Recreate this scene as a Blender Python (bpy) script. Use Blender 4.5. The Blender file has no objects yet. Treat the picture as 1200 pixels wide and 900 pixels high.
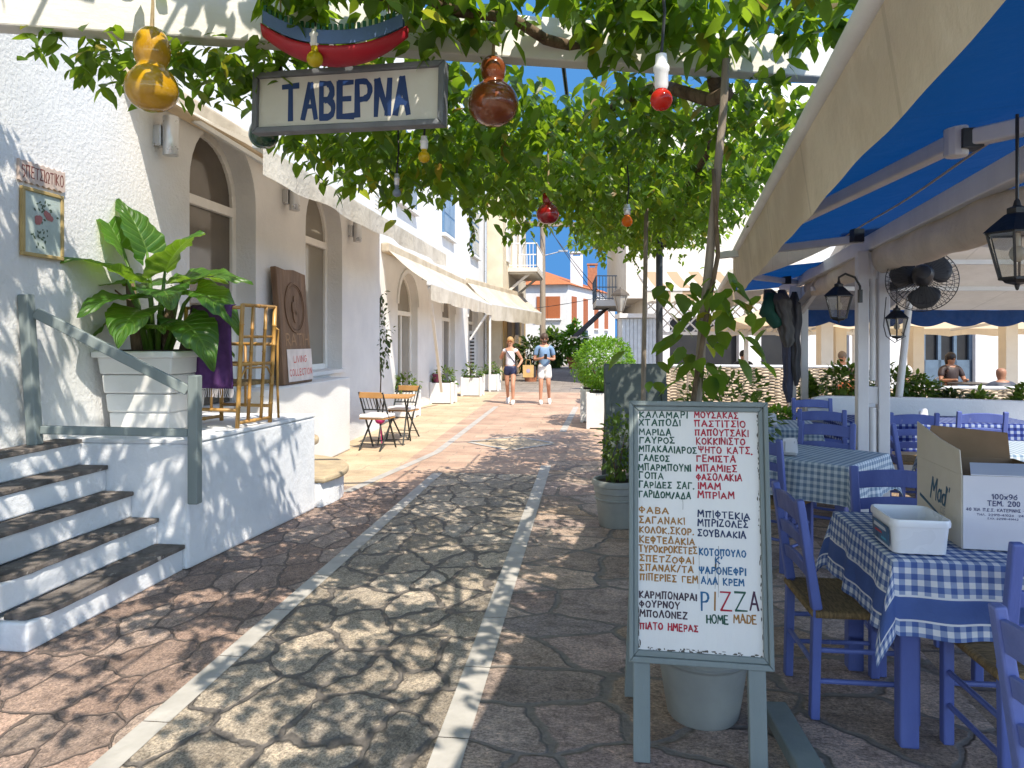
import bpy, bmesh, math, random
from mathutils import Vector, Matrix, noise, Euler
R = math.radians
random.seed(7)
scene = bpy.context.scene
# ------------------------------------------------------------------ camera, sky, sun, exposure
TH = R(6.05)                                   # the street runs along +Y; the camera looks 6 degrees to its left
CAMH = 1.6; FPX = 850.0; HOR = 398.0
FW = Vector((-math.sin(TH), math.cos(TH), 0)); RT = Vector((math.cos(TH), math.sin(TH), 0))
cd = bpy.data.cameras.new('camera'); cam = bpy.data.objects.new('camera', cd)
scene.collection.objects.link(cam); scene.camera = cam
cam.location = (0, 0, CAMH); cam.rotation_euler = (R(90), 0, TH)
cd.sensor_width = 36; cd.lens = FPX / 1200 * 36; cd.shift_y = -52 / 1200
cd.clip_start = 0.05; cd.clip_end = 3000
SUN = Vector((0.74, -0.95, 1.65)).normalized()
w = bpy.data.worlds.new('World'); scene.world = w; w.use_nodes = True
wn = w.node_tree
sky = wn.nodes.new('ShaderNodeTexSky'); sky.sky_type = 'NISHITA'; sky.sun_disc = False
sky.sun_elevation = math.asin(SUN.z); sky.sun_rotation = math.atan2(SUN.x, SUN.y)
sky.air_density = 0.9; sky.dust_density = 0.0; sky.ozone_density = 3.5
hs = wn.nodes.new('ShaderNodeHueSaturation'); hs.inputs['Saturation'].default_value = .80
wn.links.new(sky.outputs[0], hs.inputs['Color']); wn.links.new(hs.outputs[0], wn.nodes['Background'].inputs[0])
wn.nodes['Background'].inputs[1].default_value = 0.15
sl = bpy.data.lights.new('sun', 'SUN'); so = bpy.data.objects.new('sun', sl); scene.collection.objects.link(so)
sl.energy = 2.8; sl.angle = R(0.55); sl.color = (1.0, 0.91, 0.77)
so.rotation_euler = (-SUN).to_track_quat('-Z', 'Y').to_euler(); so.location = (8, -10, 20)
vs = scene.view_settings
scene.display_settings.display_device = 'sRGB'
vs.view_transform = 'Standard'; vs.look = 'None'; vs.gamma = 1; vs.use_curve_mapping = False
vs.exposure = 1.42
cy = scene.cycles
scene.render.engine = 'CYCLES'
cy.use_denoising = True
try: cy.denoiser = 'OPENIMAGEDENOISE'
except Exception: pass
cy.max_bounces = 8; cy.diffuse_bounces = 4; cy.glossy_bounces = 3; cy.transmission_bounces = 4; cy.transparent_max_bounces = 8
cy.caustics_reflective = False; cy.caustics_refractive = False

# ------------------------------------------------------------------ coordinates
def W(X, d, z=0.0):
    "camera-aligned metres (right, ahead, up) to world"
    p = RT * X + FW * d
    return Vector((p.x, p.y, z))
def P(px, py, d):
    "a point d metres ahead seen at photo pixel px,py"
    return W((px - 600) / FPX * d, d, CAMH - (py - HOR) / FPX * d)
def G(px, py, z=0.0):
    "the point of the level z seen at photo pixel px,py"
    return P(px, py, FPX * (CAMH - z) / (py - HOR))
def HD(deg):
    "rotation about z of something facing deg to the right of the camera's axis"
    return TH - R(deg)

# ------------------------------------------------------------------ mesh builder
class MB:
    def __init__(s): s.v = []; s.f = []; s.m = []; s.uv = {}
    def add(s, vs, fs, m=0, uvs=None):
        o = len(s.v)
        s.v += [Vector(p) for p in vs]
        for i, f in enumerate(fs):
            if uvs: s.uv[len(s.f)] = [uvs[k] for k in f]
            s.f.append(tuple(k + o for k in f)); s.m.append(m)
        return s
    def box(s, c, size, rot=None, m=0, taper=1.0):
        hx, hy, hz = size[0] / 2, size[1] / 2, size[2] / 2
        vs = []
        for z in (-1, 1):
            t = taper if z > 0 else 1.0
            for x, y in ((-1, -1), (1, -1), (1, 1), (-1, 1)):
                p = Vector((x * hx * t, y * hy * t, z * hz))
                if rot is not None: p = rot @ p
                vs.append(p + Vector(c))
        return s.add(vs, [(3, 2, 1, 0), (4, 5, 6, 7), (0, 1, 5, 4), (1, 2, 6, 5), (2, 3, 7, 6), (3, 0, 4, 7)], m)
    def bx(s, x0, x1, y0, y1, z0, z1, m=0):
        return s.box(((x0 + x1) / 2, (y0 + y1) / 2, (z0 + z1) / 2), (abs(x1 - x0), abs(y1 - y0), abs(z1 - z0)), None, m)
    def bar(s, a, b, w, h, up=(0, 0, 1), m=0, w2=None, h2=None):
        "a rectangular bar from a to b, w across, h along up"
        a = Vector(a); b = Vector(b); d = (b - a).normalized(); up = Vector(up)
        if abs(d.dot(up)) > 0.95: up = Vector((0, 1, 0)) if abs(d.y) < 0.9 else Vector((1, 0, 0))
        x = d.cross(up).normalized(); u = x.cross(d).normalized()
        w2 = w if w2 is None else w2; h2 = h if h2 is None else h2
        vs = []
        for p, ww, hh in ((a, w, h), (b, w2, h2)):
            for i, j in ((-1, -1), (1, -1), (1, 1), (-1, 1)): vs.append(p + x * i * ww / 2 + u * j * hh / 2)
        return s.add(vs, [(3, 2, 1, 0), (4, 5, 6, 7), (0, 1, 5, 4), (1, 2, 6, 5), (2, 3, 7, 6), (3, 0, 4, 7)], m)
    def tube(s, pts, r, n=8, m=0, cap=True):
        pts = [Vector(p) for p in pts]; k = len(pts)
        rs = r if isinstance(r, (list, tuple)) else [r] * k
        d0 = (pts[1] - pts[0]).normalized()
        ref = Vector((0, 0, 1)) if abs(d0.z) < 0.9 else Vector((1, 0, 0))
        x = d0.cross(ref).normalized(); vs = []
        for i, p in enumerate(pts):
            d = (pts[min(i + 1, k - 1)] - pts[max(i - 1, 0)]).normalized()
            x = (x - d * x.dot(d)).normalized(); y = d.cross(x)
            for j in range(n):
                a = 2 * math.pi * j / n
                vs.append(p + (x * math.cos(a) + y * math.sin(a)) * rs[i])
        fs = []
        for i in range(k - 1):
            for j in range(n):
                j2 = (j + 1) % n
                fs.append((i * n + j, i * n + j2, (i + 1) * n + j2, (i + 1) * n + j))
        if cap: fs += [tuple(range(n - 1, -1, -1)), tuple((k - 1) * n + j for j in range(n))]
        return s.add(vs, fs, m)
    def lathe(s, prof, c=(0, 0, 0), n=24, m=0, axis=None):
        "profile of (radius, height) turned about z"
        c = Vector(c); vs = []
        for r, z in prof:
            for j in range(n):
                a = 2 * math.pi * j / n
                p = Vector((r * math.cos(a), r * math.sin(a), z))
                if axis is not None: p = axis @ p
                vs.append(c + p)
        fs = []
        for i in range(len(prof) - 1):
            for j in range(n):
                j2 = (j + 1) % n
                fs.append((i * n + j, i * n + j2, (i + 1) * n + j2, (i + 1) * n + j))
        if prof[0][0] > 1e-4: fs.append(tuple(range(n - 1, -1, -1)))
        if prof[-1][0] > 1e-4: fs.append(tuple((len(prof) - 1) * n + j for j in range(n)))
        return s.add(vs, fs, m)
    def ball(s, c, r, n=16, m=0, rot=None):
        rx, ry, rz = r if isinstance(r, (list, tuple)) else (r, r, r)
        vs = []; k = max(6, n // 2); c = Vector(c)
        for i in range(k + 1):
            t = math.pi * i / k
            for j in range(n):
                a = 2 * math.pi * j / n
                p = Vector((rx * math.sin(t) * math.cos(a), ry * math.sin(t) * math.sin(a), -rz * math.cos(t)))
                if rot is not None: p = rot @ p
                vs.append(c + p)
        fs = []
        for i in range(k):
            for j in range(n):
                j2 = (j + 1) % n
                fs.append((i * n + j, i * n + j2, (i + 1) * n + j2, (i + 1) * n + j))
        return s.add(vs, fs, m)
    def prism(s, poly, o, u, v, t, m=0):
        "polygon in the plane o + u,v extruded t along u x v"
        o = Vector(o); u = Vector(u); v = Vector(v); nrm = u.cross(v).normalized(); n = len(poly)
        vs = [o + u * a + v * b for a, b in poly] + [o + u * a + v * b + nrm * t for a, b in poly]
        fs = [tuple(range(n - 1, -1, -1)), tuple(range(n, 2 * n))]
        fs += [(i, (i + 1) % n, n + (i + 1) % n, n + i) for i in range(n)]
        return s.add(vs, fs, m)
    def grid(s, fn, nu, nv, m=0, uvfn=None):
        vs = [fn(i / nu, j / nv) for j in range(nv + 1) for i in range(nu + 1)]
        uv = [uvfn(i / nu, j / nv) if uvfn else (i / nu, j / nv) for j in range(nv + 1) for i in range(nu + 1)]
        fs = [(j * (nu + 1) + i, j * (nu + 1) + i + 1, (j + 1) * (nu + 1) + i + 1, (j + 1) * (nu + 1) + i) for j in range(nv) for i in range(nu)]
        return s.add(vs, fs, m, uv)
    def build(s, name, mats, parent=None, world=False, smooth=False, bevel=0, solid=0, angle=40, seg=2):
        me = bpy.data.meshes.new(name)
        off = parent.matrix_basis.inverted() if (world and parent is not None) else None
        me.from_pydata([(off @ p) if off is not None else p for p in s.v], [], s.f)
        if not isinstance(mats, (list, tuple)): mats = [mats]
        for k in mats: me.materials.append(k)
        me.polygons.foreach_set('material_index', s.m)
        if s.uv:
            lay = me.uv_layers.new(name='UVMap')
            for i, p in enumerate(me.polygons):
                q = s.uv.get(i)
                if q:
                    for k, li in enumerate(p.loop_indices): lay.data[li].uv = q[k]
        me.polygons.foreach_set('use_smooth', [bool(smooth)] * len(me.polygons))
        me.update()
        if smooth and smooth != 'all':
            try: me.set_sharp_from_angle(angle=R(angle))
            except Exception: pass
        o = bpy.data.objects.new(name, me); scene.collection.objects.link(o)
        if parent is not None: o.parent = parent
        if solid:
            md = o.modifiers.new('solid', 'SOLIDIFY'); md.thickness = solid; md.offset = 0
        if bevel:
            md = o.modifiers.new('bevel', 'BEVEL'); md.width = bevel; md.segments = seg; md.limit_method = 'ANGLE'; md.angle_limit = R(35)
        return o

def tag(o, label=None, cat=None, group=None, kind=None):
    if label: o['label'] = label
    if cat: o['category'] = cat
    if group: o['group'] = group
    if kind: o['kind'] = kind
    return o
def thing(name, label, cat, loc=(0, 0, 0), rz=0.0, group=None):
    o = bpy.data.objects.new(name, None); scene.collection.objects.link(o)
    o.location = loc; o.rotation_euler = (0, 0, rz); o.empty_display_size = 0.1
    o.matrix_basis = Matrix.Translation(Vector(loc)) @ Matrix.Rotation(rz, 4, 'Z')
    return tag(o, label, cat, group)
def copy_tree(o, parent=None):
    c = o.copy(); scene.collection.objects.link(c)
    if parent is not None: c.parent = parent
    for ch in [k for k in scene.objects if k.parent == o]: copy_tree(ch, c)
    return c
def place(proto, first, loc, rz, label, group=None):
    o = proto if first else copy_tree(proto)
    o.location = loc; o.rotation_euler = (0, 0, rz); o['label'] = label
    if group: o['group'] = group
    return o

# ------------------------------------------------------------------ materials
def newmat(name):
    m = bpy.data.materials.new(name); m.use_nodes = True
    nt = m.node_tree; nt.nodes.clear()
    out = nt.nodes.new('ShaderNodeOutputMaterial')
    return m, nt, out
def nd(nt, t, **kw):
    n = nt.nodes.new(t)
    for k, v in kw.items():
        if k.startswith('i_'):
            key = k[2:]
            n.inputs[int(key) if key.isdigit() else key.replace('_', ' ')].default_value = v
        else: setattr(n, k, v)
    return n
def c4(c): return (c[0], c[1], c[2], 1)
def ramp(nt, fac, stops, interp='LINEAR'):
    r = nt.nodes.new('ShaderNodeValToRGB'); r.color_ramp.interpolation = interp
    e = r.color_ramp.elements
    while len(e) < len(stops): e.new(0.5)
    for k, (p, c) in enumerate(stops):
        e[k].position = p; e[k].color = c4(c) if len(c) == 3 else c
    nt.links.new(fac, r.inputs[0]); return r.outputs[0]
def mixc(nt, fac, a, b, mode='MIX'):
    n = nt.nodes.new('ShaderNodeMix'); n.data_type = 'RGBA'; n.blend_type = mode
    for idx, val in ((0, fac), (6, a), (7, b)):
        if hasattr(val, 'links') or isinstance(val, bpy.types.NodeSocket): nt.links.new(val, n.inputs[idx])
        else: n.inputs[idx].default_value = val if idx == 0 else c4(val)
    return n.outputs[2]
def math_(nt, op, a, b=None, c=None):
    n = nt.nodes.new('ShaderNodeMath'); n.operation = op
    for i, v in enumerate((a, b, c)):
        if v is None: continue
        if isinstance(v, bpy.types.NodeSocket): nt.links.new(v, n.inputs[i])
        else: n.inputs[i].default_value = v
    return n.outputs[0]
def coords(nt, kind='Object', scale=(1, 1, 1), rot=(0, 0, 0)):
    tc = nt.nodes.new('ShaderNodeTexCoord'); mp = nt.nodes.new('ShaderNodeMapping')
    nt.links.new(tc.outputs[kind], mp.inputs[0]); mp.inputs['Scale'].default_value = scale; mp.inputs['Rotation'].default_value = rot
    return mp.outputs[0]
def nz(nt, vec, scale, detail=4, rough=0.55, dist=0.0):
    n = nt.nodes.new('ShaderNodeTexNoise'); n.inputs['Scale'].default_value = scale; n.inputs['Detail'].default_value = detail
    n.inputs['Roughness'].default_value = rough; n.inputs['Distortion'].default_value = dist
    if vec is not None: nt.links.new(vec, n.inputs['Vector'])
    return n.outputs[0]
def bump(nt, h, strength, dist=0.01):
    b = nt.nodes.new('ShaderNodeBump'); b.inputs['Strength'].default_value = strength; b.inputs['Distance'].default_value = dist
    nt.links.new(h, b.inputs['Height']); return b.outputs[0]
def bsdf(nt, out, col, rough=0.6, spec=0.4, normal=None, metal=0.0, trans=None, tfac=0.0, coat=0.0):
    p = nt.nodes.new('ShaderNodeBsdfPrincipled')
    for key, val in (('Base Color', col), ('Roughness', rough)):
        if isinstance(val, bpy.types.NodeSocket): nt.links.new(val, p.inputs[key])
        else: p.inputs[key].default_value = c4(val) if key == 'Base Color' else val
    p.inputs['Specular IOR Level'].default_value = spec; p.inputs['Metallic'].default_value = metal
    p.inputs['Coat Weight'].default_value = coat
    if normal is not None: nt.links.new(normal, p.inputs['Normal'])
    sh = p.outputs[0]
    if trans is not None:
        t = nt.nodes.new('ShaderNodeBsdfTranslucent')
        if isinstance(trans, bpy.types.NodeSocket): nt.links.new(trans, t.inputs[0])
        else: t.inputs[0].default_value = c4(trans)
        mx = nt.nodes.new('ShaderNodeMixShader'); mx.inputs[0].default_value = tfac
        nt.links.new(sh, mx.inputs[1]); nt.links.new(t.outputs[0], mx.inputs[2]); sh = mx.outputs[0]
    nt.links.new(sh, out.inputs[0]); return p
def pm(name, a, b=None, sc=6, rough=0.6, bs=0.0, bsc=60, spec=0.4, metal=0.0, stretch=(1, 1, 1), lo=0.35, hi=0.68, trans=None, tfac=0.0, wear=None, wsc=14, wlo=0.62, bd=0.01, coat=0.0, seams=0):
    "procedural paint, plaster, wood, cloth: two tones of noise, optional wear spots, optional bump"
    m, nt, out = newmat(name)
    v = coords(nt, 'Object', stretch)
    b = b or tuple(x * 0.8 for x in a)
    col = ramp(nt, nz(nt, v, sc, 6), [(lo, b), (hi, a)])
    if wear:
        f = ramp(nt, nz(nt, v, wsc, 8, 0.7), [(wlo, (0, 0, 0)), (wlo + 0.05, (1, 1, 1))])
        col = mixc(nt, f, col, wear)
    hh = nz(nt, v, bsc, 5, 0.6) if bs else None
    if seams:
        tcs = nt.nodes.new('ShaderNodeTexCoord'); sxs = nt.nodes.new('ShaderNodeSeparateXYZ'); nt.links.new(tcs.outputs['UV'], sxs.inputs[0])
        sf_ = math_(nt, 'LESS_THAN', math_(nt, 'FRACT', math_(nt, 'MULTIPLY_ADD', sxs.outputs[0], float(seams), .37)), .022)
        col = mixc(nt, math_(nt, 'MULTIPLY', sf_, .45), col, tuple(x * .45 for x in a)); hh = math_(nt, 'ADD', hh, math_(nt, 'MULTIPLY', sf_, .3))
        st_ = ramp(nt, nz(nt, v, 1.1, 7, .7), [(.42, (.74, .72, .68)), (.58, (1, 1, 1))]); col = mixc(nt, .7, col, st_, 'MULTIPLY')
    nrm = bump(nt, hh, bs, bd) if bs else None
    rg = ramp(nt, nz(nt, v, sc * 2.3, 3), [(0.3, (max(0.02, rough - .1),) * 3), (0.7, (min(1, rough + .08),) * 3)])
    bsdf(nt, out, col, rg, spec, nrm, metal, trans, tfac, coat)
    return m

def paving(name, stones, mortar, scale, mw=0.035, stretch=(1, 1, 1), speck=0.5, bs=0.6, rot=0.0, wob=0.10, seed=0.0):
    "irregular stone paving: voronoi stones, recessed mortar, grain"
    m, nt, out = newmat(name)
    v = coords(nt, 'Object', stretch, (0, 0, rot))
    dn = nt.nodes.new('ShaderNodeTexNoise'); dn.inputs['Scale'].default_value = 2.3; dn.inputs['Detail'].default_value = 3
    nt.links.new(v, dn.inputs['Vector'])
    sub = nd(nt, 'ShaderNodeVectorMath', operation='SUBTRACT'); nt.links.new(dn.outputs['Color'], sub.inputs[0]); sub.inputs[1].default_value = (.5 - seed, .5 + seed * .7, .5)
    sc_ = nd(nt, 'ShaderNodeVectorMath', operation='SCALE'); nt.links.new(sub.outputs[0], sc_.inputs[0]); sc_.inputs[3].default_value = wob * 2.2
    dn2 = nt.nodes.new('ShaderNodeTexNoise'); dn2.inputs['Scale'].default_value = 14; dn2.inputs['Detail'].default_value = 3
    nt.links.new(v, dn2.inputs['Vector'])
    sub2 = nd(nt, 'ShaderNodeVectorMath', operation='SUBTRACT'); nt.links.new(dn2.outputs['Color'], sub2.inputs[0]); sub2.inputs[1].default_value = (.5, .5, .5)
    sc2 = nd(nt, 'ShaderNodeVectorMath', operation='SCALE'); nt.links.new(sub2.outputs[0], sc2.inputs[0]); sc2.inputs[3].default_value = wob * .42
    ad = nd(nt, 'ShaderNodeVectorMath', operation='ADD'); nt.links.new(v, ad.inputs[0]); nt.links.new(sc_.outputs[0], ad.inputs[1])
    ad2 = nd(nt, 'ShaderNodeVectorMath', operation='ADD'); nt.links.new(ad.outputs[0], ad2.inputs[0]); nt.links.new(sc2.outputs[0], ad2.inputs[1])
    vv = ad2.outputs[0]
    ve = nd(nt, 'ShaderNodeTexVoronoi', feature='DISTANCE_TO_EDGE', voronoi_dimensions='2D'); ve.inputs['Scale'].default_value = scale; nt.links.new(vv, ve.inputs['Vector'])
    vc = nd(nt, 'ShaderNodeTexVoronoi', feature='F1', voronoi_dimensions='2D'); vc.inputs['Scale'].default_value = scale; nt.links.new(vv, vc.inputs['Vector'])
    sep = nt.nodes.new('ShaderNodeSeparateColor'); nt.links.new(vc.outputs['Color'], sep.inputs[0])
    n = len(stones)
    col = ramp(nt, sep.outputs[0], [(i / (n - 1), c) for i, c in enumerate(stones)])
    # value per stone, cloudy stains, grain
    col = mixc(nt, 1.0, col, ramp(nt, sep.outputs[1], [(0, (.72,) * 3), (1, (1.18,) * 3)]), 'MULTIPLY')
    col = mixc(nt, 1.0, col, ramp(nt, nz(nt, v, 6, 8, .72), [(.32, (.62, .60, .58)), (.5, (1, 1, 1)), (.68, (1.32, 1.28, 1.22))]), 'MULTIPLY')
    col = mixc(nt, speck * .8, col, ramp(nt, nz(nt, v, 26, 8, .78, .6), [(.40, (.5, .49, .48)), (.5, (1, 1, 1)), (.62, (1.35, 1.3, 1.22))]), 'MULTIPLY')
    gr = nz(nt, v, 85, 6, .75)
    col = mixc(nt, speck, col, ramp(nt, gr, [(.36, (.35, .34, .33)), (.5, (.95,) * 3), (.66, (1.6, 1.58, 1.5))]), 'MULTIPLY')
    col = mixc(nt, .8, col, ramp(nt, nz(nt, v, .9, 5, .6), [(.34, (.70, .68, .66)), (.6, (1.12, 1.1, 1.08))]), 'MULTIPLY')
    # mortar width varies
    wv = math_(nt, 'MULTIPLY_ADD', nz(nt, v, 4, 3), mw * 2.2, mw * 0.1)
    e = math_(nt, 'DIVIDE', ve.outputs['Distance'], wv)
    mask = ramp(nt, e, [(.62, (0, 0, 0)), (1.0, (1, 1, 1))])
    mcol = mixc(nt, .8, mortar, ramp(nt, nz(nt, v, 30, 6, .7), [(.3, (.6,) * 3), (.7, (1.3,) * 3)]), 'MULTIPLY')
    col = mixc(nt, mask, mcol, col); col = mixc(nt, 1.0, col, (1.26, 1.22, 1.19), 'MULTIPLY')
    dome = ramp(nt, e, [(.3, (0, 0, 0)), (.9, (.55,) * 3), (1.0, (.7,) * 3)], 'EASE')
    h = math_(nt, 'ADD', math_(nt, 'MULTIPLY', dome, 1.0), math_(nt, 'MULTIPLY', nz(nt, v, 11, 10, .72), 1.3))
    h = math_(nt, 'ADD', h, math_(nt, 'MULTIPLY', gr, .22))
    rg = ramp(nt, nz(nt, v, 9, 4), [(.3, (.55,) * 3), (.7, (.85,) * 3)])
    bsdf(nt, out, col, rg, .3, bump(nt, h, bs, .035))
    return m

def slabs(name, a, b, mortar, bw, bh, off=.5, msize=.012, bs=.4):
    "rows of roughly squared slabs"
    m, nt, out = newmat(name)
    v = coords(nt, 'Object')
    dn = nt.nodes.new('ShaderNodeTexNoise'); dn.inputs['Scale'].default_value = 3.0; nt.links.new(v, dn.inputs['Vector'])
    sub = nd(nt, 'ShaderNodeVectorMath', operation='SUBTRACT'); nt.links.new(dn.outputs['Color'], sub.inputs[0]); sub.inputs[1].default_value = (.5, .5, .5)
    sc_ = nd(nt, 'ShaderNodeVectorMath', operation='SCALE'); nt.links.new(sub.outputs[0], sc_.inputs[0]); sc_.inputs[3].default_value = .16
    ad = nd(nt, 'ShaderNodeVectorMath', operation='ADD'); nt.links.new(v, ad.inputs[0]); nt.links.new(sc_.outputs[0], ad.inputs[1])
    br = nt.nodes.new('ShaderNodeTexBrick'); nt.links.new(ad.outputs[0], br.inputs['Vector'])
    br.offset = off; br.inputs['Color1'].default_value = c4(a); br.inputs['Color2'].default_value = c4(b); br.inputs['Mortar'].default_value = c4(mortar)
    br.inputs['Scale'].default_value = 1; br.inputs['Brick Width'].default_value = bw; br.inputs['Row Height'].default_value = bh
    br.inputs['Mortar Size'].default_value = msize; br.inputs['Mortar Smooth'].default_value = .3; br.inputs['Bias'].default_value = -.1
    col = mixc(nt, 1.0, br.outputs[0], ramp(nt, nz(nt, v, 1.7, 7, .68), [(.3, (.68, .66, .64)), (.7, (1.22, 1.2, 1.16))]), 'MULTIPLY')
    col = mixc(nt, .45, col, ramp(nt, nz(nt, v, 60, 6, .7), [(.35, (.5,) * 3), (.65, (1.35,) * 3)]), 'MULTIPLY')
    h = math_(nt, 'ADD', math_(nt, 'MULTIPLY', br.outputs['Fac'], -1.0), math_(nt, 'MULTIPLY', nz(nt, v, 9, 7, .65), .8))
    bsdf(nt, out, col, .7, .3, bump(nt, h, bs, .015))
    return m

def gingham(name, white, mid, dark, p=.048, band=None):
    m, nt, out = newmat(name)
    tc = nt.nodes.new('ShaderNodeTexCoord'); sx = nt.nodes.new('ShaderNodeSeparateXYZ'); nt.links.new(tc.outputs['UV'], sx.inputs[0])
    ss = []
    for k in (0, 1):
        fr = math_(nt, 'FRACT', math_(nt, 'DIVIDE', math_(nt, 'ADD', sx.outputs[k], 10.0), p))
        ss.append(math_(nt, 'GREATER_THAN', fr, .5))
    val = math_(nt, 'MULTIPLY', math_(nt, 'ADD', ss[0], ss[1]), .5)
    col = ramp(nt, val, [(0, white), (.4, mid), (.9, dark)], 'CONSTANT')
    if band:
        mx = math_(nt, 'MAXIMUM', math_(nt, 'ABSOLUTE', sx.outputs[0]), math_(nt, 'ABSOLUTE', sx.outputs[1]))
        inb = math_(nt, 'MULTIPLY', math_(nt, 'GREATER_THAN', mx, band[0]), math_(nt, 'LESS_THAN', mx, band[1]))
        ine = math_(nt, 'MULTIPLY', math_(nt, 'GREATER_THAN', mx, band[0] - .008), math_(nt, 'LESS_THAN', mx, band[1] + .008))
        col = mixc(nt, ine, col, white); col = mixc(nt, inb, col, dark)
    v = coords(nt, 'Object')
    col = mixc(nt, 1.0, col, ramp(nt, nz(nt, v, 7, 5), [(.3, (.88,) * 3), (.7, (1.06,) * 3)]), 'MULTIPLY')
    wv = math_(nt, 'ADD', math_(nt, 'MULTIPLY', nz(nt, coords(nt, 'UV', (420, 420, 1)), 1.0, 2), .06), nz(nt, coords(nt, 'UV', (5, 8, 1), (0, 0, .5)), 1.0, 5, .55, .8))
    bsdf(nt, out, col, .85, .15, bump(nt, wv, .55, .03), trans=col, tfac=.12)
    return m

def leafmat(name, stops, tcol, tfac=.42, rough=.42, spec=.45, bsc=90):
    "leaf: hue differs from leaf to leaf, light comes through"
    m, nt, out = newmat(name)
    g = nt.nodes.new('ShaderNodeNewGeometry')
    v = coords(nt, 'Object')
    col = ramp(nt, g.outputs['Random Per Island'], stops)
    col = mixc(nt, .7, col, ramp(nt, nz(nt, v, 38, 3), [(.3, (.75,) * 3), (.7, (1.2,) * 3)]), 'MULTIPLY')
    t = mixc(nt, 1.0, mixc(nt, .5, col, tcol), (1.9, 2.0, 1.2), 'MULTIPLY')
    bsdf(nt, out, col, rough, spec, bump(nt, nz(nt, v, bsc, 2), .3, .004), trans=t, tfac=tfac)
    return m
M = {}
M['stucco'] = pm('white_stucco', (.70, .70, .695), (.615, .62, .625), 1.6, .85, .5, 30, .2, wear=(.58, .58, .58), wsc=3.2, wlo=.64, bd=.018)
M['plaster'] = pm('white_plaster', (.72, .72, .71), (.635, .635, .63), 1.5, .85, .35, 40, .2, wear=(.58, .575, .56), wsc=2.6, wlo=.66, bd=.012)
M['lime'] = pm('limewash', (.75, .76, .785), (.62, .64, .68), 2.6, .85, .45, 22, .2, wear=(.5, .5, .48), wsc=6, wlo=.7, bd=.015)
M['cream_wall'] = pm('cream_wall', (.70, .62, .47), (.60, .52, .39), 2.5, .85, .3, 30, .2)
M['beige_wall'] = pm('beige_wall', (.70, .65, .57), (.61, .56, .49), 2.5, .85, .3, 30, .2)
M['yellow_wall'] = pm('ochre_wall', (.55, .38, .17), (.46, .31, .14), 2.5, .85, .3, 30, .2)
M['frame_white'] = pm('frame_white', (.78, .77, .74), (.70, .69, .66), 6, .5, .1, 60)
M['glass_dark'] = pm('dark_pane', (.13, .11, .09), (.07, .06, .05), 1.1, .06, 0, 1, .5)
M['glass_grey'] = pm('curtained_pane', (.23, .21, .17), (.19, .175, .145), 1.1, .08, 0, 1, .5)
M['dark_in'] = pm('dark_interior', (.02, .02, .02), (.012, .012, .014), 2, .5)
M['blue_shutter'] = pm('blue_shutter', (.10, .20, .33), (.08, .16, .28), 9, .6)
M['bluegrey_door'] = pm('bluegrey_door', (.10, .15, .21), (.08, .12, .17), 5, .5)
M['orange_shutter'] = pm('orange_shutter', (.42, .13, .045), (.33, .10, .035), 9, .6, .4, 60, stretch=(1, 1, 12))
M['tread'] = pm('worn_tread', (.22, .19, .17), (.09, .08, .075), 7, .85, .8, 35, .2, wear=(.36, .33, .30), wsc=10, wlo=.6, bd=.02)
M['cream_stone'] = pm('cream_stone', (.50, .40, .26), (.36, .29, .2), 6, .8, .5, 30, .2)
M['sage_paint'] = pm('sage_grey_paint', (.215, .25, .25), (.17, .205, .205), 5, .6, .35, 50, .35, stretch=(1, 1, .25), wear=(.07, .075, .075), wsc=9, wlo=.70)
M['dark_sage'] = pm('dark_grey_board', (.085, .105, .10), (.07, .085, .085), 5, .6, .1, 50)
M['board_white'] = pm('board_white', (.76, .75, .72), (.66, .655, .64), 3, .55, .25, 30, .35, stretch=(1, 1, .3), wear=(.40, .37, .33), wsc=11, wlo=.70)
M['sign_face'] = pm('sign_face', (.62, .60, .55), (.54, .52, .47), 3, .55, .2, 30)
M['sign_frame'] = pm('grey_frame_paint', (.17, .18, .20), (.12, .13, .145), 6, .6, .3, 40)
M['beam_white'] = pm('beam_white', (.76, .75, .72), (.66, .65, .62), 3, .6, .3, 35, .3, stretch=(.3, 1, 1), wear=(.45, .42, .38), wsc=9, wlo=.7)
M['post_white'] = pm('post_white', (.70, .70, .70), (.60, .60, .61), 4, .55, .2, 40, .35, stretch=(1, 1, .25), wear=(.34, .33, .32), wsc=11, wlo=.7)
M['metal_white'] = pm('white_metal', (.72, .72, .71), (.64, .64, .63), 5, .4, .1, 40, .5)
M['alu'] = pm('brushed_metal', (.55, .56, .58), (.48, .49, .5), 5, .35, 0, 1, .5, .6)
M['awn_cream'] = pm('cream_awning', (.76, .70, .59), (.69, .63, .52), 2.2, .85, .6, 14, .15, trans=(.74, .64, .50), tfac=.30, bd=.03, seams=7)
M['awn_blue'] = pm('blue_awning', (.006, .045, .165), (.004, .036, .135), 1.3, .85, .6, 9, .15, trans=(.003, .05, .19), tfac=.36, bd=.03, seams=7)
M['awn_valance'] = pm('cream_valance', (.74, .66, .52), (.66, .58, .45), 2.2, .85, .6, 9, .15, trans=(.62, .50, .33), tfac=.36, bd=.03, seams=7)
M['awn_white'] = pm('offwhite_canvas', (.60, .58, .54), (.52, .50, .47), 1.5, .85, .6, 6, .15, trans=(.58, .53, .46), tfac=.22, bd=.03, seams=7)
M['market_cream'] = pm('cream_canvas', (.80, .69, .52), (.74, .62, .46), 1.5, .85, .6, 6, .15, trans=(.86, .70, .48), tfac=.52, seams=7)
M['roll_cloth'] = pm('rolled_canvas', (.66, .59, .49), (.52, .46, .38), 3, .7, .6, 10, .25, bd=.03)
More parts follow.
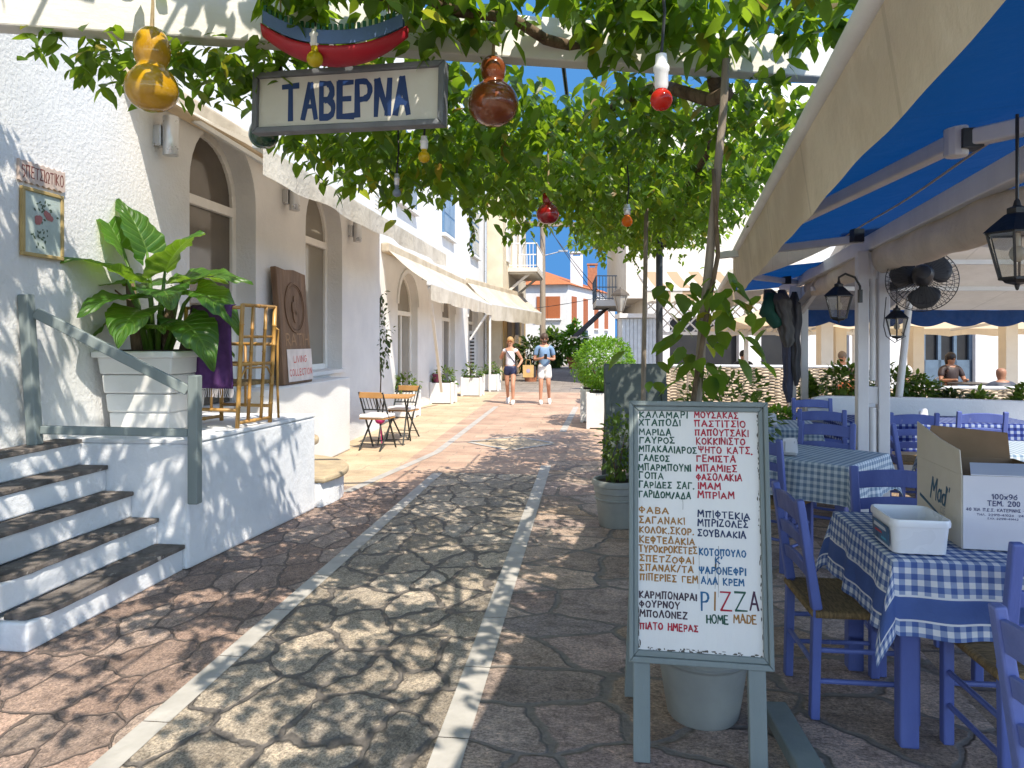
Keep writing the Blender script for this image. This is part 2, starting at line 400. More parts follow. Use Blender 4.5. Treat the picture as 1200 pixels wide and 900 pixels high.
M['blue_paint'] = pm('blue_chair_paint', (.105, .145, .40), (.078, .108, .325), 7, .5, .35, 40, .4, stretch=(1, 1, .3), wear=(.20, .22, .40), wsc=13, wlo=.64)
M['blue_light'] = pm('pale_blue_paint', (.16, .205, .49), (.125, .165, .42), 5, .45, .2, 40, .4, wear=(.05, .06, .2), wsc=13, wlo=.70)
M['rush'] = pm('rush_weave', (.34, .23, .11), (.17, .12, .06), 30, .8, .9, 45, .2, stretch=(1, 4, 1), bd=.02)
M['gingham'] = gingham('gingham_blue', (.76, .77, .80), (.29, .36, .55), (.085, .14, .36), .045, (.55, .635))
M['gingham_pale'] = gingham('gingham_pale', (.64, .70, .73), (.38, .47, .55), (.17, .25, .36), .045)
M['gingham_navy'] = gingham('gingham_navy', (.30, .36, .50), (.05, .08, .27), (.015, .025, .14), .06)
M['black_iron'] = pm('black_iron', (.014, .014, .016), (.009, .009, .01), 12, .45, .2, 60, .5)
M['dark_plastic'] = pm('dark_plastic', (.03, .03, .034), (.022, .022, .025), 9, .4)
M['lamp_glass'] = pm('frosted_lamp_glass', (.62, .60, .54), (.52, .50, .45), 5, .15, 0, 1, .5, trans=(.7, .66, .58), tfac=.4)
M['pole_wood'] = pm('weathered_pole', (.30, .25, .20), (.19, .155, .12), 6, .85, .7, 30, .2, stretch=(3, 3, .35), bd=.01)
M['bark'] = pm('vine_bark', (.21, .15, .10), (.09, .065, .045), 14, .9, .9, 25, .15, stretch=(2, 2, .5), bd=.02)
M['card_cream'] = pm('carton_cream', (.64, .59, .50), (.57, .52, .44), 3, .75, .15, 30, .25)
M['card_white'] = pm('carton_white', (.66, .66, .70), (.61, .61, .655), 3, .7, .1, 30, .25)
M['card_brown'] = pm('carton_brown', (.26, .17, .10), (.21, .14, .08), 5, .85, .2, 30)
M['tub'] = pm('white_tub_plastic', (.74, .76, .79), (.71, .73, .76), 2, .3, 0, 1, .5)
M['label_blue'] = pm('tub_label', (.05, .16, .30), (.02, .06, .14), 12, .4)
M['pot_grey'] = pm('grey_pot', (.30, .32, .30), (.23, .245, .235), 4, .5, .15, 40, .4, wear=(.18, .18, .16), wsc=6, wlo=.68)
M['pot_white'] = pm('white_pot', (.74, .73, .71), (.66, .655, .64), 3, .55, .15, 40)
M['terracotta'] = pm('terracotta', (.42, .17, .085), (.33, .13, .065), 5, .8, .2, 40)
M['soil'] = pm('soil', (.05, .035, .025), (.025, .018, .013), 30, .95, .8, 40)
M['bamboo'] = pm('bamboo', (.50, .28, .07), (.33, .17, .045), 7, .4, .2, 40, .5, stretch=(1, 1, .4))
M['purple'] = pm('purple_towel', (.105, .045, .15), (.075, .032, .11), 14, .95, .5, 120, .1)
M['fringe'] = pm('pale_fringe', (.6, .56, .58), None, 20, .9)
M['plank'] = pm('carved_plank', (.22, .13, .075), (.12, .068, .04), 4, .6, .5, 24, .35, stretch=(3, 3, .3), bd=.01)
M['plank_light'] = pm('gold_letter', (.36, .21, .10), (.2, .11, .05), 8, .5, .3, 40)
M['teak'] = pm('teak', (.46, .25, .085), (.36, .18, .06), 6, .55, .2, 40, .4, stretch=(1, 6, 1))
M['cushion'] = pm('white_cushion', (.78, .74, .72), (.70, .66, .64), 6, .9, .3, 40)
M['lettuce'] = leafmat('bright_shrub_leaf', [(0, (.045, .12, .012)), (.6, (.10, .22, .02)), (1, (.17, .30, .03))], (.25, .40, .03), .4)
M['hedge'] = leafmat('shrub_leaf', [(0, (.03, .07, .015)), (.6, (.06, .12, .025)), (1, (.12, .17, .04))], (.22, .30, .04), .4)
M['darkleaf'] = leafmat('dark_shrub_leaf', [(0, (.014, .03, .012)), (.6, (.03, .06, .02)), (1, (.06, .07, .03))], (.1, .15, .03), .3)
M['vine'] = leafmat('vine_leaf', [(0, (.013, .042, .010)), (.35, (.024, .068, .012)), (.72, (.042, .10, .015)), (.92, (.085, .145, .02)), (.97, (.26, .21, .03)), (1, (.20, .09, .025))], (.32, .44, .03), .48, .38)
M['taro'] = leafmat('elephant_ear_leaf', [(0, (.035, .13, .012)), (1, (.075, .20, .02))], (.30, .46, .03), .38, .35)
def ribleaf(name, a, b, vein, tcol):
    m, nt, out = newmat(name); g = nt.nodes.new('ShaderNodeNewGeometry'); oi = nt.nodes.new('ShaderNodeObjectInfo')
    tc = nt.nodes.new('ShaderNodeTexCoord'); sx = nt.nodes.new('ShaderNodeSeparateXYZ'); nt.links.new(tc.outputs['UV'], sx.inputs[0])
    k = math_(nt, 'ABSOLUTE', math_(nt, 'MULTIPLY_ADD', sx.outputs[0], 2.0, -1.0)); s_ = math_(nt, 'SUBTRACT', sx.outputs[1], math_(nt, 'MULTIPLY', k, .28))
    fr = math_(nt, 'ABSOLUTE', math_(nt, 'SUBTRACT', math_(nt, 'FRACT', math_(nt, 'MULTIPLY_ADD', s_, 8.0, 4.0)), .5))
    vn = math_(nt, 'MAXIMUM', ramp(nt, fr, [(.03, (1, 1, 1)), (.10, (0, 0, 0))]), ramp(nt, k, [(.02, (1, 1, 1)), (.07, (0, 0, 0))]))
    col = ramp(nt, oi.outputs['Random'], [(0, a), (1, b)])
    col = mixc(nt, .8, col, ramp(nt, nz(nt, coords(nt, 'Object'), 16, 5), [(.3, (.65,) * 3), (.7, (1.25,) * 3)]), 'MULTIPLY')
    col = mixc(nt, math_(nt, 'MULTIPLY', vn, .55), col, vein)
    t = mixc(nt, 1.0, mixc(nt, .5, col, tcol), (1.7, 1.8, 1.1), 'MULTIPLY')
    bsdf(nt, out, col, .36, .45, bump(nt, math_(nt, 'ADD', fr, math_(nt, 'MULTIPLY', vn, -.4)), .8, .012), trans=t, tfac=.34); return m
M['taro'] = ribleaf('elephant_ear_leaf', (.028, .10, .012), (.06, .16, .02), (.16, .28, .06), (.28, .42, .03))
M['stem'] = pm('green_stem', (.10, .19, .03), (.06, .13, .02), 8, .5)
M['rooftile'] = pm('orange_tiles', (.50, .18, .075), (.36, .12, .05), 12, .85, .8, 5, .15, bd=.05)
M['util_wood'] = pm('utility_wood', (.36, .30, .24), (.27, .22, .17), 4, .9, .4, 20, stretch=(2, 2, .2))
M['wicker'] = None
M['skin'] = pm('skin', (.52, .27, .17), (.45, .225, .14), 8, .5, .1, 60, .4)
M['skin_tan'] = pm('tanned_skin', (.36, .17, .095), (.30, .14, .08), 8, .5, .1, 60, .4)
M['rope'] = pm('twine', (.42, .33, .2), (.3, .23, .13), 30, .9)
M['wire'] = pm('cable', (.02, .02, .022), None, 4, .6)
M['napkin'] = pm('napkin_paper', (.78, .78, .80), (.72, .72, .75), 8, .9)

def paint(name, c, rough=.55): 
    if name not in M: M[name] = pm(name, c, tuple(x * .82 for x in c), 9, rough, .15, 50)
    return M[name]

# ================================================================== SETTING: ground and paving
def sheet(name, pts, z, mat, kind='structure'):
    mb = MB(); mb.add([(p[0], p[1], z) for p in pts], [tuple(range(len(pts)))])
    return tag(mb.build(name, mat), kind=kind)
M['ground'] = pm('dusty_ground', (.30, .26, .21), (.22, .19, .155), 1.2, .9, .4, 20, .2)
sheet('ground', [(-700, -700), (700, -700), (700, 1200), (-700, 1200)], -.012, M['ground'])
PIT = (.052, .048, .043)
M['pave_left'] = paving('red_brown_stone', [(.25, .20, .18), (.33, .25, .215), (.36, .265, .225), (.29, .24, .215), (.36, .295, .26)], (.15, .12, .105), 3.2, .036, (1.25, .85, 1), .85, .9, .0, .12)
M['pave_mid'] = paving('grey_tan_stone', [(.28, .26, .23), (.35, .315, .265), (.39, .35, .295), (.31, .295, .27), (.43, .38, .315)], (.135, .125, .115), 3.2, .058, (1.1, .82, 1), .9, .9, .25, .14, .2)
M['pave_right'] = paving('mauve_stone', [(.36, .285, .27), (.40, .335, .315), (.42, .34, .285), (.335, .295, .295), (.43, .335, .26)], (.20, .185, .17), 2.35, .044, (.78, 1.1, 1), .85, 1.0, .1, .10, .3)
M['pave_terrace_shaded'] = paving('shade_browned_stone', [(.25, .19, .15), (.30, .235, .18), (.34, .265, .20), (.27, .21, .17)], (.12, .10, .085), 2.3, .040, (.9, 1.0, 1), .85, .95, .4, .10, .4)  # same stone as the right paving, its shade worked into the darker brown
M['slab_pink'] = slabs('pink_slabs', (.44, .30, .23), (.52, .38, .29), (.36, .28, .22), .62, .30)
M['slab_gold'] = slabs('golden_slabs', (.52, .41, .28), (.57, .46, .33), (.42, .34, .25), .8, .36)
M['slab_shaded_grey'] = slabs('shaded_grey_slabs', (.26, .23, .21), (.33, .29, .25), (.17, .15, .135), .6, .35)  # greyish far slabs, with the street end's shade mixed into their colour
M['band'] = pm('pale_marble_band', (.46, .44, .41), (.35, .335, .31), 5, .6, .35, 30, .35, wear=(.22, .2, .18), wsc=9, wlo=.66)
YN = 7.7
m_, nt, out = newmat('deep_blue_sky'); em = nt.nodes.new('ShaderNodeEmission'); em.inputs[0].default_value = (.040, .128, .29, 1); nt.links.new(em.outputs[0], out.inputs[0])
mb = MB()
def skyfn(u, v): a = R(-70 + 140 * u); e = R(-3 + 41 * v); return RT * (900 * math.sin(a) * math.cos(e)) + FW * (900 * math.cos(a) * math.cos(e)) + Vector((0, 0, 900 * math.sin(e)))
mb.grid(skyfn, 48, 16); tag(mb.build('sky', m_, None, smooth='all'), kind='structure')
sheet('street_paving', [(-6.5, -6), (-1.80, -6), (-1.80, YN), (-6.5, YN)], .0, M['pave_left'])
sheet('street_paving', [(-1.80, -6), (-.54, -6), (-.54, YN + .9), (-1.80, YN + .9)], .0, M['pave_mid'])
sheet('street_paving', [(-.54, -6), (1.25, -6), (1.95, 9.6), (-.54, 9.6)], .0, M['pave_right'])
sheet('terrace_paving', [(1.25, -6), (16, -6), (18, 40), (3.6, 40), (1.95, 9.6)], .0, M['pave_terrace_shaded'])
sheet('street_paving', [(-2.35, YN), (-1.80, YN), (-1.80, YN + .9), (-.54, YN + .9), (-.54, 9.6), (1.95, 9.6), (2.2, 22), (-2.7, 22)], .0, M['slab_pink'])
sheet('street_paving', [(-6.5, YN), (-2.35, YN), (-2.7, 22), (-6.5, 22)], .0, M['slab_gold'])
sheet('street_paving', [(-6.5, 22), (2.2, 22), (3.6, 60), (-6.5, 60)], .0, M['slab_pink'] if False else M['slab_shaded_grey'])
def band(pts, wd, z=.004):
    mb = MB()
    for a, b in zip(pts[:-1], pts[1:]):
        a = Vector((a[0], a[1], 0)); b = Vector((b[0], b[1], 0)); d = (b - a).normalized(); n = Vector((d.y, -d.x, 0)) * wd / 2
        L = (b - a).length; k = max(1, int(L / .62))
        for i in range(k):
            g = .003
            p = a + d * (L * i / k + g); q = a + d * (L * (i + 1) / k - g)
            mb.add([p - n, p + n, q + n, q - n], [(0, 1, 2, 3)])
    for v in mb.v: v.z = z
    return tag(mb.build('street_band', M['band']), kind='structure')
band([(-.54, -6), (-.54, 9.2)], .125)
band([(-1.80, -6), (-1.80, YN + .85)], .115)
a, b = G(405, 577), G(512, 530); band([(a.x, a.y), (b.x, b.y), (-2.2, 17.2)], .11)
band([(-.45, 12.6), (-.3, 17.3)], .12, .004)
a, b = G(768, 590), G(770, 540)
dm = [G(547, 518), G(597, 528), G(652, 520), G(605, 512)]
sheet('street_paving', dm, .004, M['slab_gold'])
for i in range(4):
    p, q = dm[i], dm[(i + 1) % 4]
    dd = (q - p).normalized() * .07
    band([(p.x + dd.x, p.y + dd.y), (q.x - dd.x, q.y - dd.y)], .08, .008)
# drain grate in the street
mb = MB(); o = G(640, 495)
for k in range(9): mb.bx(o.x - .22 + k * .05, o.x - .2 + k * .05, o.y - .14, o.y + .14, .001, .007)

# ================================================================== white house on the left with the arched door and window
def arch_pts(u0, u1, vs, n=14, flat=1.0):
    c = (u0 + u1) / 2; r = (u1 - u0) / 2
    return [(c - r * math.cos(math.pi * i / n), vs + r * flat * math.sin(math.pi * i / n)) for i in range(n + 1)]
def arch_wall(mb, o, u, L, H, T, ops, m=0):
    "wall in plane o+u*s, z up; thickness T behind (to the left of u seen from above is inside); ops: (u0,u1,v0,spring,flat)"
    o = Vector(o); u = Vector(u).normalized(); v = Vector((0, 0, 1)); cur = 0
    def pr(poly): mb.prism(poly, o, u, v, -T, m)
    for (u0, u1, v0, sp, fl) in ops:
        if u0 > cur: pr([(cur, 0), (u0, 0), (u0, H), (cur, H)])
        if v0 > 0: pr([(u0, 0), (u1, 0), (u1, v0), (u0, v0)])
        if fl > 0: pr([(u0, H)] + arch_pts(u0, u1, sp, 16, fl) + [(u1, H)])
        else: pr([(u0, H), (u0, sp), (u1, sp), (u1, H)])
        cur = u1
    if cur < L: pr([(cur, 0), (L, 0), (L, H), (cur, H)])

def arched_unit(parent, kind, o, u, u0, u1, v0, trans, sp, depth, flat=1.0, pane='glass_dark', fw=.075, split=True):
    "frame with an arched light above a transom; part of its house"
    o = Vector(o); u = Vector(u).normalized(); v = Vector((0, 0, 1)); n = u.cross(v).normalized()   # n points out of the wall
    oo = o - n * depth
    fr = MB()
    outer = [(u0, v0)] + arch_pts(u0, u1, sp, 16, flat) + [(u1, v0)]
    inner = [(u0 + fw, v0)] + arch_pts(u0 + fw, u1 - fw, sp, 16, flat) + [(u1 - fw, v0)]
    for i in range(len(outer) - 1):
        fr.prism([outer[i], outer[i + 1], inner[i + 1], inner[i]], oo, u, v, .07)
    fr.prism([(u0 + fw, trans - .05), (u1 - fw, trans - .05), (u1 - fw, trans + .05), (u0 + fw, trans + .05)], oo + n * .005, u, v, .075)
    if v0 > 1.0: fr.prism([(u0 + fw, v0), (u1 - fw, v0), (u1 - fw, v0 + .08), (u0 + fw, v0 + .08)], oo + n * .003, u, v, .06)
    if split:
        c = (u0 + u1) / 2
        fr.prism([(c - .04, v0 + .08), (c + .04, v0 + .08), (c + .04, trans - .05), (c - .04, trans - .05)], oo + n * .003, u, v, .06)
    f = fr.build(kind, M['frame_white'], parent, True, bevel=.006)
    pn = MB(); pn.prism([(u0 + .01, v0 + .01)] + arch_pts(u0 + .01, u1 - .01, sp, 16, flat) + [(u1 - .01, v0 + .01)], oo + n * .02, u, v, .012)
    pn.build('pane', M[pane], f, True) if False else None
    g = pn.build('pane', M[pane], None)
    g.parent = f; off = parent.matrix_basis.inverted()
    g.data.transform(off)
    return f

XA = -3.75
hA = thing('white_house', 'white stuccoed house with arched door and window behind the steps and terrace', 'house', (XA, 6, 0))
mb = MB()
Y0 = -4.0
arch_wall(mb, (XA, Y0, 0), (0, 1, 0), 12.75 - Y0, 8.5, .45,
          [(6.49 - Y0, 7.86 - Y0, .9, 3.1, 1.0), (9.31 - Y0, 10.75 - Y0, 1.16, 3.1, 1.0)])
mb.bx(-9.5, XA - .46, Y0, 12.74, 0, 8.49)
mb.build('wall', M['stucco'], hA, True)
mb = MB(); mb.bx(XA + .001, -3.45, 7.35, 10.24, 0, 1.06); mb.build('plinth', M['plaster'], hA, True, bevel=.02)
arched_unit(hA, 'door', (XA, Y0, 0), (0, 1, 0), 6.49 - Y0, 7.86 - Y0, .9, 3.02, 3.1, .30, 1.0, 'glass_dark', .085, False)
arched_unit(hA, 'window', (XA, Y0, 0), (0, 1, 0), 9.31 - Y0, 10.75 - Y0, 1.16, 3.02, 3.1, .30, 1.0, 'glass_grey', .085, False)
mb = MB(); mb.bx(XA - .29, XA + .05, 9.28, 10.78, 1.10, 1.158); mb.build('window_sill', M['plaster'], hA, True, bevel=.008)
mb = MB(); mb.bx(-9.6, XA + .12, Y0 - .1, 12.75, 8.5, 8.7); mb.build('roof', M['plaster'], hA, True)
# air vent on the upper wall
mb = MB(); p = P(440, 212, 10.5)
mb.bx(XA + .002, XA + .05, p.y + 2.0, p.y + 2.45, p.z - .1, p.z + .35)
for k in range(6): mb.bx(XA + .05, XA + .065, p.y + 2.03, p.y + 2.42, p.z - .07 + k * .07, p.z - .05 + k * .07)
mb.build('vent', M['frame_white'], hA, True)

# second house, further along the street
XB = -3.95
hB = thing('white_house', 'white two storey house with arched shop doors and blue window shutters beyond the terrace', 'house', (XB, 18, 0))
mb = MB(); D1 = (14.75, 16.5); D2 = (19.35, 21.2); D3 = (23.6, 25.6)
arch_wall(mb, (XB, 12.76, 0), (0, 1, 0), 14.6, 8.6, .4,
          [(a_ - 12.76, b_ - 12.76, .05, 2.35, .8) for a_, b_ in (D1, D2, D3)])
mb.bx(-9.5, XB - .41, 12.77, 27.35, 0, 8.59)
mb.build('wall', M['plaster'], hB, True)
for i, (a_, b_) in enumerate((D1, D2, D3)):
    arched_unit(hB, 'door', (XB, 12.76, 0), (0, 1, 0), a_ - 12.76, b_ - 12.76, .05, 2.18, 2.35, .22, .8, 'glass_dark' if i else 'glass_grey', .09, True)
    mb = MB()
    pts = arch_pts(a_ - .1, b_ + .1, 2.35, 16, .82); pin = arch_pts(a_ - .002, b_ + .002, 2.35, 16, .8)
    for k in range(16): mb.prism([pts[k], pts[k + 1], pin[k + 1], pin[k]], (XB + .002, 0, 0), (0, 1, 0), (0, 0, 1), .03)
    mb.build('arch_trim', M['plaster'], hB, True)
def shutter_window(parent, x, ya, yb, za, zb, mat):
    mb = MB(); mb.bx(x + .002, x + .06, ya, yb, za, zb)
    f = mb.build('window', M[mat], parent, True, bevel=.008)
    g = MB()
    h = (zb - za - .24) / 3; wd = (yb - ya - .21) / 2
    for i in range(2):
        for j in range(3):
            g.bx(x + .061, x + .066, ya + .07 + i * (wd + .07), ya + .07 + i * (wd + .07) + wd, za + .06 + j * (h + .06), za + .06 + j * (h + .06) + h)
    o = g.build('pane', M['glass_pale'], None); o.parent = f; o.data.transform(parent.matrix_basis.inverted())
    s = MB(); s.bx(x + .001, x + .12, ya - .06, yb + .06, za - .09, za - .002); s.build('window_sill', M['plaster'], parent, True)
M['glass_pale'] = pm('pale_pane', (.32, .38, .42), (.24, .30, .34), 2, .08, 0, 1, .6)  # pale blue-grey panes of the upper windows
shutter_window(hB, XB, 19.3, 20.9, 4.5, 6.1, 'blue_shutter')
shutter_window(hB, XB, 24.0, 25.6, 4.5, 6.1, 'blue_shutter')
shutter_window(hB, XB, 14.6, 16.2, 4.5, 6.1, 'blue_shutter')
mb = MB(); mb.bx(-9.6, XB + .1, 12.76, 27.4, 8.6, 8.8); mb.build('roof', M['plaster'], hB, True)
mb = MB(); mb.tube([(XB + .07, 27.15, 0.05), (XB + .07, 27.15, 8.4)], .055, 10)
for z in (1, 3, 5, 7): mb.lathe([(.066, z), (.066, z + .06)], (XB + .07, 27.15, 0), 10)
mb.build('drainpipe', M['alu'], hB, True, smooth=True)

# ------------------------------------------------------------------ cream house with the balcony
hC = thing('cream_house', 'cream house with a white railed balcony beyond the white houses', 'house', (-3.3, 32, 0))
mb = MB(); mb.bx(-9, -3.35, 27.8, 38, 0, 3.2); mb.bx(-9, -3.3, 27.75, 38, 3.2, 9.5); mb.build('wall', M['cream_wall'], hC, True)
mb = MB(); mb.bx(-3.349, -3.30, 28.2, 37.9, .05, 2.9); mb.build('shopfront', M['yellow_wall'], hC, True)
for y in (29.2, 32.2, 35.2):
    mb = MB(); mb.bx(-3.299, -3.26, y, y + 1.5, .1, 2.5); f = mb.build('door', M['pole_wood'], hC, True, bevel=.01)
for y in (29.0, 31.7, 34.4):
    mb = MB(); mb.bx(-3.299, -3.24, y, y + 1.0, 4.75, 6.9); mb.build('shutter', M['frame_white'], hC, True)
bal = MB(); by0, by1, bz = 29.6, 33.6, 4.55
bal.bx(-3.298, -2.1, by0, by1, bz - .16, bz)
for y in (by0 + .4, by1 - .4): bal.bar((-3.29, y, bz - .9), (-2.4, y, bz - .17), .08, .1)
for k in range(8): bal.bx(-3.29, -2.15, by0 + .2 + k * .5, by0 + .28 + k * .5, bz - .24, bz - .165)
bo = bal.build('balcony', M['beige_wall'], hC, True)
rl = MB()
for p, q in (((-3.25, by0 + .03), (-2.13, by0 + .03)), ((-2.13, by0 + .03), (-2.13, by1 - .03)), ((-3.25, by1 - .03), (-2.13, by1 - .03))):
    rl.bar((*p, bz + 1.0), (*q, bz + 1.0), .05, .05); rl.bar((*p, bz + .1), (*q, bz + .1), .03, .03)
    L = math.hypot(q[0] - p[0], q[1] - p[1]); n = int(L / .14)
    for i in range(n + 1):
        t = i / n; rl.bar((p[0] + (q[0] - p[0]) * t, p[1] + (q[1] - p[1]) * t, bz), (p[0] + (q[0] - p[0]) * t, p[1] + (q[1] - p[1]) * t, bz + 1.0), .02, .02, (0, 1, 0))
o = rl.build('railing', M['metal_white'], None); o.parent = bo; o.data.transform(hC.matrix_basis.inverted())
mb = MB(); mb.bx(-9.1, -3.1, 27.75, 38.1, 9.5, 9.7); mb.build('roof', M['cream_wall'], hC, True)

# ------------------------------------------------------------------ white house with the orange roof closing the street
p0 = W(3.55, 46)            # near corner
def hw(a, b): return p0 + Vector((a, b, 0))
hD = thing('white_house', 'white house with orange tiled roof and orange shutters at the street end', 'house', p0)
uL = (W(-4.5, 47.5) - p0).normalized(); uR = (W(8.2, 58) - p0).normalized()
def quadwall(mb, a, b, z0, z1, t=.3):
    a = Vector(a); b = Vector(b); u = (b - a); L = u.length; u = u.normalized()
    mb.prism([(0, z0), (L, z0), (L, z1), (0, z1)], Vector((a.x, a.y, 0)), u, (0, 0, 1), t)
mb = MB(); eL = p0 + uL * 8.5; eR = p0 + uR * 13; eB = eL + (eR - p0)
fl = [(q.x, q.y) for q in (p0, eR, eB, eL)]
mb.prism(fl, (0, 0, 0), (1, 0, 0), (0, 1, 0), 5.1); mb.build('wall', M['plaster'], hD, True)
rf = MB(); cen = (p0 + eB) / 2
top1 = (p0 + eL) / 2 + (eR - p0) * .32; top2 = (p0 + eL) / 2 + (eR - p0) * .7
ov = 1.045
q4 = [cen + (Vector((x, y, 0)) - cen) * ov for x, y in fl]
base = [Vector((q.x, q.y, 5.1)) for q in q4]; tt = [Vector((top1.x, top1.y, 6.75)), Vector((top2.x, top2.y, 6.75))]
rf.add(base + tt, [(0, 1, 5, 4), (1, 2, 5), (2, 3, 4, 5), (3, 0, 4), (3, 2, 1, 0)])
ro = rf.build('roof', M['rooftile'], hD, True)
for fr, sz, ht, cm in ((.30, .42, 7.6, 'plaster'), (.62, .35, 7.2, 'terracotta')):
    c = p0 + uR * 13 * fr - Vector((uR.y, -uR.x, 0)) * .55
    mb = MB(); mb.bx(c.x - sz, c.x + sz, c.y - sz, c.y + sz, 5.0, ht - .3); mb.bx(c.x - sz * 1.15, c.x + sz * 1.15, c.y - sz * 1.15, c.y + sz * 1.15, ht - .1, ht)
    for i in (-1, 1):
        for j in (-1, 1): mb.bx(c.x + i * sz * .8 - .08, c.x + i * sz * .8 + .08, c.y + j * sz * .8 - .08, c.y + j * sz * .8 + .08, ht - .3, ht - .1)
    o = mb.build('chimney', M[cm], None); o.parent = ro; o.data.transform(hD.matrix_basis.inverted())
def face_window(parent, a, u, s0, s1, z0, z1, mat, name='window'):
    n = u.cross(Vector((0, 0, 1))).normalized()
    if n.dot(-FW) < 0: n = -n
    A = a + n * .03; mb = MB(); c = A + u * (s0 + s1) / 2
    rot = Matrix((u, n, Vector((0, 0, 1)))).transposed()
    mb.box((c.x, c.y, (z0 + z1) / 2), (s1 - s0, .08, z1 - z0), rot)
    if s1 - s0 > 1: mb.box((c.x + n.x * .045, c.y + n.y * .045, (z0 + z1) / 2), (.05, .05, z1 - z0), rot)
    f = mb.build(name, M[mat], parent, True)
    s = MB(); s.box((c.x + n.x * .05, c.y + n.y * .05, z0 - .06), (s1 - s0 + .2, .16, .1), rot)
    o = s.build('sill', M['plaster'], None); o.parent = f; o.data.transform(parent.matrix_basis.inverted())
face_window(hD, p0, uL, .3, 2.05, 3.25, 4.6 - .02, 'orange_shutter') if False else None
face_window(hD, p0, uL, .5, 2.0, 2.95, 4.35, 'orange_shutter')
face_window(hD, p0, uL, 4.2, 5.7, 2.95, 4.35, 'orange_shutter')
for s in (.8, 3.6, 6.5, 9.5): face_window(hD, p0, uR, s, s + 1.0, 2.4, 4.4, 'orange_shutter')
face_window(hD, p0, uR, 3.4, 4.6, .05, 2.2, 'bluegrey_door', 'door')

# ------------------------------------------------------------------ right side: beige house with balconies, white blocks behind the terraces
q0 = W(3.92, 27)
hE = thing('beige_house', 'beige house with overhanging storey and small balconies on the right of the street', 'house', q0)
mb = MB(); cpts = [W(4.52, 25), W(10.12, 25), W(10.12, 36), W(5.22, 36)]
mb.prism([(q.x, q.y) for q in cpts], (0, 0, 0), (1, 0, 0), (0, 1, 0), 3.0); mb.build('wall', M['beige_wall'], hE, True)
mb = MB(); cpts = [W(3.87, 24.6), W(10.22, 24.6), W(10.22, 36), W(4.72, 36)]
mb.prism([(q.x, q.y) for q in cpts], (0, 0, 3.0), (1, 0, 0), (0, 1, 0), 6.0); mb.build('upper_storey', M['beige_wall'], hE, True)
for z in (3.2, 6.0):
    mb = MB(); a_, b_ = W(3.67, 33), W(4.92, 33); c_, d_ = W(4.92, 29), W(3.37, 29)
    mb.prism([(q.x, q.y) for q in (d_, c_, b_, a_)], (0, 0, z - .25), (1, 0, 0), (0, 1, 0), .25)
    bo = mb.build('balcony', M['plaster'], hE, True)
    rl = MB(); pts = [c_, d_, a_]
    for p, q in zip(pts[:-1], pts[1:]):
        for zz in (.05, .5, .95): rl.bar((p.x, p.y, z + zz), (q.x, q.y, z + zz), .04, .04)
        for i in range(13):
            e = p.lerp(q, i / 12); rl.bar((e.x, e.y, z), (e.x, e.y, z + .95), .025, .025, (0, 1, 0))
    o = rl.build('railing', M['bluegrey_door'], None); o.parent = bo; o.data.transform(hE.matrix_basis.inverted())
mb = MB(); 
for k in range(3):
    c = W(4.87 + k * 1.7, 24.97); mb.box((c.x, c.y, 1.15), (1.1, .06, 2.2), Matrix.Rotation(TH, 3, 'Z'))
mb.build('doors', M['dark_in'], hE, True)
q0 = W(9, 30)
hG = thing('white_house', 'tall white house rising behind the vine and the lattice on the right', 'house', q0)
mb = MB(); cpts = [W(7.2, 26.6), W(30, 26.6), W(30, 36), W(7.2, 36)]
mb.prism([(q.x, q.y) for q in cpts], (0, 0, 0), (1, 0, 0), (0, 1, 0), 11); mb.build('wall', M['plaster'], hG, True)
for k in range(4):
    for zz in (4.2, 7.4):
        c = W(9 + k * 4.2, 26.57); mb = MB(); mb.box((c.x, c.y, zz + .8), (1.2, .1, 1.6), Matrix.Rotation(TH, 3, 'Z'))
        mb.build('window', M['blue_shutter'], hG, True)
# restaurant front at the back of the far terrace
q0 = W(10, 23)
hF = thing('restaurant_front', 'low white restaurant front with dark doorways behind the wicker fence', 'building', q0)
RZ = Matrix.Rotation(TH, 3, 'Z')
mb = MB(); opens = [(5.0, 7.2), (7.9, 9.0), (9.7, 10.7), (12.6, 14.7), (16.3, 18.6)]
cur = 4.3
for a_, b_ in opens + [(22, 22)]:
    c = W((cur + a_) / 2, 23.2); mb.box((c.x, c.y, 1.6), (a_ - cur, .4, 3.2), RZ); cur = b_
for a_, b_ in opens:
    c = W((a_ + b_) / 2, 23.2); mb.box((c.x, c.y, 2.75), (b_ - a_, .4, .9), RZ)
mb.build('wall', M['plaster'], hF, True)
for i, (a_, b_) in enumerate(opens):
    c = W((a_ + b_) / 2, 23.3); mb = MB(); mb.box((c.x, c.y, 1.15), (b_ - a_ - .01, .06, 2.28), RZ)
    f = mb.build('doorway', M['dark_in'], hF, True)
    if i >= 2:
        fr = MB(); k = 2 if i == 2 else 4
        for j in range(k + 1):
            c = W(a_ + .05 + (b_ - a_ - .1) * j / k, 23.2); fr.box((c.x, c.y, 1.15), (.1, .09, 2.28), RZ)
        for z in (.5, 2.2):
            c = W((a_ + b_) / 2, 23.19); fr.box((c.x, c.y, z), (b_ - a_, .07, .12 if z > 1 else .9), RZ)
        o = fr.build('door_frame', M['bluegrey_door'], None); o.parent = f; o.data.transform(hF.matrix_basis.inverted())
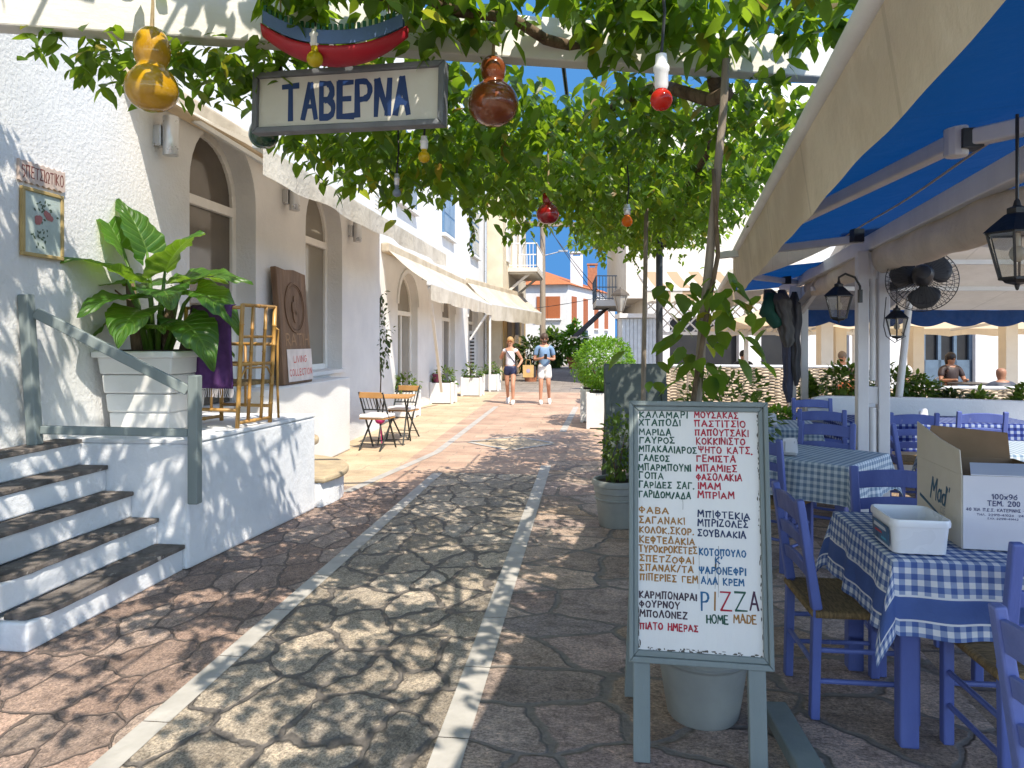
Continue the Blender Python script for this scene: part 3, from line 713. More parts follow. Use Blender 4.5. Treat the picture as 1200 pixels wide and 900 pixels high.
# ================================================================== brush lettering
def arc(cx, cy, rx, ry, a0, a1, n=10):
    return [(cx + rx * math.cos(R(a0 + (a1 - a0) * i / n)), cy + ry * math.sin(R(a0 + (a1 - a0) * i / n))) for i in range(n + 1)]
GL = {
 'Α': [[(0, 0), (.36, 1), (.72, 0)], [(.14, .34), (.58, .34)]],
 'Β': [[(.05, 0), (.05, 1)], [(.05, 1)] + arc(.3, .76, .24, .24, 90, -90, 8) + [(.05, .52)], [(.3, .5)] + arc(.32, .25, .28, .25, 90, -90, 8) + [(.05, 0)]],
 'Γ': [[(.05, 0), (.05, 1), (.58, .97)]],
 'Δ': [[(0, 0), (.36, 1), (.72, 0), (0, 0)]],
 'Ε': [[(.55, 1), (.05, 1), (.05, 0), (.58, 0)], [(.05, .52), (.46, .52)]],
 'Ζ': [[(.03, 1), (.6, 1), (.02, 0), (.64, 0)]],
 'Η': [[(.05, 0), (.05, 1)], [(.62, 0), (.62, 1)], [(.05, .5), (.62, .52)]],
 'Ι': [[(.06, 0), (.06, 1)]],
 'Κ': [[(.05, 0), (.05, 1)], [(.6, 1), (.08, .48), (.64, 0)]],
 'Λ': [[(0, 0), (.34, 1), (.68, 0)]],
 'Μ': [[(0, 0), (.08, 1), (.4, .42), (.72, 1), (.8, 0)]],
 'Ν': [[(.04, 0), (.06, 1), (.6, .02), (.64, 1)]],
 'Ο': [arc(.36, .5, .34, .5, 90, 450, 18)],
 'Π': [[(.1, 0), (.1, .97)], [(.6, 0), (.6, .97)], [(-.02, .97), (.74, 1)]],
 'Ρ': [[(.05, 0), (.05, 1)], [(.05, 1)] + arc(.3, .74, .26, .26, 90, -90, 9) + [(.05, .46)]],
 'Σ': [[(.58, .98), (.03, .98), (.36, .5), (.02, .02), (.6, .02)]],
 'Τ': [[(.34, 0), (.34, .98)], [(0, .98), (.68, 1)]],
 'Υ': [[(0, 1), (.32, .48), (.64, 1)], [(.32, .48), (.32, 0)]],
 'Φ': [[(.36, -.06), (.36, 1.06)], arc(.36, .56, .33, .3, 90, 450, 16)],
 'Χ': [[(0, 1), (.62, 0)], [(.62, 1), (0, 0)]],
 'Ψ': [[(.36, 0), (.36, 1.02)], [(0, 1)] + arc(.36, .72, .34, .3, 180, 360, 10) + [(.72, 1)]],
 'Ω': [[(0, 0), (.2, 0)] + arc(.36, .58, .34, .42, 240, -60, 14) + [(.52, 0), (.72, 0)]],
 'D': [[(.05, 0), (.05, 1), (.3, 1)] + arc(.28, .5, .34, .5, 80, -80, 10) + [(.05, 0)]],
 'C': [arc(.36, .5, .34, .5, 45, 315, 14)],
 'L': [[(.05, 1), (.05, 0), (.52, 0)]],
 'V': [[(0, 1), (.32, 0), (.64, 1)]],
 'G': [arc(.36, .5, .34, .5, 45, 340, 14) + [(.68, .48), (.42, .48)]],
 'R': [[(.05, 0), (.05, 1)], [(.05, 1)] + arc(.3, .74, .26, .26, 90, -90, 9) + [(.05, .46)], [(.28, .47), (.6, 0)]],
 'Ϛ': [arc(.34, .74, .28, .26, 40, 200, 8) + arc(.3, .3, .3, .3, 100, -60, 8) + [(.2, -.12)]],
 '0': [arc(.3, .5, .26, .5, 90, 450, 16)], '1': [[(.04, .78), (.24, 1), (.24, 0)]],
 '2': [arc(.3, .72, .26, .28, 160, -30, 9) + [(.03, 0), (.6, 0)]],
 '4': [[(.46, 0), (.46, 1), (.02, .32), (.62, .32)]],
 '6': [[(.5, .98)] + arc(.3, .32, .26, .32, 150, 510, 16)], '9': [[(.52, .6)] + arc(.3, .7, .25, .3, 0, 360, 14) + [(.5, .2), (.2, 0)]],
 'x': [[(0, .6), (.46, 0)], [(.46, .6), (0, 0)]],
 'a': [arc(.24, .3, .22, .3, 60, 420, 12), [(.46, .62), (.46, .02)]],
 'd': [arc(.24, .3, .22, .3, 60, 420, 12), [(.48, 1.05), (.47, 0)]],
 '.': [[(.02, 0), (.1, .06)]], '/': [[(0, -.05), (.44, 1.05)]], "'": [[(.08, 1.1), (0, .8)]], '!': [[(.05, .3), (.07, 1.05)], [(.04, .02), (.06, .1)]], '-': [[(.03, .48), (.36, .48)]],
}
for a_, b_ in zip('ABEZHIKMNOPTYX', 'ΑΒΕΖΗΙΚΜΝΟΡΤΥΧ'): GL[a_] = GL[b_]
def gw(ch):
    if ch == ' ': return .42
    return max(p[0] for s in GL[ch] for p in s) - min(0, min(p[0] for s in GL[ch] for p in s))
rt = random.Random(3)
def ribbon(mb, pts, o, u, v, n, wd, lift, m=0):
    for i in range(1, len(pts) - 1):
        a = Vector(pts[i]) - Vector(pts[i - 1]); b = Vector(pts[i + 1]) - Vector(pts[i])
        if a.length > 1e-6 and b.length > 1e-6 and a.normalized().dot(b.normalized()) < .45:
            ribbon(mb, pts[:i + 1], o, u, v, n, wd, lift, m); ribbon(mb, pts[i:], o, u, v, n, wd, lift + .00007, m); return
    pts = [Vector((p[0], p[1])) for p in pts]; k = len(pts); L = []; closed = (pts[0] - pts[-1]).length < 1e-4
    for i in range(k):
        a = pts[i] - pts[i - 1] if i > 0 else (pts[-1] - pts[-2] if closed else None)
        b = pts[(i + 1) % k] - pts[i] if i < k - 1 else (pts[1] - pts[0] if closed else None)
        if a is None: a = b
        if b is None: b = a
        a = a.normalized() if a.length > 1e-9 else Vector((1, 0)); b = b.normalized() if b.length > 1e-9 else a
        t = a + b; t = t.normalized() if t.length > .2 else Vector((a.y, -a.x))
        nn = Vector((-t.y, t.x)); c = max(.55, nn.dot(Vector((-a.y, a.x)))); ww = wd / 2 / c * rt.uniform(.70, 1.25)
        p = pts[i]
        if not closed and i == 0: p = p - t * wd * .35
        if not closed and i == k - 1: p = p + t * wd * .35
        L.append((p + nn * ww, p - nn * ww))
    vs = []
    for l, r in L:
        for q, h in ((l, lift), (r, lift)): vs.append(o + u * q.x + v * q.y + n * h)
    fs = [(2 * i, 2 * i + 1, 2 * i + 3, 2 * i + 2) for i in range(k - 1)]
    mb.add(vs, fs, m)
def write(mb, text, o, u, v, x0, x1, y, h, wd=None, jit=.035, gap=.22, m=0, slope=0.0, lift0=.0008, lean=0.0):
    n = u.cross(v).normalized()
    tot = sum(gw(c) for c in text) + gap * (len(text) - 1); sx = (x1 - x0) / tot; x = x0; wd = wd or h * .17; li = 0
    for ch in text:
        if ch != ' ':
            jy = rt.uniform(-jit, jit) * h; sc = 1 + rt.uniform(-jit, jit) * 1.6; sk = rt.uniform(-.05, .05) + lean
            for s in GL[ch]:
                pts = [(x + (px + sk * py) * sx, y + jy + slope * (x - x0) + py * h * sc) for px, py in s]
                ribbon(mb, pts, o, u, v, n, wd, lift0 + .00012 * (li % 5), m); li += 1
        x += (gw(ch) + gap) * sx

# ================================================================== steps and terrace on the left
st = thing('stair', 'white steps with dark worn stone treads climbing to the terrace', 'steps', (-3.2, 4.1, 0))
mb = MB(); tr = []
for k in range(5):
    xk = -2.80 - .19 * k
    mb.prism([(xk - .04 if k else xk - .05, 3.42), (xk, 4.768), (XA + .002, 4.768), (XA + .002, 3.42)], (0, 0, .18 * k), (1, 0, 0), (0, 1, 0), .18 - (.03 if k < 4 else .02))
mb.bx(XA + .001, -3.0, 3.2, 3.418, 0, .62)
mb.build('riser', M['lime'], st, True, bevel=.012)
for k in range(5):
    xk = -2.80 - .19 * k; z = .18 * (k + 1)
    mb = MB(); x2 = xk - .21 if k < 4 else XA + .004; rr = random.Random(k)
    n = 14; front = []
    for i in range(n + 1):
        y = 3.45 + (4.76 - 3.45) * i / n; fx = xk + .018 - .04 * (1 - i / n) + rr.uniform(-.006, .006)
        if i == 0: fx -= .07
        if i == 1: fx -= .012
        front.append((fx, y))
    mb.prism(front + [(x2, 4.76), (x2, 3.45)], (0, 0, z - .029), (1, 0, 0), (0, 1, 0), .03)
    mb.build('tread', M['tread'], st, True, bevel=.006)
te = thing('terrace', 'white limewashed terrace block carrying the potted elephant ear', 'terrace', (-3.2, 5.7, 0))
mb = MB(); poly = [(-2.77, 4.772), (-2.57, 6.62), (XA + .002, 6.62), (XA + .002, 4.772)]
mb.prism(poly, (0, 0, 0), (1, 0, 0), (0, 1, 0), .87); mb.build('wall', M['lime'], te, True, bevel=.02)
mb = MB(); mb.prism([(-2.765, 4.78), (-2.567, 6.61), (XA + .003, 6.61), (XA + .003, 4.78)], (0, 0, .871), (1, 0, 0), (0, 1, 0), .03); mb.build('floor', M['lime'], te, True, bevel=.008)
rs = thing('round_steps', 'round cream stone steps leading up to the arched door', 'steps', (-3.1, 7.0, 0))
for r_, z in ((1.02, .3), (.72, .6)):
    mb = MB(); c = (-3.45, 7.0)
    def circ(r): return [(c[0] + r * math.cos(a), c[1] + r * math.sin(a)) for a in [R(-20 + 130 * i / 18) for i in range(19)]] + [(c[0] - .28, c[1] + .34), (c[0] - .28, c[1] - .36)]
    mb.prism([p for p in circ(r_ - .05)], (0, 0, z - .3), (1, 0, 0), (0, 1, 0), .235); mb.build('riser', M['lime'], rs, True, bevel=.008)
    mb = MB(); mb.prism(circ(r_), (0, 0, z - .064), (1, 0, 0), (0, 1, 0), .063); mb.build('tread', M['cream_stone'], rs, True, bevel=.02)

# handrail
hr = thing('handrail', 'grey green painted wooden handrail beside the steps', 'handrail', (-3.2, 4.6, .49))
A_ = Vector((-3.66, 4.46, 0)); B_ = Vector((-2.70, 4.74, 0))
mb = MB(); mb.bar(A_ + Vector((.0, 0, .90)), A_ + Vector((-.05, -.02, 1.90)), .072, .072, (0, 1, 0)); mb.build('post', M['sage_paint'], hr, True, bevel=.008)
mb = MB(); mb.bar(B_ + Vector((0, 0, .47)), B_ + Vector((0, 0, 1.355)), .072, .072, (0, 1, 0)); mb.build('post', M['sage_paint'], hr, True, bevel=.008)
dv = (B_ - A_).normalized() * .044
mb = MB(); mb.bar(A_ + dv + Vector((-.05, 0, 1.78)), B_ - dv + Vector((0, 0, 1.25)), .045, .07); mb.build('rail', M['sage_paint'], hr, True, bevel=.006)
mb = MB(); mb.bar(A_ + dv + Vector((-.01, 0, 1.0)), B_ - dv + Vector((0, 0, .96)), .045, .055); mb.build('rail', M['sage_paint'], hr, True, bevel=.006)

# framed flower picture and the small sign over it
def wallpt(px, py, x=XA):
    d = -x / (math.sin(TH) - (px - 600) / FPX * math.cos(TH)); return P(px, py, d)
pa = wallpt(22, 295); pb = wallpt(71, 298)
y0, y1 = pa.y, pb.y; z0 = 1.6 + 100 * .00562; z1 = z0 + .46
pic = thing('framed_picture', 'gilt framed picture of a flower bunch on the white wall', 'picture', (XA, (y0 + y1) / 2, z0))
mb = MB(); mb.bx(XA + .001, XA + .018, y0 + .02, y1 - .02, z0 + .02, z1 - .02); mb.build('panel', paint('pale_blue_panel', (.42, .50, .47)), pic, True)
mb = MB()
for q in ((y0, y1, z0, z0 + .025), (y0, y1, z1 - .025, z1), (y0, y0 + .025, z0 + .0255, z1 - .0255), (y1 - .025, y1, z0 + .0255, z1 - .0255)): mb.bx(XA + .002, XA + .03, *q)
mb.build('frame', paint('gilt_frame', (.42, .31, .13)), pic, True, bevel=.004)
mb = MB(); rr = random.Random(5); yc = (y0 + y1) / 2; zc = (z0 + z1) / 2
leafc = paint('painted_leaf', (.06, .10, .06)); rosec = paint('painted_rose', (.36, .13, .13))
for k in range(46):
    t = rr.uniform(-1, 1); yy = yc + rr.gauss(0, .045) + .02 * t; zz = zc + t * .155
    a = rr.uniform(0, 6.28); l = rr.uniform(.016, .034)
    dx, dz = math.cos(a) * l, math.sin(a) * l
    mb.prism([(0, 0), (dx * .5 - dz * .25, dz * .5 + dx * .25), (dx, dz), (dx * .5 + dz * .25, dz * .5 - dx * .25)], (XA + .0185 + .00002 * k, yy, zz), (0, 1, 0), (0, 0, 1), .0008)
for (dy, dz, rr_) in ((-.045, .02, .036), (.05, .06, .032), (.03, .075, .025), (-.03, .035, .024), (.075, .05, .022)):
    mb.prism([(rr_ * math.cos(a) * rr.uniform(.8, 1.1), rr_ * math.sin(a) * rr.uniform(.8, 1.1)) for a in [6.283 * i / 12 for i in range(12)]], (XA + .0198 + dy * .004, yc + dy, zc + dz), (0, 1, 0), (0, 0, 1), .001, 1)
mb.build('flower_painting', [leafc, rosec], pic, True)
z2 = z1 + .03; z3 = z2 + .14
sg = thing('wall_sign', 'small rough painted name sign above the flower picture', 'sign', (XA, y0, z2))
mb = MB(); n = 16; top = [(y0 - .02 + (y1 - y0 + .04) * i / n, z3 + .006 * (-1) ** i) for i in range(n + 1)]; bot = [(y1 + .02 - (y1 - y0 + .04) * i / n, z2 + .006 * (-1) ** i) for i in range(n + 1)]
mb.prism(bot[::-1][::1] + top[::-1], (XA + .001, 0, 0), (0, 1, 0), (0, 0, 1), .02); mb.build('panel', paint('pinkish_board', (.55, .44, .38)), sg, True)
mb = MB(); write(mb, 'ϚΠΕΤΣΙΩΤΙΚΟ', Vector((XA + .0211, 0, 0)), Vector((0, 1, 0)), Vector((0, 0, 1)), y0 + .0, y1 - .0, z2 + .035, .075, .0075)
mb.build('lettering', paint('dark_red_paint', (.16, .035, .03)), sg, True)

# wall lamps: grey up-and-down cylinders
wl0 = None
for (px, py, lab, dd) in ((183, 160, 'grey cylinder wall lamp nearest the yellow gourd', 0), (333, 231, 'grey cylinder wall lamp between the arched door and window', 1), (409, 271, 'grey cylinder wall lamp at the far corner of the awning', 2)):
    p = wallpt(px, py)
    if wl0 is None:
        t = thing('wall_lamp', lab, 'wall lamp', (0, 0, 0)); wl0 = t
        b = MB(); b.bx(0, .07, -.05, .05, -.09, .09); b.build('bracket', M['alu'], t, bevel=.006)
        b = MB(); b.lathe([(.062, -.17), (.066, -.165), (.066, .165), (.062, .17)], (.135, 0, 0), 20); b.build('shade', M['alu'], t, smooth=True)
        place(t, True, (XA + .001, p.y, p.z), 0, lab, 'grey wall lamps on the white house')
    else: place(wl0, False, (XA + .001, p.y, p.z), 0, lab, 'grey wall lamps on the white house')

# carved wooden shop sign with the small paper notice
ya, yb, za, zb = 8.12, 9.0, 1.065, 2.46
rs_ = thing('carved_sign', 'dark carved wooden shop plank with a round medallion', 'sign', (XA + .1, ya, za))
lean = Vector((-.10, 0, 1.39)).normalized(); U = Vector((0, 1, 0)); O = Vector((XA + .22, ya, za))
mb = MB(); w_ = yb - ya
poly = [(0, 0), (w_, .0), (w_ + .01, .5), (w_ - .015, 1.0), (w_, 1.37), (w_ * .6, 1.40), (w_ * .3, 1.38), (0, 1.40), (.012, .8)]
mb.prism(poly, O, U, lean, -.075); mb.build('plank', M['plank'], rs_, True, bevel=.012)
N_ = U.cross(lean).normalized()
mb = MB(); cc = (w_ * .53, .93)
for r0, r1, h in ((.27, .30, .012), (.245, .262, .006)):
    ring = [(cc[0] + r1 * math.cos(6.2832 * i / 40), cc[1] + r1 * 1.05 * math.sin(6.2832 * i / 40)) for i in range(40)]; rin = [(cc[0] + r0 * math.cos(6.2832 * i / 40), cc[1] + r0 * 1.05 * math.sin(6.2832 * i / 40)) for i in range(40)]
    for i in range(40): mb.prism([ring[i], ring[(i + 1) % 40], rin[(i + 1) % 40], rin[i]], O + N_ * .0005, U, lean, h)
for (a_, b_, r_, q) in ((0, .1, .045, 1), (.01, 0.0, .07, 1.5), (-.02, -.1, .06, 1.5), (.06, .03, .03, 2.2), (-.07, .0, .03, 2.4)):
    mb.prism([(cc[0] + a_ + r_ * math.cos(6.2832 * i / 14), cc[1] + b_ + r_ * q * math.sin(6.2832 * i / 14)) for i in range(14)], O + N_ * .0006, U, lean, .010 + .002 * q)
mb.build('medallion', M['plank'], rs_, True, bevel=.003)
mb = MB(); write(mb, 'RATIH', O, U, lean, .14, w_ - .05, .47, .135, .022, .01, lift0=.002); mb.build('lettering', M['plank_light'], rs_, True)
mb = MB(); O2 = O + N_ * .004
nt_ = thing('paper_notice', 'white notice with red lettering fixed low on the carved plank', 'notice', O2)
mb.prism([(.13, .03), (w_ - .0, .03), (w_ + .0, .42), (.13, .42)], O2, U, lean, .006); mb.build('sheet', paint('notice_paper', (.72, .66, .64)), nt_, True)
mb = MB(); write(mb, 'LIVING', O2, U, lean, .30, .70, .26, .075, .012, .0, lift0=.007); write(mb, 'COLLECTION', O2, U, lean, .17, .85, .10, .075, .012, .0, gap=.3, lift0=.007)
mb.build('lettering', paint('coral_red', (.62, .10, .09)), nt_, True)

# ================================================================== awnings of the left houses
def side_awning(label, xw, zw, xf, zf, y0, y1, vh, posts=(), skew=0.0):
    b0_ = len(bpy.data.objects)
    t = thing('awning', label, 'awning', (xw, (y0 + y1) / 2, zw))
    fab = MB()
    def fn(u, v):
        y = y0 + (y1 - y0) * u; x = xw + .1 + (xf - xw - .1) * v; z = zw + (zf + .03 - zw) * v - .05 * math.sin(math.pi * v) - .012 * math.sin(u * 30) * v
        return Vector((x, y, z))
    fab.grid(fn, 40, 10); fab.build('canopy', M['awn_cream'], t, True, smooth='all')
    va = MB()
    def vf(u, v):
        y = y0 + (y1 - y0) * u
        return Vector((xf + .045 + .02 * v * math.sin(u * 41) , y, zf - .01 - vh * v - .015 * v * math.sin(u * 23)))
    va.grid(vf, 60, 4); va.build('valance', M['awn_cream'], t, True, smooth='all')
    b = MB(); b.bar((xf, y0 - .03, zf), (xf, y1 + .03, zf), .08, .075); b.build('front_bar', M['metal_white'], t, True, bevel=.02)
    b = MB(); b.bx(xw + .002, xw + .16, y0, y1, zw - .09, zw + .1); b.build('cassette', M['awn_valance'], t, True, bevel=.03)
    for yy in (y0 + .9, y1 - .9):
        b = MB(); ym = yy + (.7 if yy < (y0 + y1) / 2 else -.7)
        xm = (xw + xf) / 2; zm = (zw + zf) / 2 - .1
        b.bar((xw + .1, yy, zw - .08), (xm, ym, zm), .05, .045); b.bar((xm, ym, zm), (xf, yy - (.2 if yy < (y0 + y1) / 2 else -.2), zf), .045, .04)
        b.tube([(xm, ym, zm - .05), (xm, ym, zm + .05)], .04, 10)
        b.build('folding_arm', M['metal_white'], t, True, bevel=.006)
    for (a_, c_) in posts:
        b = MB(); b.bar(a_, c_, .06, .06); b.build('support_pole', M['metal_white'], t, True)
    return t
side_awning('long cream folding awning with a white bar over the arched door', XA, 3.72, -2.6, 3.14, 5.48, 12.9, .23)
side_awning('cream awning over the arched shop doors of the second house', XB, 3.36, -3.02, 2.66, 13.5, 22.2, .30,
            [((-3.02, 13.55, 2.6), (-3.55, 17.3, .35)), ((-3.02, 22.1, 2.6), (-3.03, 22.15, 0))])
taw = side_awning('farthest cream awning over the ochre shopfront', -4.05, 3.5, -3.16, 2.74, 23.1, 31.2, .50, [((-3.16, 23.4, 2.7), (-3.95, 23.6, 1.6))])
for ch in taw.children:
    inv = taw.matrix_basis
    for v_ in ch.data.vertices: v_.co.x += .135 * max(0, v_.co.y + 4.05)

# ================================================================== pots, plants
def place_leaf(V, F, pos, d, nrm, L, wd, fold=.25, droop=.25):
    d = d.normalized(); s = d.cross(nrm)
    if s.length < 1e-3: s = d.cross(Vector((1, 0, 0)))
    s.normalize(); n = s.cross(d); o = len(V)
    def q(t, k):
        return pos + d * (t * L) + s * (k * wd * .5) + n * (fold * abs(k) * wd * .5 - droop * t * t * L)
    V += [q(0, 0), q(.22, .72), q(.22, -.72), q(.55, .95), q(.55, -.95), q(.82, .5), q(.82, -.5), q(1.02, 0), q(.25, 0), q(.55, 0), q(.82, 0)]
    F += [(o, o + 8, o + 1), (o, o + 2, o + 8), (o + 8, o + 9, o + 3, o + 1), (o + 8, o + 2, o + 4, o + 9), (o + 9, o + 10, o + 5, o + 3), (o + 9, o + 4, o + 6, o + 10), (o + 10, o + 7, o + 5), (o + 10, o + 6, o + 7)]
def rv(r): 
    while True:
        p = Vector((r.uniform(-1, 1), r.uniform(-1, 1), r.uniform(-1, 1)))
        if .05 < p.length < 1: return p
def leaf_cloud(c, rad, n, size, seed, shell=.55, lump=.35, parent=None, mat='hedge', name='foliage', flat=0.0):
    "an uneven crown of single leaves through a volume"
    r = random.Random(seed); V, F = [], []; c = Vector(c); rad = Vector(rad); k = 0
    while k < n:
        p = rv(r).normalized() * (r.random() ** (1 / 3) * (1 - shell) + shell) if r.random() < .8 else rv(r)
        f = 1 + lump * noise.noise(p * 2.2 + Vector((seed * 3.1, 0, 0)))
        q = Vector((p.x * rad.x, p.y * rad.y, p.z * rad.z)) * f
        if noise.noise(q * (1.8 / max(rad)) * 2 + Vector((0, seed, 0))) < -.28: 
            k += 1; continue
        L = size * r.uniform(.6, 1.3); dr = (q.normalized() + rv(r) * .9 + Vector((0, 0, -.15 + flat)))
        place_leaf(V, F, c + q, dr, (Vector((0, 0, 1)) + rv(r) * .7), L, L * .55); k += 1
    mb = MB(); mb.add(V, F)
    return mb.build(name, M[mat], parent, True, smooth='all')
def twigs(parent, base, tips, r0, mat='bark', name='stem'):
    mb = MB()
    for t in tips:
        base = Vector(base); t = Vector(t); mid = base.lerp(t, .5) + Vector((0, 0, .05))
        mb.tube([base, mid, t], [r0, r0 * .7, r0 * .35], 6)
    mb.build(name, M[mat], parent, True, smooth='all')
def box_planter(name, label, cat, c, w_, h, plant, seed, group=None, mat='pot_white', taper=1.0):
    t = thing(name, label, cat, c, 0, group); c = Vector(c)
    mb = MB(); mb.box(c + Vector((0, 0, h / 2 + .02)), (w_ * .92, w_ * .92, h), None, 0, 1.06)
    for i in (-1, 1):
        for j in (-1, 1): mb.box(c + Vector((i * w_ * .46, j * w_ * .46, h / 2 + .02)), (.06, .06, h + .04))
    mb.build('planter_box', M[mat], t, True, bevel=.008)
    mb = MB(); mb.box(c + Vector((0, 0, h + .03)), (w_ * .84, w_ * .84, .02)); mb.build('soil', M['soil'], t, True)
    return t

# the elephant ear in its square white pot
pc = Vector((-3.40, 5.42, .903))
ee = thing('potted_elephant_ear', 'big elephant ear plant in a tapered white pot on the terrace', 'potted plant', pc)
mb = MB()
for (z, a, b, hh) in ((0, .235, .243, .14), (.145, .25, .26, .14), (.29, .268, .278, .14), (.435, .286, .30, .13)):
    mb.box(pc + Vector((0, 0, z + hh / 2)), (a * 2, a * 2, hh), None, 0, b / a)
mb.box(pc + Vector((0, 0, .30)), (.46, .46, .58)); mb.box(pc + Vector((0, 0, .585)), (.66, .66, .05)); mb.build('pot', M['pot_white'], ee, True, bevel=.012)
mb = MB(); mb.box(pc + Vector((0, 0, .612)), (.58, .58, .012)); mb.build('soil', M['soil'], ee, True)
mb = MB(); re_ = random.Random(11)
for dx, dy, h, lx in ((-.12, -.05, .55, -.08), (.06, .02, .36, .03), (.18, .1, .30, .06)):
    pts = [pc + Vector((dx + lx * t, dy, .6 + h * t)) for t in (0, .3, .6, 1)]
    mb.tube(pts, [.055, .05, .048, .03], 9)
mb.build('trunk', M['bark'], ee, True, smooth='all')
def taro_leaf(parent, base, tip_base, d, up, L, Wd, seed, curl=.3):
    r = random.Random(seed); base = Vector(base); tb = Vector(tip_base)
    mid = base.lerp(tb, .55) + Vector((0, 0, .10)); d = Vector(d).normalized(); s = d.cross(Vector(up)).normalized(); n = s.cross(d)
    mb = MB()
    def fn(u, v):
        t = v; k = (u - .5) * 2
        wv = math.sin(math.pi * min(1, (t * .93 + .07)) ** .62) ** .85 * Wd * .5
        if t < .12: wv = Wd * .36 + t * 1.0 * Wd
        x = k * wv; back = -.24 * L * abs(k) ** 1.4 * (1 - t) ** 3
        rib = .012 * L * math.sin((t * 1.0 - abs(k) * .28) * 44) * abs(k) ** .5 + .035 * L * math.sin(t * 17 + seed) * abs(k) ** 3; wv *= 1 + .035 * math.sin(t * 44 - 12)
        z = .30 * abs(k) * wv - curl * L * t * t + rib - .10 * L * k * k * t
        return tb + d * (t * L + back) + s * x + n * z
    mb.grid(fn, 20, 34)
    return mb, [base, mid, tb]
leaves = [  # dx, dy, dz (leaf foot from the pot's centre), direction, length, width
 (-.26, -.05, 1.42, (-.26, -.15, .62), .52, .32, .10), (-.14, -.18, 1.16, (-.2, -.45, .34), .46, .40, .35), (.05, .02, 1.24, (.25, -.12, .40), .46, .44, .3), (-.12, .05, 1.40, (-.12, -.1, .5), .46, .36, .2),
 (.18, .05, 1.16, (.55, .05, .22), .50, .44, .4), (.02, -.22, .92, (.12, -.6, -.02), .46, .42, .5), (-.24, .0, 1.14, (-.6, -.15, .05), .42, .40, .5),
 (.26, -.08, .84, (.5, -.3, -.18), .44, .40, .5), (-.16, .12, 1.12, (-.4, .3, .2), .4, .34, .4), (.12, .18, 1.15, (.2, .5, .3), .42, .36, .4),
 (-.30, -.12, .84, (-.4, -.4, -.25), .36, .32, .5), (.20, .14, .80, (.6, .25, -.1), .36, .32, .5), (.08, -.12, .78, (.3, -.45, .2), .34, .28, .4),
 (.30, .02, 1.08, (.6, -.1, -.1), .42, .42, .6), (.16, -.2, 1.06, (.35, -.5, .12), .44, .40, .45), (-.05, -.25, 1.0, (-.15, -.6, .1), .42, .40, .45)]
for i, (dx, dy, dz, dr, L, Wd, cu) in enumerate(leaves):
    mb, stp = taro_leaf(ee, pc + Vector((dx * .35, dy * .4, .62)), pc + Vector((dx, dy, dz)), dr, (0, -.25, 1), L, Wd, i, cu)
    lf = mb.build('leaf', M['taro'], ee, True, smooth='all')
    sb = MB(); sb.tube(stp, [.02, .016, .010], 7); o = sb.build('leaf_stalk', M['stem'], None, smooth='all'); o.parent = lf; o.data.transform(ee.matrix_basis.inverted())
mb = MB(); mb.tube([pc + Vector((-.2, .05, .95)), pc + Vector((-.45, -.05, 1.18)), pc + Vector((-.72, -.15, 1.30))], .008, 6); mb.build('dry_stalk', M['bark'], ee, True, smooth='all')

# bamboo chair with the purple towel
bc = Vector((-2.95, 5.70, .903)); bch = thing('bamboo_chair', 'yellow bamboo armchair at the terrace edge beneath a towel', 'chair', bc, R(80))
def bam(mb, a, b, r=.014):
    a = Vector(a); b = Vector(b); L = (b - a).length; n = max(2, int(L / .16)); pts = []; rs_l = []
    for i in range(n + 1):
        p = a.lerp(b, i / n)
        if 0 < i < n:
            e = (b - a).normalized() * .006
            pts += [p - e, p, p + e]; rs_l += [r, r * 1.28, r]
        else: pts.append(p); rs_l.append(r)
    mb.tube(pts, rs_l, 8)
for sx in (-1, 1):
    for (y, h, ly) in ((-.24, .98, -.05), (.24, .66 if sx > 0 else .96, 0)):
        mb = MB(); bam(mb, (sx * .215, y, 0), (sx * .215, y + ly, h), .017); mb.build('leg', M['bamboo'], bch, smooth='all')
    mb = MB(); ha = .66 if sx > 0 else .95; bam(mb, (sx * .215, -.28, ha), (sx * .215, .25, ha)); bam(mb, (sx * .215, -.24, .14), (sx * .215, .24, .14)); bam(mb, (sx * .215, 0, .14), (sx * .215, 0, ha), .011); bam(mb, (sx * .215, -.24, .5), (sx * .215, .24, .5), .011)
    mb.build('armrest', M['bamboo'], bch, smooth='all')
mb = MB(); bam(mb, (-.215, -.29, .97), (.215, -.29, .97)); bam(mb, (-.215, -.26, .5), (.215, -.26, .5)); bam(mb, (-.215, -.27, .72), (.215, -.27, .72), .011)
for x in (-.08, .09): bam(mb, (x, -.24, .04), (x, -.29, .97), .014)
mb.tube([(.215, -.285, .80), (.28, -.275, .78), (.295, -.26, .66), (.295, -.26, .3), (.31, -.26, .03)], .011, 7)
mb.tube([(-.24, -.262, .36), (-.14, -.265, .47), (.14, -.265, .47), (.24, -.262, .36)], .009, 7)
mb.build('backrest', M['bamboo'], bch, smooth='all')
mb = MB(); bam(mb, (-.215, -.24, .04), (.215, -.24, .04)); mb.build('stretcher', M['bamboo'], bch, smooth='all')
mb = MB(); bam(mb, (-.215, .24, .04), (.215, .24, .04))
mb.tube([(-.185, .245, .3), (-.12, .25, .42), (.12, .25, .42), (.185, .245, .3)], .01, 7); mb.build('stretcher', M['bamboo'], bch, smooth='all')
mb = MB(); mb.box((0, 0, .345), (.44, .50, .035)); mb.build('seat', M['rush'], bch, bevel=.012)
tw = thing('towel', 'purple striped towel with a pale fringe hung over the bamboo chair', 'towel', bc + Vector((-.2, -.2, .95)))
tm = Matrix.Translation(bc) @ Matrix.Rotation(R(80), 4, 'Z')
mb = MB()
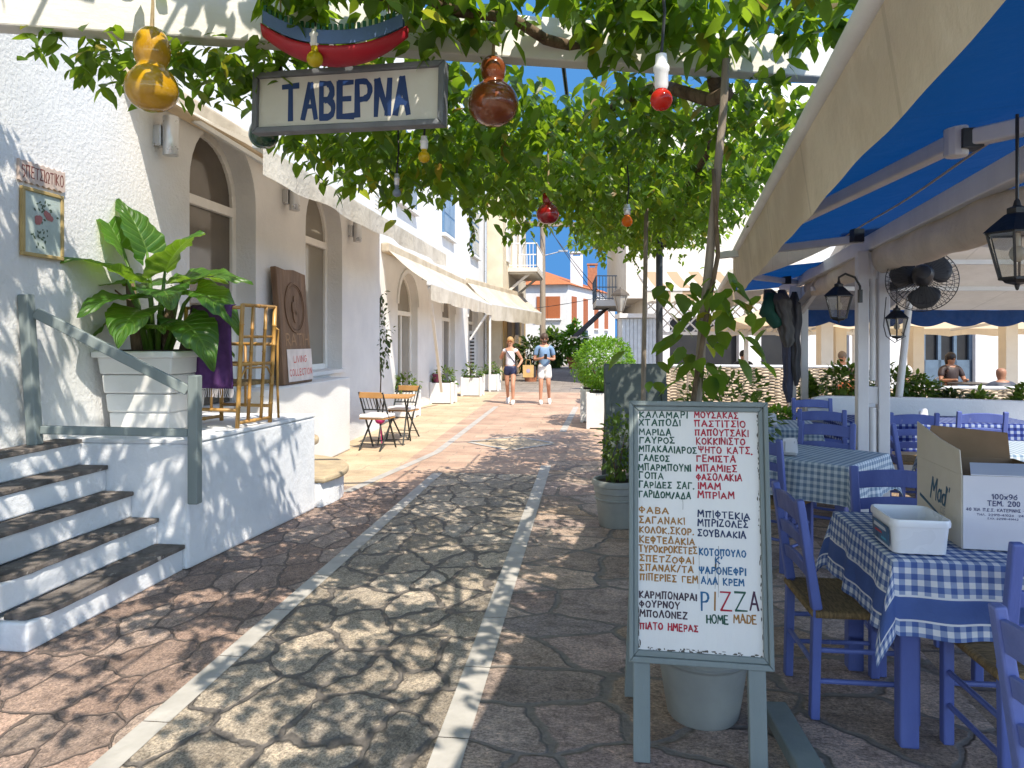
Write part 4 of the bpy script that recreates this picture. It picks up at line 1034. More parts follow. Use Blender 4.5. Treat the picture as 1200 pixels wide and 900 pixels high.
def tf(u, v):
    x = .262; w_ = -.2 + .40 * u; z = .70 - .53 * v if v < 1 else .2
    if v < .1: return tm @ Vector((-.20 - .03 * (v / .1), w_ - .02, .972))
    return tm @ Vector((-.237 - .012 * math.sin(u * 17 + v * 2) - .01 * v, w_ - .02 + .012 * math.sin(v * 5), .972 - .66 * (v - .1) / .9))
mb.grid(tf, 24, 18); mb.build('cloth', M['purple'], tw, True, smooth='all', solid=.006)
mb = MB()
for i in range(26):
    p = tf(i / 25, 1); mb.tube([p, p + Vector((.004, 0, -.035)), p + Vector((random.uniform(-.006, .006), random.uniform(-.006, .006), -.07))], .003, 4)
mb.build('fringe', M['fringe'], tw, True)

# planters along the second house
pl = [(472, 490, .50, 'white planter box nearest the folding chairs', 1), (517, 473.5, .58, 'white planter box with a magenta pot beside the leaning pole', 2), (552, 464.5, .58, 'white planter box between the far arched doors', 3), (575, 458.5, .5, 'farthest white planter box beside the louvred box', 4)]
for px, py, ww, lab, s in pl:
    g = G(px, py); g.y += ww / 2
    t = box_planter('planter', lab, 'planter', g, ww, .5, None, s, 'white planter boxes along the shop doors')
    leaf_cloud(g + Vector((0, 0, .66)), (ww * .5, ww * .45, .22), 260, .10, s, .3, .5, t, 'hedge')
    if s == 3: twigs(t, g + Vector((-.05, 0, .5)), [g + Vector((-.05, 0, 1.35)), g + Vector((-.12, 0, 1.0))], .012)
    if s == 2:
        mb = MB(); q = g + Vector((-.14, -.16, .52)); mb.lathe([(.075, 0), (.11, .2), (.12, .2), (.12, .22)], q, 14)
        tag(mb.build('flower_pot', paint('magenta_pot', (.19, .03, .07)), None, True, smooth=True), 'small magenta flower pot standing in a white planter', 'flower pot')
# climber on the corner of the first house
p = Vector((XB + .03, 12.9, 0))
cl = thing('climbing_plant', 'thin leafy climber on the corner behind the folding chairs', 'plant', p)
mb = MB(); mb.tube([p + Vector((.1, .05, 0)), p + Vector((.12, .1, .9)), p + Vector((.1, .0, 1.5)), p + Vector((.12, .1, 2.4))], .012, 6); mb.build('stem', M['bark'], cl, True)
leaf_cloud(p + Vector((.16, .12, 1.75)), (.16, .28, .75), 240, .09, 9, .2, .5, cl, 'darkleaf')
# louvred white box and dark bush by the far corner
g = G(546, 452); t = thing('louvred_cabinet', 'white louvred cabinet against the cream house', 'cabinet', W(-1.65, 24.8))
p = W(-1.65, 24.8); mb = MB(); mb.box(p + Vector((0, 0, .95)), (.85, .5, 1.9), RZ); mb.build('body', M['metal_white'], t, True, bevel=.02)
mb = MB()
for k in range(14):
    for j in range(4): mb.box(p + RT * (-.3 + j * .2) + FW * -.255 + Vector((0, 0, .25 + k * .115)), (.14, .02, .05), RZ)
mb.build('louvre', M['dark_in'], t, True)
def bush_thing(name, label, c, rad, n, size, seed, mat, pot=None, cat='shrub', potmat='terracotta', group=None):
    c = Vector(c); t = thing(name, label, cat, c, 0, group); zb = 0
    if pot:
        mb = MB(); mb.lathe([(pot * .72, 0), (pot, pot * 1.3), (pot * 1.1, pot * 1.3), (pot * 1.1, pot * 1.5), (pot * .95, pot * 1.5), (pot * .93, pot * 1.38), (.001, pot * 1.36)], c, 22); mb.build('pot', M[potmat], t, True, smooth=True); zb = pot * 1.4
    cc = c + Vector((0, 0, zb + rad[2] * .95)); r = random.Random(seed)
    twigs(t, c + Vector((0, 0, zb)), [cc + Vector((r.uniform(-.6, .6) * rad[0], r.uniform(-.6, .6) * rad[1], r.uniform(-.2, .6) * rad[2])) for _ in range(7)], .03 * max(rad) + .008)
    leaf_cloud(cc, rad, n, size, seed, .35, .45, t, mat); return t
bush_thing('bush', 'dark leafy bush in a pot behind the walking woman', G(622, 447) , (.6, .5, .62), 700, .2, 21, 'darkleaf', .3)
bush_thing('bush', 'tall green bush against the white house at the street end', W(2.2, 41), (.75, .7, 1.1), 1100, .3, 22, 'hedge')
bush_thing('bush', 'bright green bush in a terracotta pot at the street end', W(3.45, 40), (.7, .7, .95), 1000, .28, 23, 'lettuce', .42)
# bright shrub in two white tubs on the right of the street
g = G(709, 503); g += Vector((0, .3, 0))
t = box_planter('planter', 'square white planter with a bright clipped shrub beyond the grey board', 'planter', g, .66, .62, None, 31)
leaf_cloud(g + Vector((.02, 0, 1.16)), (.52, .5, .50), 4200, .062, 31, .7, .16, t, 'lettuce'); twigs(t, g + Vector((0, 0, .6)), [g + Vector((x, y, 1.2)) for x, y in ((-.3, 0), (.3, .1), (0, -.3), (.1, .3))], .02)
g2 = g + Vector((-.12, 1.0, 0))
t = box_planter('planter', 'white planter half hidden behind the clipped shrub', 'planter', g2, .66, .62, None, 32)
leaf_cloud(g2 + Vector((0, 0, 1.1)), (.48, .5, .46), 2200, .065, 32, .5, .3, t, 'lettuce')

# ================================================================== bistro set outside the plinth
def folding_chair(label, c, rz, first=None, cush=True):
    if first is not None: return place(first, False, c, rz, label, 'folding bistro chairs')
    t = thing('folding_chair', label, 'chair', c, rz, 'folding bistro chairs'); bl = paint('dark_steel', (.03, .035, .035))
    for s in (-1, 1):
        mb = MB(); mb.bar((s * .19, .22, 0), (s * .19, -.2, .84), .022, .014); mb.build('leg', bl, t)
        mb = MB(); mb.bar((s * .165, -.24, 0), (s * .165, .18, .45), .022, .014); mb.build('leg', bl, t)
    mb = MB(); mb.bar((-.19, -.19, .80), (.19, -.19, .80), .016, .085); mb.build('backrest', M['teak'], t, bevel=.006)
    mb = MB()
    for i in range(6): mb.bar((-.14 + i * .056, -.175, .76), (-.14 + i * .056, -.075, .58), .012, .006)
    mb.bar((-.18, -.075, .58), (.18, -.075, .58), .012, .02); mb.build('back_slat', bl, t)
    mb = MB(); 
    for i in range(6): mb.box((0, -.15 + i * .062, .455), (.40, .05, .018))
    mb.build('seat', M['teak'], t, bevel=.004)
    for y in (.17, -.19):
        mb = MB(); mb.bar((-.17, y, .1), (.17, y, .1), .012, .012); mb.build('stretcher', bl, t)
    if cush:
        mb = MB(); mb.box((0, 0, .492), (.40, .38, .05)); mb.build('cushion', M['cushion'], t, bevel=.022, seg=3)
    return t
ga = G(436, 528); ga += Vector((.05, .38, 0))
f0 = folding_chair('nearer bistro chair with a white cushion, left of the teak table', Vector((-3.08, 10.35, 0)), R(-12))
folding_chair('farther bistro chair beyond the teak table, cushioned', Vector((-3.0, 11.55, 0)), R(168), f0)
tb = thing('bistro_table', 'small teak topped folding bistro table between two chairs', 'table', (-3.0, 10.95, 0), R(4)); bl = paint('dark_steel', (.03, .035, .035))
mb = MB()
for i in range(9): mb.box((0, -.28 + i * .07, .725), (.58, .062, .024))
mb.build('tabletop', M['teak'], tb, bevel=.004)
for s in (-1, 1):
    mb = MB(); mb.bar((s * .22, .25, 0), (s * .22, -.24, .71), .022, .016); mb.build('leg', bl, tb)
    mb = MB(); mb.bar((s * .19, -.25, 0), (s * .19, .24, .71), .022, .016); mb.build('leg', bl, tb)
for y in (.24, -.24):
    mb = MB(); mb.bar((-.22, y, .02), (.22, y, .02), .014, .014); mb.build('stretcher', bl, tb)
mb = MB(); r = random.Random(8)
mb.ball(Vector((-3.2, 10.9, .36)), (.08, .08, .06), 10); mb.tube([Vector((-3.2, 10.9, .34)), Vector((-3.18, 10.92, 0))], .008, 6)
tag(mb.build('flower', paint('magenta_bloom', (.5, .03, .16)), None, True, smooth=True), 'magenta blossom low under the bistro table', 'flower')
# ================================================================== pergola and vine
pg = thing('pergola', 'white beamed pergola over the street carrying the vine', 'pergola', W(-.5, 3.3))
BA = W(-3.55, 2.81, 3.0); BB = W(1.62, 3.655, 3.0)
mb = MB(); mb.bar(BA, BB, .10, .20); mb.build('beam', M['beam_white'], pg, True, bevel=.008)
def beam_at(X, z=3.0, off=0.0):
    t = (X + 3.55) / (1.62 + 3.55); return W(X, 2.81 + (3.655 - 2.81) * t - off, z)
for i, (xa, ya, xb, yb) in enumerate([(-1.5, -1.5, -1.55, 5.0), (-.9, -1.5, -.75, 7.2), (-.2, -1.5, -.1, 8.2), (.45, -1.2, .55, 10.5), (.8, 2.0, 1.2, 10.8)]):
    mb = MB(); mb.tube([(xa, ya, 3.16), ((xa + xb) / 2, (ya + yb) / 2, 3.13), (xb, yb, 3.16)], .012, 6); mb.build('rafter_wire', M['wire'], pg, True)
mb = MB(); mb.bar(W(-1.3, 6.1, 3.12), W(1.6, 6.3, 3.12), .05, .06); mb.build('cross_bar', M['pole_wood'], pg, True)
mb = MB(); mb.bar(W(.2, 9.4, 3.1), W(2.3, 9.6, 3.1), .05, .06); mb.build('cross_bar', M['pole_wood'], pg, True)
p = G(751, 607); p2 = P(756, 250, FPX * CAMH / (607 - HOR))
mb = MB(); mb.tube([W(1.10, 6.15, 0), W(1.12, 6.15, 1.6), W(1.15, 6.17, 3.1)], [.024, .02, .018], 10); mb.build('post', M['pole_wood'], pg, True, smooth=True)
mb = MB(); mb.tube([W(1.93, 9.5, 0), W(1.93, 9.5, 3.1)], .045, 12); mb.build('post', paint('dark_grey_post', (.05, .055, .06)), pg, True, smooth=True)

# ------- vine
VN = thing('climbing_vine', 'leafy vine covering the pergola and climbing a pole from the grey pot', 'vine', W(.83, 3.12, .45))
mb = MB(); rr = random.Random(2)
trunk = [P(822, 780, 3.12), P(820, 620, 3.12), P(817, 470, 3.12), P(824, 380, 3.12), P(832, 300, 3.13), P(841, 200, 3.15), P(848, 125, 3.17), P(851, 70, 3.2)]
mb.tube(trunk, [.02, .02, .021, .02, .019, .018, .018, .017], 9); mb.build('support_pole', M['pole_wood'], VN, True, smooth=True)
mb = MB(); tw_ = [q + RT * (.03 * math.sin(i * 2.1)) - FW * .03 for i, q in enumerate(trunk)]
mb.tube(tw_[:6], [.014, .013, .012, .011, .01, .009], 7); mb.build('trunk', M['bark'], VN, True, smooth='all')
mb = MB()
def branch(pts, r): 
    P_ = [Vector(q) for q in pts]; out = [P_[0]]
    for a, b in zip(P_[:-1], P_[1:]):
        for k in range(1, 5):
            out.append(a.lerp(b, k / 4) + Vector((rr.uniform(-.04, .04), rr.uniform(-.04, .04), rr.uniform(-.03, .03))) * (k < 4))
    mb.tube(out, [r * (1 - .6 * i / len(out)) for i in range(len(out))], 7)
top = trunk[-1]
branch([top - Vector((0, 0, .15)), W(.75, 3.9, 2.95), W(.2, 5.2, 2.98), W(-.3, 6.2, 3.0)], .035)
branch([W(1.0, 3.6, 2.9), W(1.3, 4.8, 2.85), W(1.5, 6.5, 2.85), W(1.8, 8.4, 2.8), W(2.1, 10.2, 2.85)], .035)
branch([W(.7, 3.6, 2.95), W(0, 3.2, 3.02), W(-.8, 2.9, 3.05), W(-1.6, 2.4, 3.1)], .03)
branch([W(-.9, 3.1, 3.0), W(-1.3, 3.9, 2.85), W(-1.1, 4.6, 2.9)], .02)
branch([W(.4, 6.0, 2.78), W(.9, 7.2, 2.85), W(1.5, 8.2, 2.9), W(1.9, 9.2, 2.95)], .026)
branch([W(.8, 2.9, 3.0), W(.9, 1.6, 3.1), W(.4, -.5, 3.1)], .03)
branch([W(-1.6, 2.4, 3.1), W(-2.2, 1.5, 3.5), W(-2.8, 2.5, 3.7), W(-2.9, 3.6, 3.75)], .03)
mb.build('branch', M['bark'], VN, True, smooth='all')
POLY = [(-2.45, 2.35), (-2.05, 2.62), (-1.72, 3.0), (-1.72, 3.5), (-1.60, 4.2), (-1.22, 4.7), (-1.06, 6.0), (-.68, 6.3), (-.12, 7.2), (.25, 9.0), (.6, 11), (1.45, 11), (1.5, 7.3), (1.35, 4.6), (1.25, 2.8), (.55, 0), (.4, -2.2), (-2.6, -2.2), (-2.9, 1.4)]
def inside(x, y, poly=POLY):
    c = False; j = len(poly) - 1
    for i in range(len(poly)):
        xi, yi = poly[i]; xj, yj = poly[j]
        if (yi > y) != (yj > y) and x < (xj - xi) * (y - yi) / (yj - yi) + xi: c = not c
        j = i
    return c
def edge_dist(x, y, poly=POLY):
    best = 9
    for (ax, ay), (bx_, by_) in zip(poly, poly[1:] + poly[:1]):
        dx, dy = bx_ - ax, by_ - ay; t = max(0, min(1, ((x - ax) * dx + (y - ay) * dy) / (dx * dx + dy * dy)))
        best = min(best, math.hypot(x - ax - dx * t, y - ay - dy * t))
    return best
V, F = [], []; r = random.Random(12)
def cluster(c, n, L0, V=V, F=F):
    ax = rv(r); ax.z = -.2 - .5 * r.random(); a0 = r.uniform(0, 6.28)
    for k in range(n):
        a = a0 + k * 1.15 + r.uniform(-.3, .3); d = Vector((math.cos(a), math.sin(a), -.15 - r.random() * .95))
        pos = c + Vector((r.uniform(-.05, .05), r.uniform(-.05, .05), r.uniform(-.06, .06))); L = L0 * r.uniform(.65, 1.25)
        place_leaf(V, F, pos, d, Vector((r.uniform(-.5, .5), r.uniform(-.5, .5), 1)), L, L * r.uniform(.46, .62), r.uniform(.1, .35), r.uniform(.05, .4))
tries = 0; cnt = 0
DENS = 1.0
while cnt < 4500 and tries < 200000:
    tries += 1
    x = r.uniform(-2.95, 1.5); y = r.uniform(-2.2, 11)
    if not inside(x, y): continue
    nn = noise.noise(Vector((x * 1.15, y * 1.15, 3.3))) + .5 * noise.noise(Vector((x * 2.9, y * 2.9, 8)))
    thr = -.24 if y > 2.7 else .0
    if nn < thr and r.random() > .12: continue
    ed = edge_dist(x, y)
    if y < 2.35:                     # above and behind the camera: thinner, lets the sun through in flecks
        if r.random() < .48: continue
        zb = 3.18
    else: zb = 3.02
    if 3.0 < y < 3.9 and False: continue
    z = zb + .10 * noise.noise(Vector((x * 1.7, y * 1.7, 0))) + r.gauss(0, .075)
    if y > 3.4: z -= abs(r.gauss(0, .17)) + .03
    if y > 5.5: z += .10 + .035 * (y - 5.5)
    c = Vector((x, y, z))
    # the beam's face stays mostly clear
    q = Vector((x, y, 0)); dX = q.dot(RT); dd = q.dot(FW); tb_ = beam_at(dX); bd = dd - tb_.dot(FW)
    if -.75 < bd < .12 and z < 3.05 and dX < -1.15: continue
    if -.75 < bd < .12 and z < 3.12 and r.random() < .85: continue
    cluster(c, r.randint(3, 6), .105 if y < 3.6 else .088); cnt += 1
# fringe hanging in front of the beam, along its right half
for _ in range(230):
    X = r.uniform(-1.05, 1.6); c = beam_at(X, 3.09 + r.gauss(0, .055), r.uniform(.10, .6))
    if X > .95 and r.random() < .3: continue
    if X < -.1: c.z += .03
    cluster(c, r.randint(3, 5), .12)
for X0, n, zb in ((.42, 5, 2.86), (.78, 5, 2.90), (-.88, 6, 2.95), (-.35, 7, 2.93), (-.15, 4, 2.98), (.95, 4, 2.92)):
    for _ in range(n): cluster(beam_at(X0 + r.gauss(0, .07), zb + abs(r.gauss(0, .1)), r.uniform(.10, .3)), 3, .13)
# leaves low under the far right part, in the sun
for _ in range(420):
    X = r.uniform(.8, 2.1); d = r.uniform(7.0, 10.4); cluster(W(X, d, 2.95 + r.gauss(0, .11) + .02 * (d - 7)), r.randint(3, 5), .10)
for _ in range(330):
    X = r.uniform(-.1, 1.6); d = r.uniform(5.0, 7.2); cluster(W(X, d, 2.80 + r.gauss(0, .10)), r.randint(3, 5), .095)
# under the beam's left part, against the wall
for _ in range(85):
    X = r.uniform(-2.02, -1.05); d = r.uniform(3.06, 3.5) + .2 * (X + 1.05) * .3
    cluster(W(X, d, 2.86 + r.gauss(0, .035) - .10 * (X + 1.9) * (r.random() ** .7)), r.randint(3, 5), .085)
# behind the sign, below the beam on the left
for _ in range(150):
    X = r.uniform(-1.35, .2); d = r.uniform(3.7, 4.9); 
    if X < -1.3 + (d - 3.7) * .15: continue
    cluster(W(X, d, 2.62 + r.gauss(0, .07) + max(0, -.75 - X) * .28), 4, .115)
mb = MB(); mb.add(V, F); fol = mb.build('foliage', M['vine'], VN, True, smooth='all')
# hanging strands
V2, F2 = [], []; sm = MB()
for px, y0_, y1_, d in ((553, 205, 300, 6.2), (430, 165, 212, 4.6), (745, 250, 318, 9.5), (700, 230, 280, 8.0), (640, 215, 262, 7.2)):
    n = int((y1_ - y0_) / 3.2); pts = []
    for i in range(n):
        q = P(px + 3 * math.sin(i * .7), y0_ + (y1_ - y0_) * i / n, d); pts.append(q); L = .085 * (1 - .5 * i / n)
        for _ in range(2):
            a = r.uniform(0, 6.28); place_leaf(V2, F2, q, Vector((math.cos(a), math.sin(a), -.8)), Vector((0, 0, 1)), L, L * .6)
    sm.tube(pts, .005, 5)
mb = MB(); mb.add(V2, F2); mb.build('hanging_foliage', M['vine'], VN, True, smooth='all'); sm.build('tendril', M['bark'], VN, True)
# big leaves up the pole
V3, F3 = [], []
for i in range(64):
    t = r.random(); py = 320 + 128 * t; px = 828 - 10 * t + r.gauss(0, 24 + 10 * math.sin(t * 3.1)); q = P(px, py, 3.08 + r.gauss(0, .10))
    a = r.uniform(0, 6.28); L = r.uniform(.055, .115)
    place_leaf(V3, F3, q, Vector((math.cos(a), math.sin(a), -.35 - r.random() * .6)), Vector((r.uniform(-.4, .4), r.uniform(-.6, .2), 1)), L, L * .68, .2, .3)
for (px, py, dx, L) in ((868, 352, .9, .16), (790, 392, -.9, .17), (800, 375, -.4, .12), (772, 400, -.8, .1), (880, 395, .7, .15), (862, 328, .5, .13), (845, 345, .3, .13), (868, 420, .3, .15), (885, 405, .6, .13), (855, 318, .2, .11), (806, 425, -.6, .13), (870, 340, .8, .12)):
    place_leaf(V3, F3, P(px - dx * 12, py, 3.02), RT * dx + Vector((0, 0, -.35)) - FW * .1, Vector((0, -.5, 1)), L * .8, L * .5, .2, .35)
mb = MB(); mb.add(V3, F3); mb.build('pole_foliage', M['vine'], VN, True, smooth='all')
# a second vine on a higher wire, above and to the left of the frame: its shade falls on the wall and the steps
UV_ = thing('upper_vine', 'higher vine shading the white wall and steps on the left', 'vine', (-2.6, 2.5, 3.7))
V4, F4 = [], []
PU = [(-3.65, 3.55), (-3.3, 3.85), (-2.95, 4.05), (-2.2, 4.3), (-1.5, 4.5), (-1.0, 4.55), (-1.0, 2.6), (-1.6, 1.6), (-1.7, .2), (-3.7, .2)]
n = 0
while n < 1150:
    x = r.uniform(-3.7, -1.0); y = r.uniform(.2, 4.55)
    if not inside(x, y, PU): continue
    if noise.noise(Vector((x * 1.6, y * 1.6, 14))) < -.12 and r.random() > .1: continue
    cluster(Vector((x, y, 3.95 + r.gauss(0, .07))), r.randint(3, 5), .12, V4, F4); n += 1
mb = MB(); mb.add(V4, F4); mb.build('foliage', M['vine'], UV_, True, smooth='all')
mb = MB()
for a_, b_ in (((-3.7, .2, 3.92), (-3.0, 4.0, 3.92)), ((-2.6, .2, 3.92), (-2.4, 3.9, 3.92)), ((-1.75, .2, 3.92), (-1.9, 3.4, 3.92)), ((XA, 1.5, 3.9), (-1.7, 1.5, 3.9)), ((XA, 3.4, 3.9), (-1.05, 3.3, 3.9)), ((-1.4, .2, 3.92), (-1.3, 4.4, 3.92))): mb.tube([a_, b_], .012, 6)
mb.build('trellis_wire', M['wire'], UV_, True)

# ================================================================== things hung from the beam
def sign_frame(corners):
    TL, TR, BR, BL = corners; u = (BR - BL); Wd = u.length; u.normalize(); v = (TL - BL); v = (v - u * v.dot(u)); H = v.length; v.normalize(); return BL, u, v, Wd, H
BLs = P(296, 157, 3.30); u_ = (P(520, 151, 3.08) - BLs); u_.z = u_.z * .6; Wd = u_.length; u_.normalize(); v_ = Vector((0, 0, 1)) - u_ * u_.z; v_.normalize(); n_ = u_.cross(v_)
H_ = .275
ts = thing('taverna_sign', 'white framed wooden tavern sign with dark blue hand painted letters', 'sign', BLs)
mb = MB(); f_ = .027
mb.prism([(.01, .01), (Wd - .01, .01), (Wd - .01, H_ - .01), (.01, H_ - .01)], BLs - n_ * .03, u_, v_, .025); mb.build('panel', M['sign_face'], ts, True)
mb = MB()
for q in ([(0, 0), (Wd, 0), (Wd - f_, f_), (f_, f_)], [(Wd, 0), (Wd, H_), (Wd - f_, H_ - f_), (Wd - f_, f_)], [(Wd, H_), (0, H_), (f_, H_ - f_), (Wd - f_, H_ - f_)], [(0, H_), (0, 0), (f_, f_), (f_, H_ - f_)]):
    mb.prism(q, BLs - n_ * .05, u_, v_, .065)
mb.build('frame', M['sign_frame'], ts, True, bevel=.006)
mb = MB(); fx = lambda x: (x - 66) / (1105 - 66) * Wd
for ch, a_, b_ in (('Τ', 240, 318), ('Α', 350, 420), ('Β', 446, 518), ('Ε', 545, 622), ('Ρ', 642, 718), ('Ν', 744, 816), ('Α', 852, 918)):
    write(mb, ch, BLs - n_ * .005, u_, v_, fx(a_), fx(b_), .060, .150, .026, .008, slope=0, lift0=.0012)
mb.build('lettering', paint('navy_letter', (.018, .05, .17), .45), ts, True)
mb = MB()
for t in (.12, .88):
    mb = MB(); a_ = BLs + u_ * Wd * t + v_ * H_ - n_ * .03; mb.tube([a_, Vector((a_.x, a_.y, 2.95)) - n_ * .03], .006, 6); mb.build('hanger', M['wire'], ts, True)

def gourd(label, px, ytop, ybot, d, rt_, rb, col, split=.40, rope=.25, rough=.25):
    top = P(px, ytop, d); bot = P(px, ybot, d); h = top.z - bot.z; s = d / FPX; rt_ *= s; rb *= s
    t = thing('hanging_gourd', label, 'gourd', top, 0, 'painted gourds hung from the pergola')
    prof = []; zl = rb * .88; n = 36; zt = h * (1 - split * .64) if split > .42 else h * (1 - split * .5)
    for i in range(n + 1):
        z = h * i / n
        a = math.sqrt(max(0, 1 - ((z - zl) / max(zl, 1e-3)) ** 2)) * rb if z < zl else math.sqrt(max(0, 1 - ((z - zl) / ((zt - zl) * .64)) ** 2)) * rb
        b = math.sqrt(max(0, 1 - ((z - zt) / (h - zt)) ** 2)) * rt_ if z > zt else math.sqrt(max(0, 1 - ((z - zt) / ((zt - zl) * .60)) ** 2)) * rt_
        neck = rt_ * .55 if h * (.45) < z < zt else 0
        prof.append((max((a ** 4 + b ** 4) ** .25, neck, .0), z))
    prof[0] = (rb * .28, 0.004); prof[-1] = (.004, h)
    mb = MB(); mb.lathe(prof, (bot.x, bot.y, bot.z), 26); mb.build('body', col, t, True, smooth='all')
    mb = MB(); mb.tube([top - Vector((0, 0, .01)), top + Vector((.004, 0, rope * .4)), top + Vector((0, .0, rope))], [.009, .006, .005], 7); mb.build('cord', M['rope'], t, True)
def varn(name, a, b, rough=.2):
    return pm(name, a, b, 9, rough, .25, 26, .5, lo=.3, hi=.66, coat=.5, bd=.006)
gourd('big yellow varnished gourd hung at the left end of the beam', 178, 31, 131, 2.93, 20.5, 29.5, varn('yellow_varnish', (.52, .30, .012), (.36, .18, .008)), .44)
gourd('brown varnished gourd hung right of the tavern sign', 578, 65, 148, 3.30, 15, 30, varn('brown_varnish', (.24, .065, .018), (.13, .03, .01)), .36)
gourd('small glossy red gourd hung over the middle of the street', 642, 222, 263, 4.4, 6.5, 13.5, varn('red_varnish', (.30, .008, .012), (.19, .004, .008)), .42)
gourd('dark green gourd half hidden behind the tavern sign', 309, 112, 174, 3.55, 10, 17, varn('green_varnish', (.012, .07, .028), (.006, .04, .016)), .40)

def bulb(label, px, ytop, ybot, d, col, socket='metal_white', cord=.25, frac=.52, rad=None):
    top = P(px, ytop, d); bot = P(px, ybot, d); h = top.z - bot.z; rb = (rad * d / FPX) if rad else h * .27; hs = h * frac
    t = thing('light_bulb', label, 'light bulb', top, 0, 'coloured festoon bulbs under the pergola')
    mb = MB(); zb = bot.z + h - hs
    mb.lathe([(rb * .50, 0), (rb * .62, hs * .1), (rb * .62, hs * .45), (rb * .72, hs * .5), (rb * .72, hs * .62), (rb * .55, hs * .7), (rb * .5, hs * .95), (rb * .12, hs)], (bot.x, bot.y, zb), 18)
    mb.build('socket', M[socket], t, True, smooth=True)
    mb = MB(); prof = []; n = 14; hb = h - hs
    for i in range(n + 1):
        z = hb * 1.04 * i / n; a = math.sqrt(max(0, 1 - ((z - rb) / rb) ** 2)) * rb if z < rb * 2 else 0
        prof.append((max(a, rb * .45 if z > rb else 0, .0005), z))
    mb.lathe(prof, (bot.x, bot.y, bot.z), 20); mb.build('glass', col, t, True, smooth='all')
    mb = MB(); mb.tube([top - Vector((0, 0, .005)), top + Vector((.01, 0, cord * .5)), top + Vector((0, .02, cord))], .005, 6); mb.build('cord', M['wire'], t, True)
bg = lambda n, c: pm(n, c, tuple(x * .8 for x in c), 6, .15, 0, 1, .5, trans=c, tfac=.35)
bulb('large red bulb in a white socket in front of the beam', 775, 62, 130, 2.15, bg('bulb_red', (.65, .03, .015)), frac=.63, rad=13)
bulb('yellow bulb in a white socket before the wooden boat', 369, 32, 79, 2.95, bg('bulb_yellow', (.70, .55, .02)), frac=.48, rad=9.5)
bulb('small yellow bulb hanging below the tavern sign', 497, 159, 191, 3.25, bg('bulb_amber', (.72, .50, .01)), frac=.5, rad=7)
bulb('small pale bulb with a blue collar, left of the yellow one', 465, 203, 231, 3.7, bg('bulb_pale', (.30, .34, .42)), 'alu', frac=.5, rad=5)
bulb('orange bulb among the far vine leaves', 735, 239, 266, 4.4, bg('bulb_orange', (.85, .22, .01)), 'alu', frac=.48, rad=6.5)
# wooden boat hung above the sign
bo = P(385, 62, 3.02); bt = thing('model_boat', 'red and blue wooden model boat hung above the tavern sign', 'model boat', bo)
def hull(u, v):
    x = -.27 + .60 * u; bw = .075 * (1 - (abs(u - .45) / .58) ** 2.2) + .002; rise = .11 * (abs(u - .5) * 2) ** 2.2
    a = math.pi * (v - .5)
    return bo + RT * x + FW * (bw * math.sin(a)) + Vector((0, 0, -.05 * math.cos(a) * (1 - .3 * abs(u - .5)) + rise))
mb = MB(); mb.grid(hull, 26, 10); mb.build('hull', paint('boat_red', (.42, .015, .03), .4), bt, True, smooth='all', solid=.006)
mb = MB()
def stripe(s):
    def fn(u, v):
        p = hull(.02 + .95 * u, 0 if s < 0 else 1); return p + Vector((0, 0, .004 + .055 * v)) + FW * s * .006
    return fn
mb.grid(stripe(-1), 24, 1); mb.grid(stripe(1), 24, 1); mb.build('gunwale', paint('boat_blue', (.10, .17, .36), .4), bt, True, solid=.006)
mb = MB()
for i in range(24):
    p = stripe(-1)(.02 + i * .04, 1); mb.box(p + Vector((0, 0, .012)), (.012, .01, .024))
mb.build('railing', paint('boat_green', (.02, .12, .07), .5), bt, True)
mb = MB(); q = [bo + RT * -.2 + Vector((0, 0, .07)), bo + RT * -.02 + Vector((0, 0, .07)), bo + RT * -.06 + Vector((0, 0, .19)), bo + RT * -.18 + Vector((0, 0, .17))]
mb.add(q, [(0, 1, 2, 3)]); mb.build('sail', M['board_white'], bt, True, solid=.004)
for x in (-.2, .25):
    mb = MB(); mb.tube([bo + RT * x + Vector((0, 0, .04)), bo + RT * x + Vector((0, 0, .36))], .004, 5); mb.build('hanger', M['rope'], bt, True)

# ================================================================== menu board
TLb, TRb, BLb, BRb = P(735, 469, 2.93), P(897, 470, 2.86), P(737, 771, 2.80), P(907, 787, 2.715)
O = BLb.copy(); u_ = (BRb - BLb); u_.z = 0; Wd = u_.length; u_.normalize(); v_ = (TLb - BLb + TRb - BRb); v_ = v_ - u_ * v_.dot(u_); H_ = v_.length / 2; v_.normalize(); n_ = u_.cross(v_)
O.z = (BLb.z + BRb.z) / 2 - .004
mbd = thing('menu_board', 'white painted Greek menu board in a grey green frame on two legs', 'menu board', W(.72, 2.75))
f_ = .036
mb = MB(); mb.prism([(.012, .012), (Wd - .012, .012), (Wd - .012, H_ - .012), (.012, H_ - .012)], O - n_ * .03, u_, v_, .03)
mb.build('panel', M['board_white'], mbd, True)
fo = [(0, 0), (Wd, 0), (Wd, H_), (0, H_)]; fi = [(f_, f_ * 1.25), (Wd - f_, f_ * 1.25), (Wd - f_, H_ - f_ * 1.1), (f_, H_ - f_ * 1.1)]; fm = [(a * .5 + b * .5, c * .5 + e * .5) for (a, c), (b, e) in zip(fo, fi)]
mb = MB()
for i in range(4):
    j = (i + 1) % 4; mb.prism([fo[i], fo[j], fm[j], fm[i]], O - n_ * .036, u_, v_, .056); mb.prism([fm[i], fm[j], fi[j], fi[i]], O - n_ * .034, u_, v_, .046)
mb.build('frame', M['sage_paint'], mbd, True, bevel=.004)
dn = v_ * -1
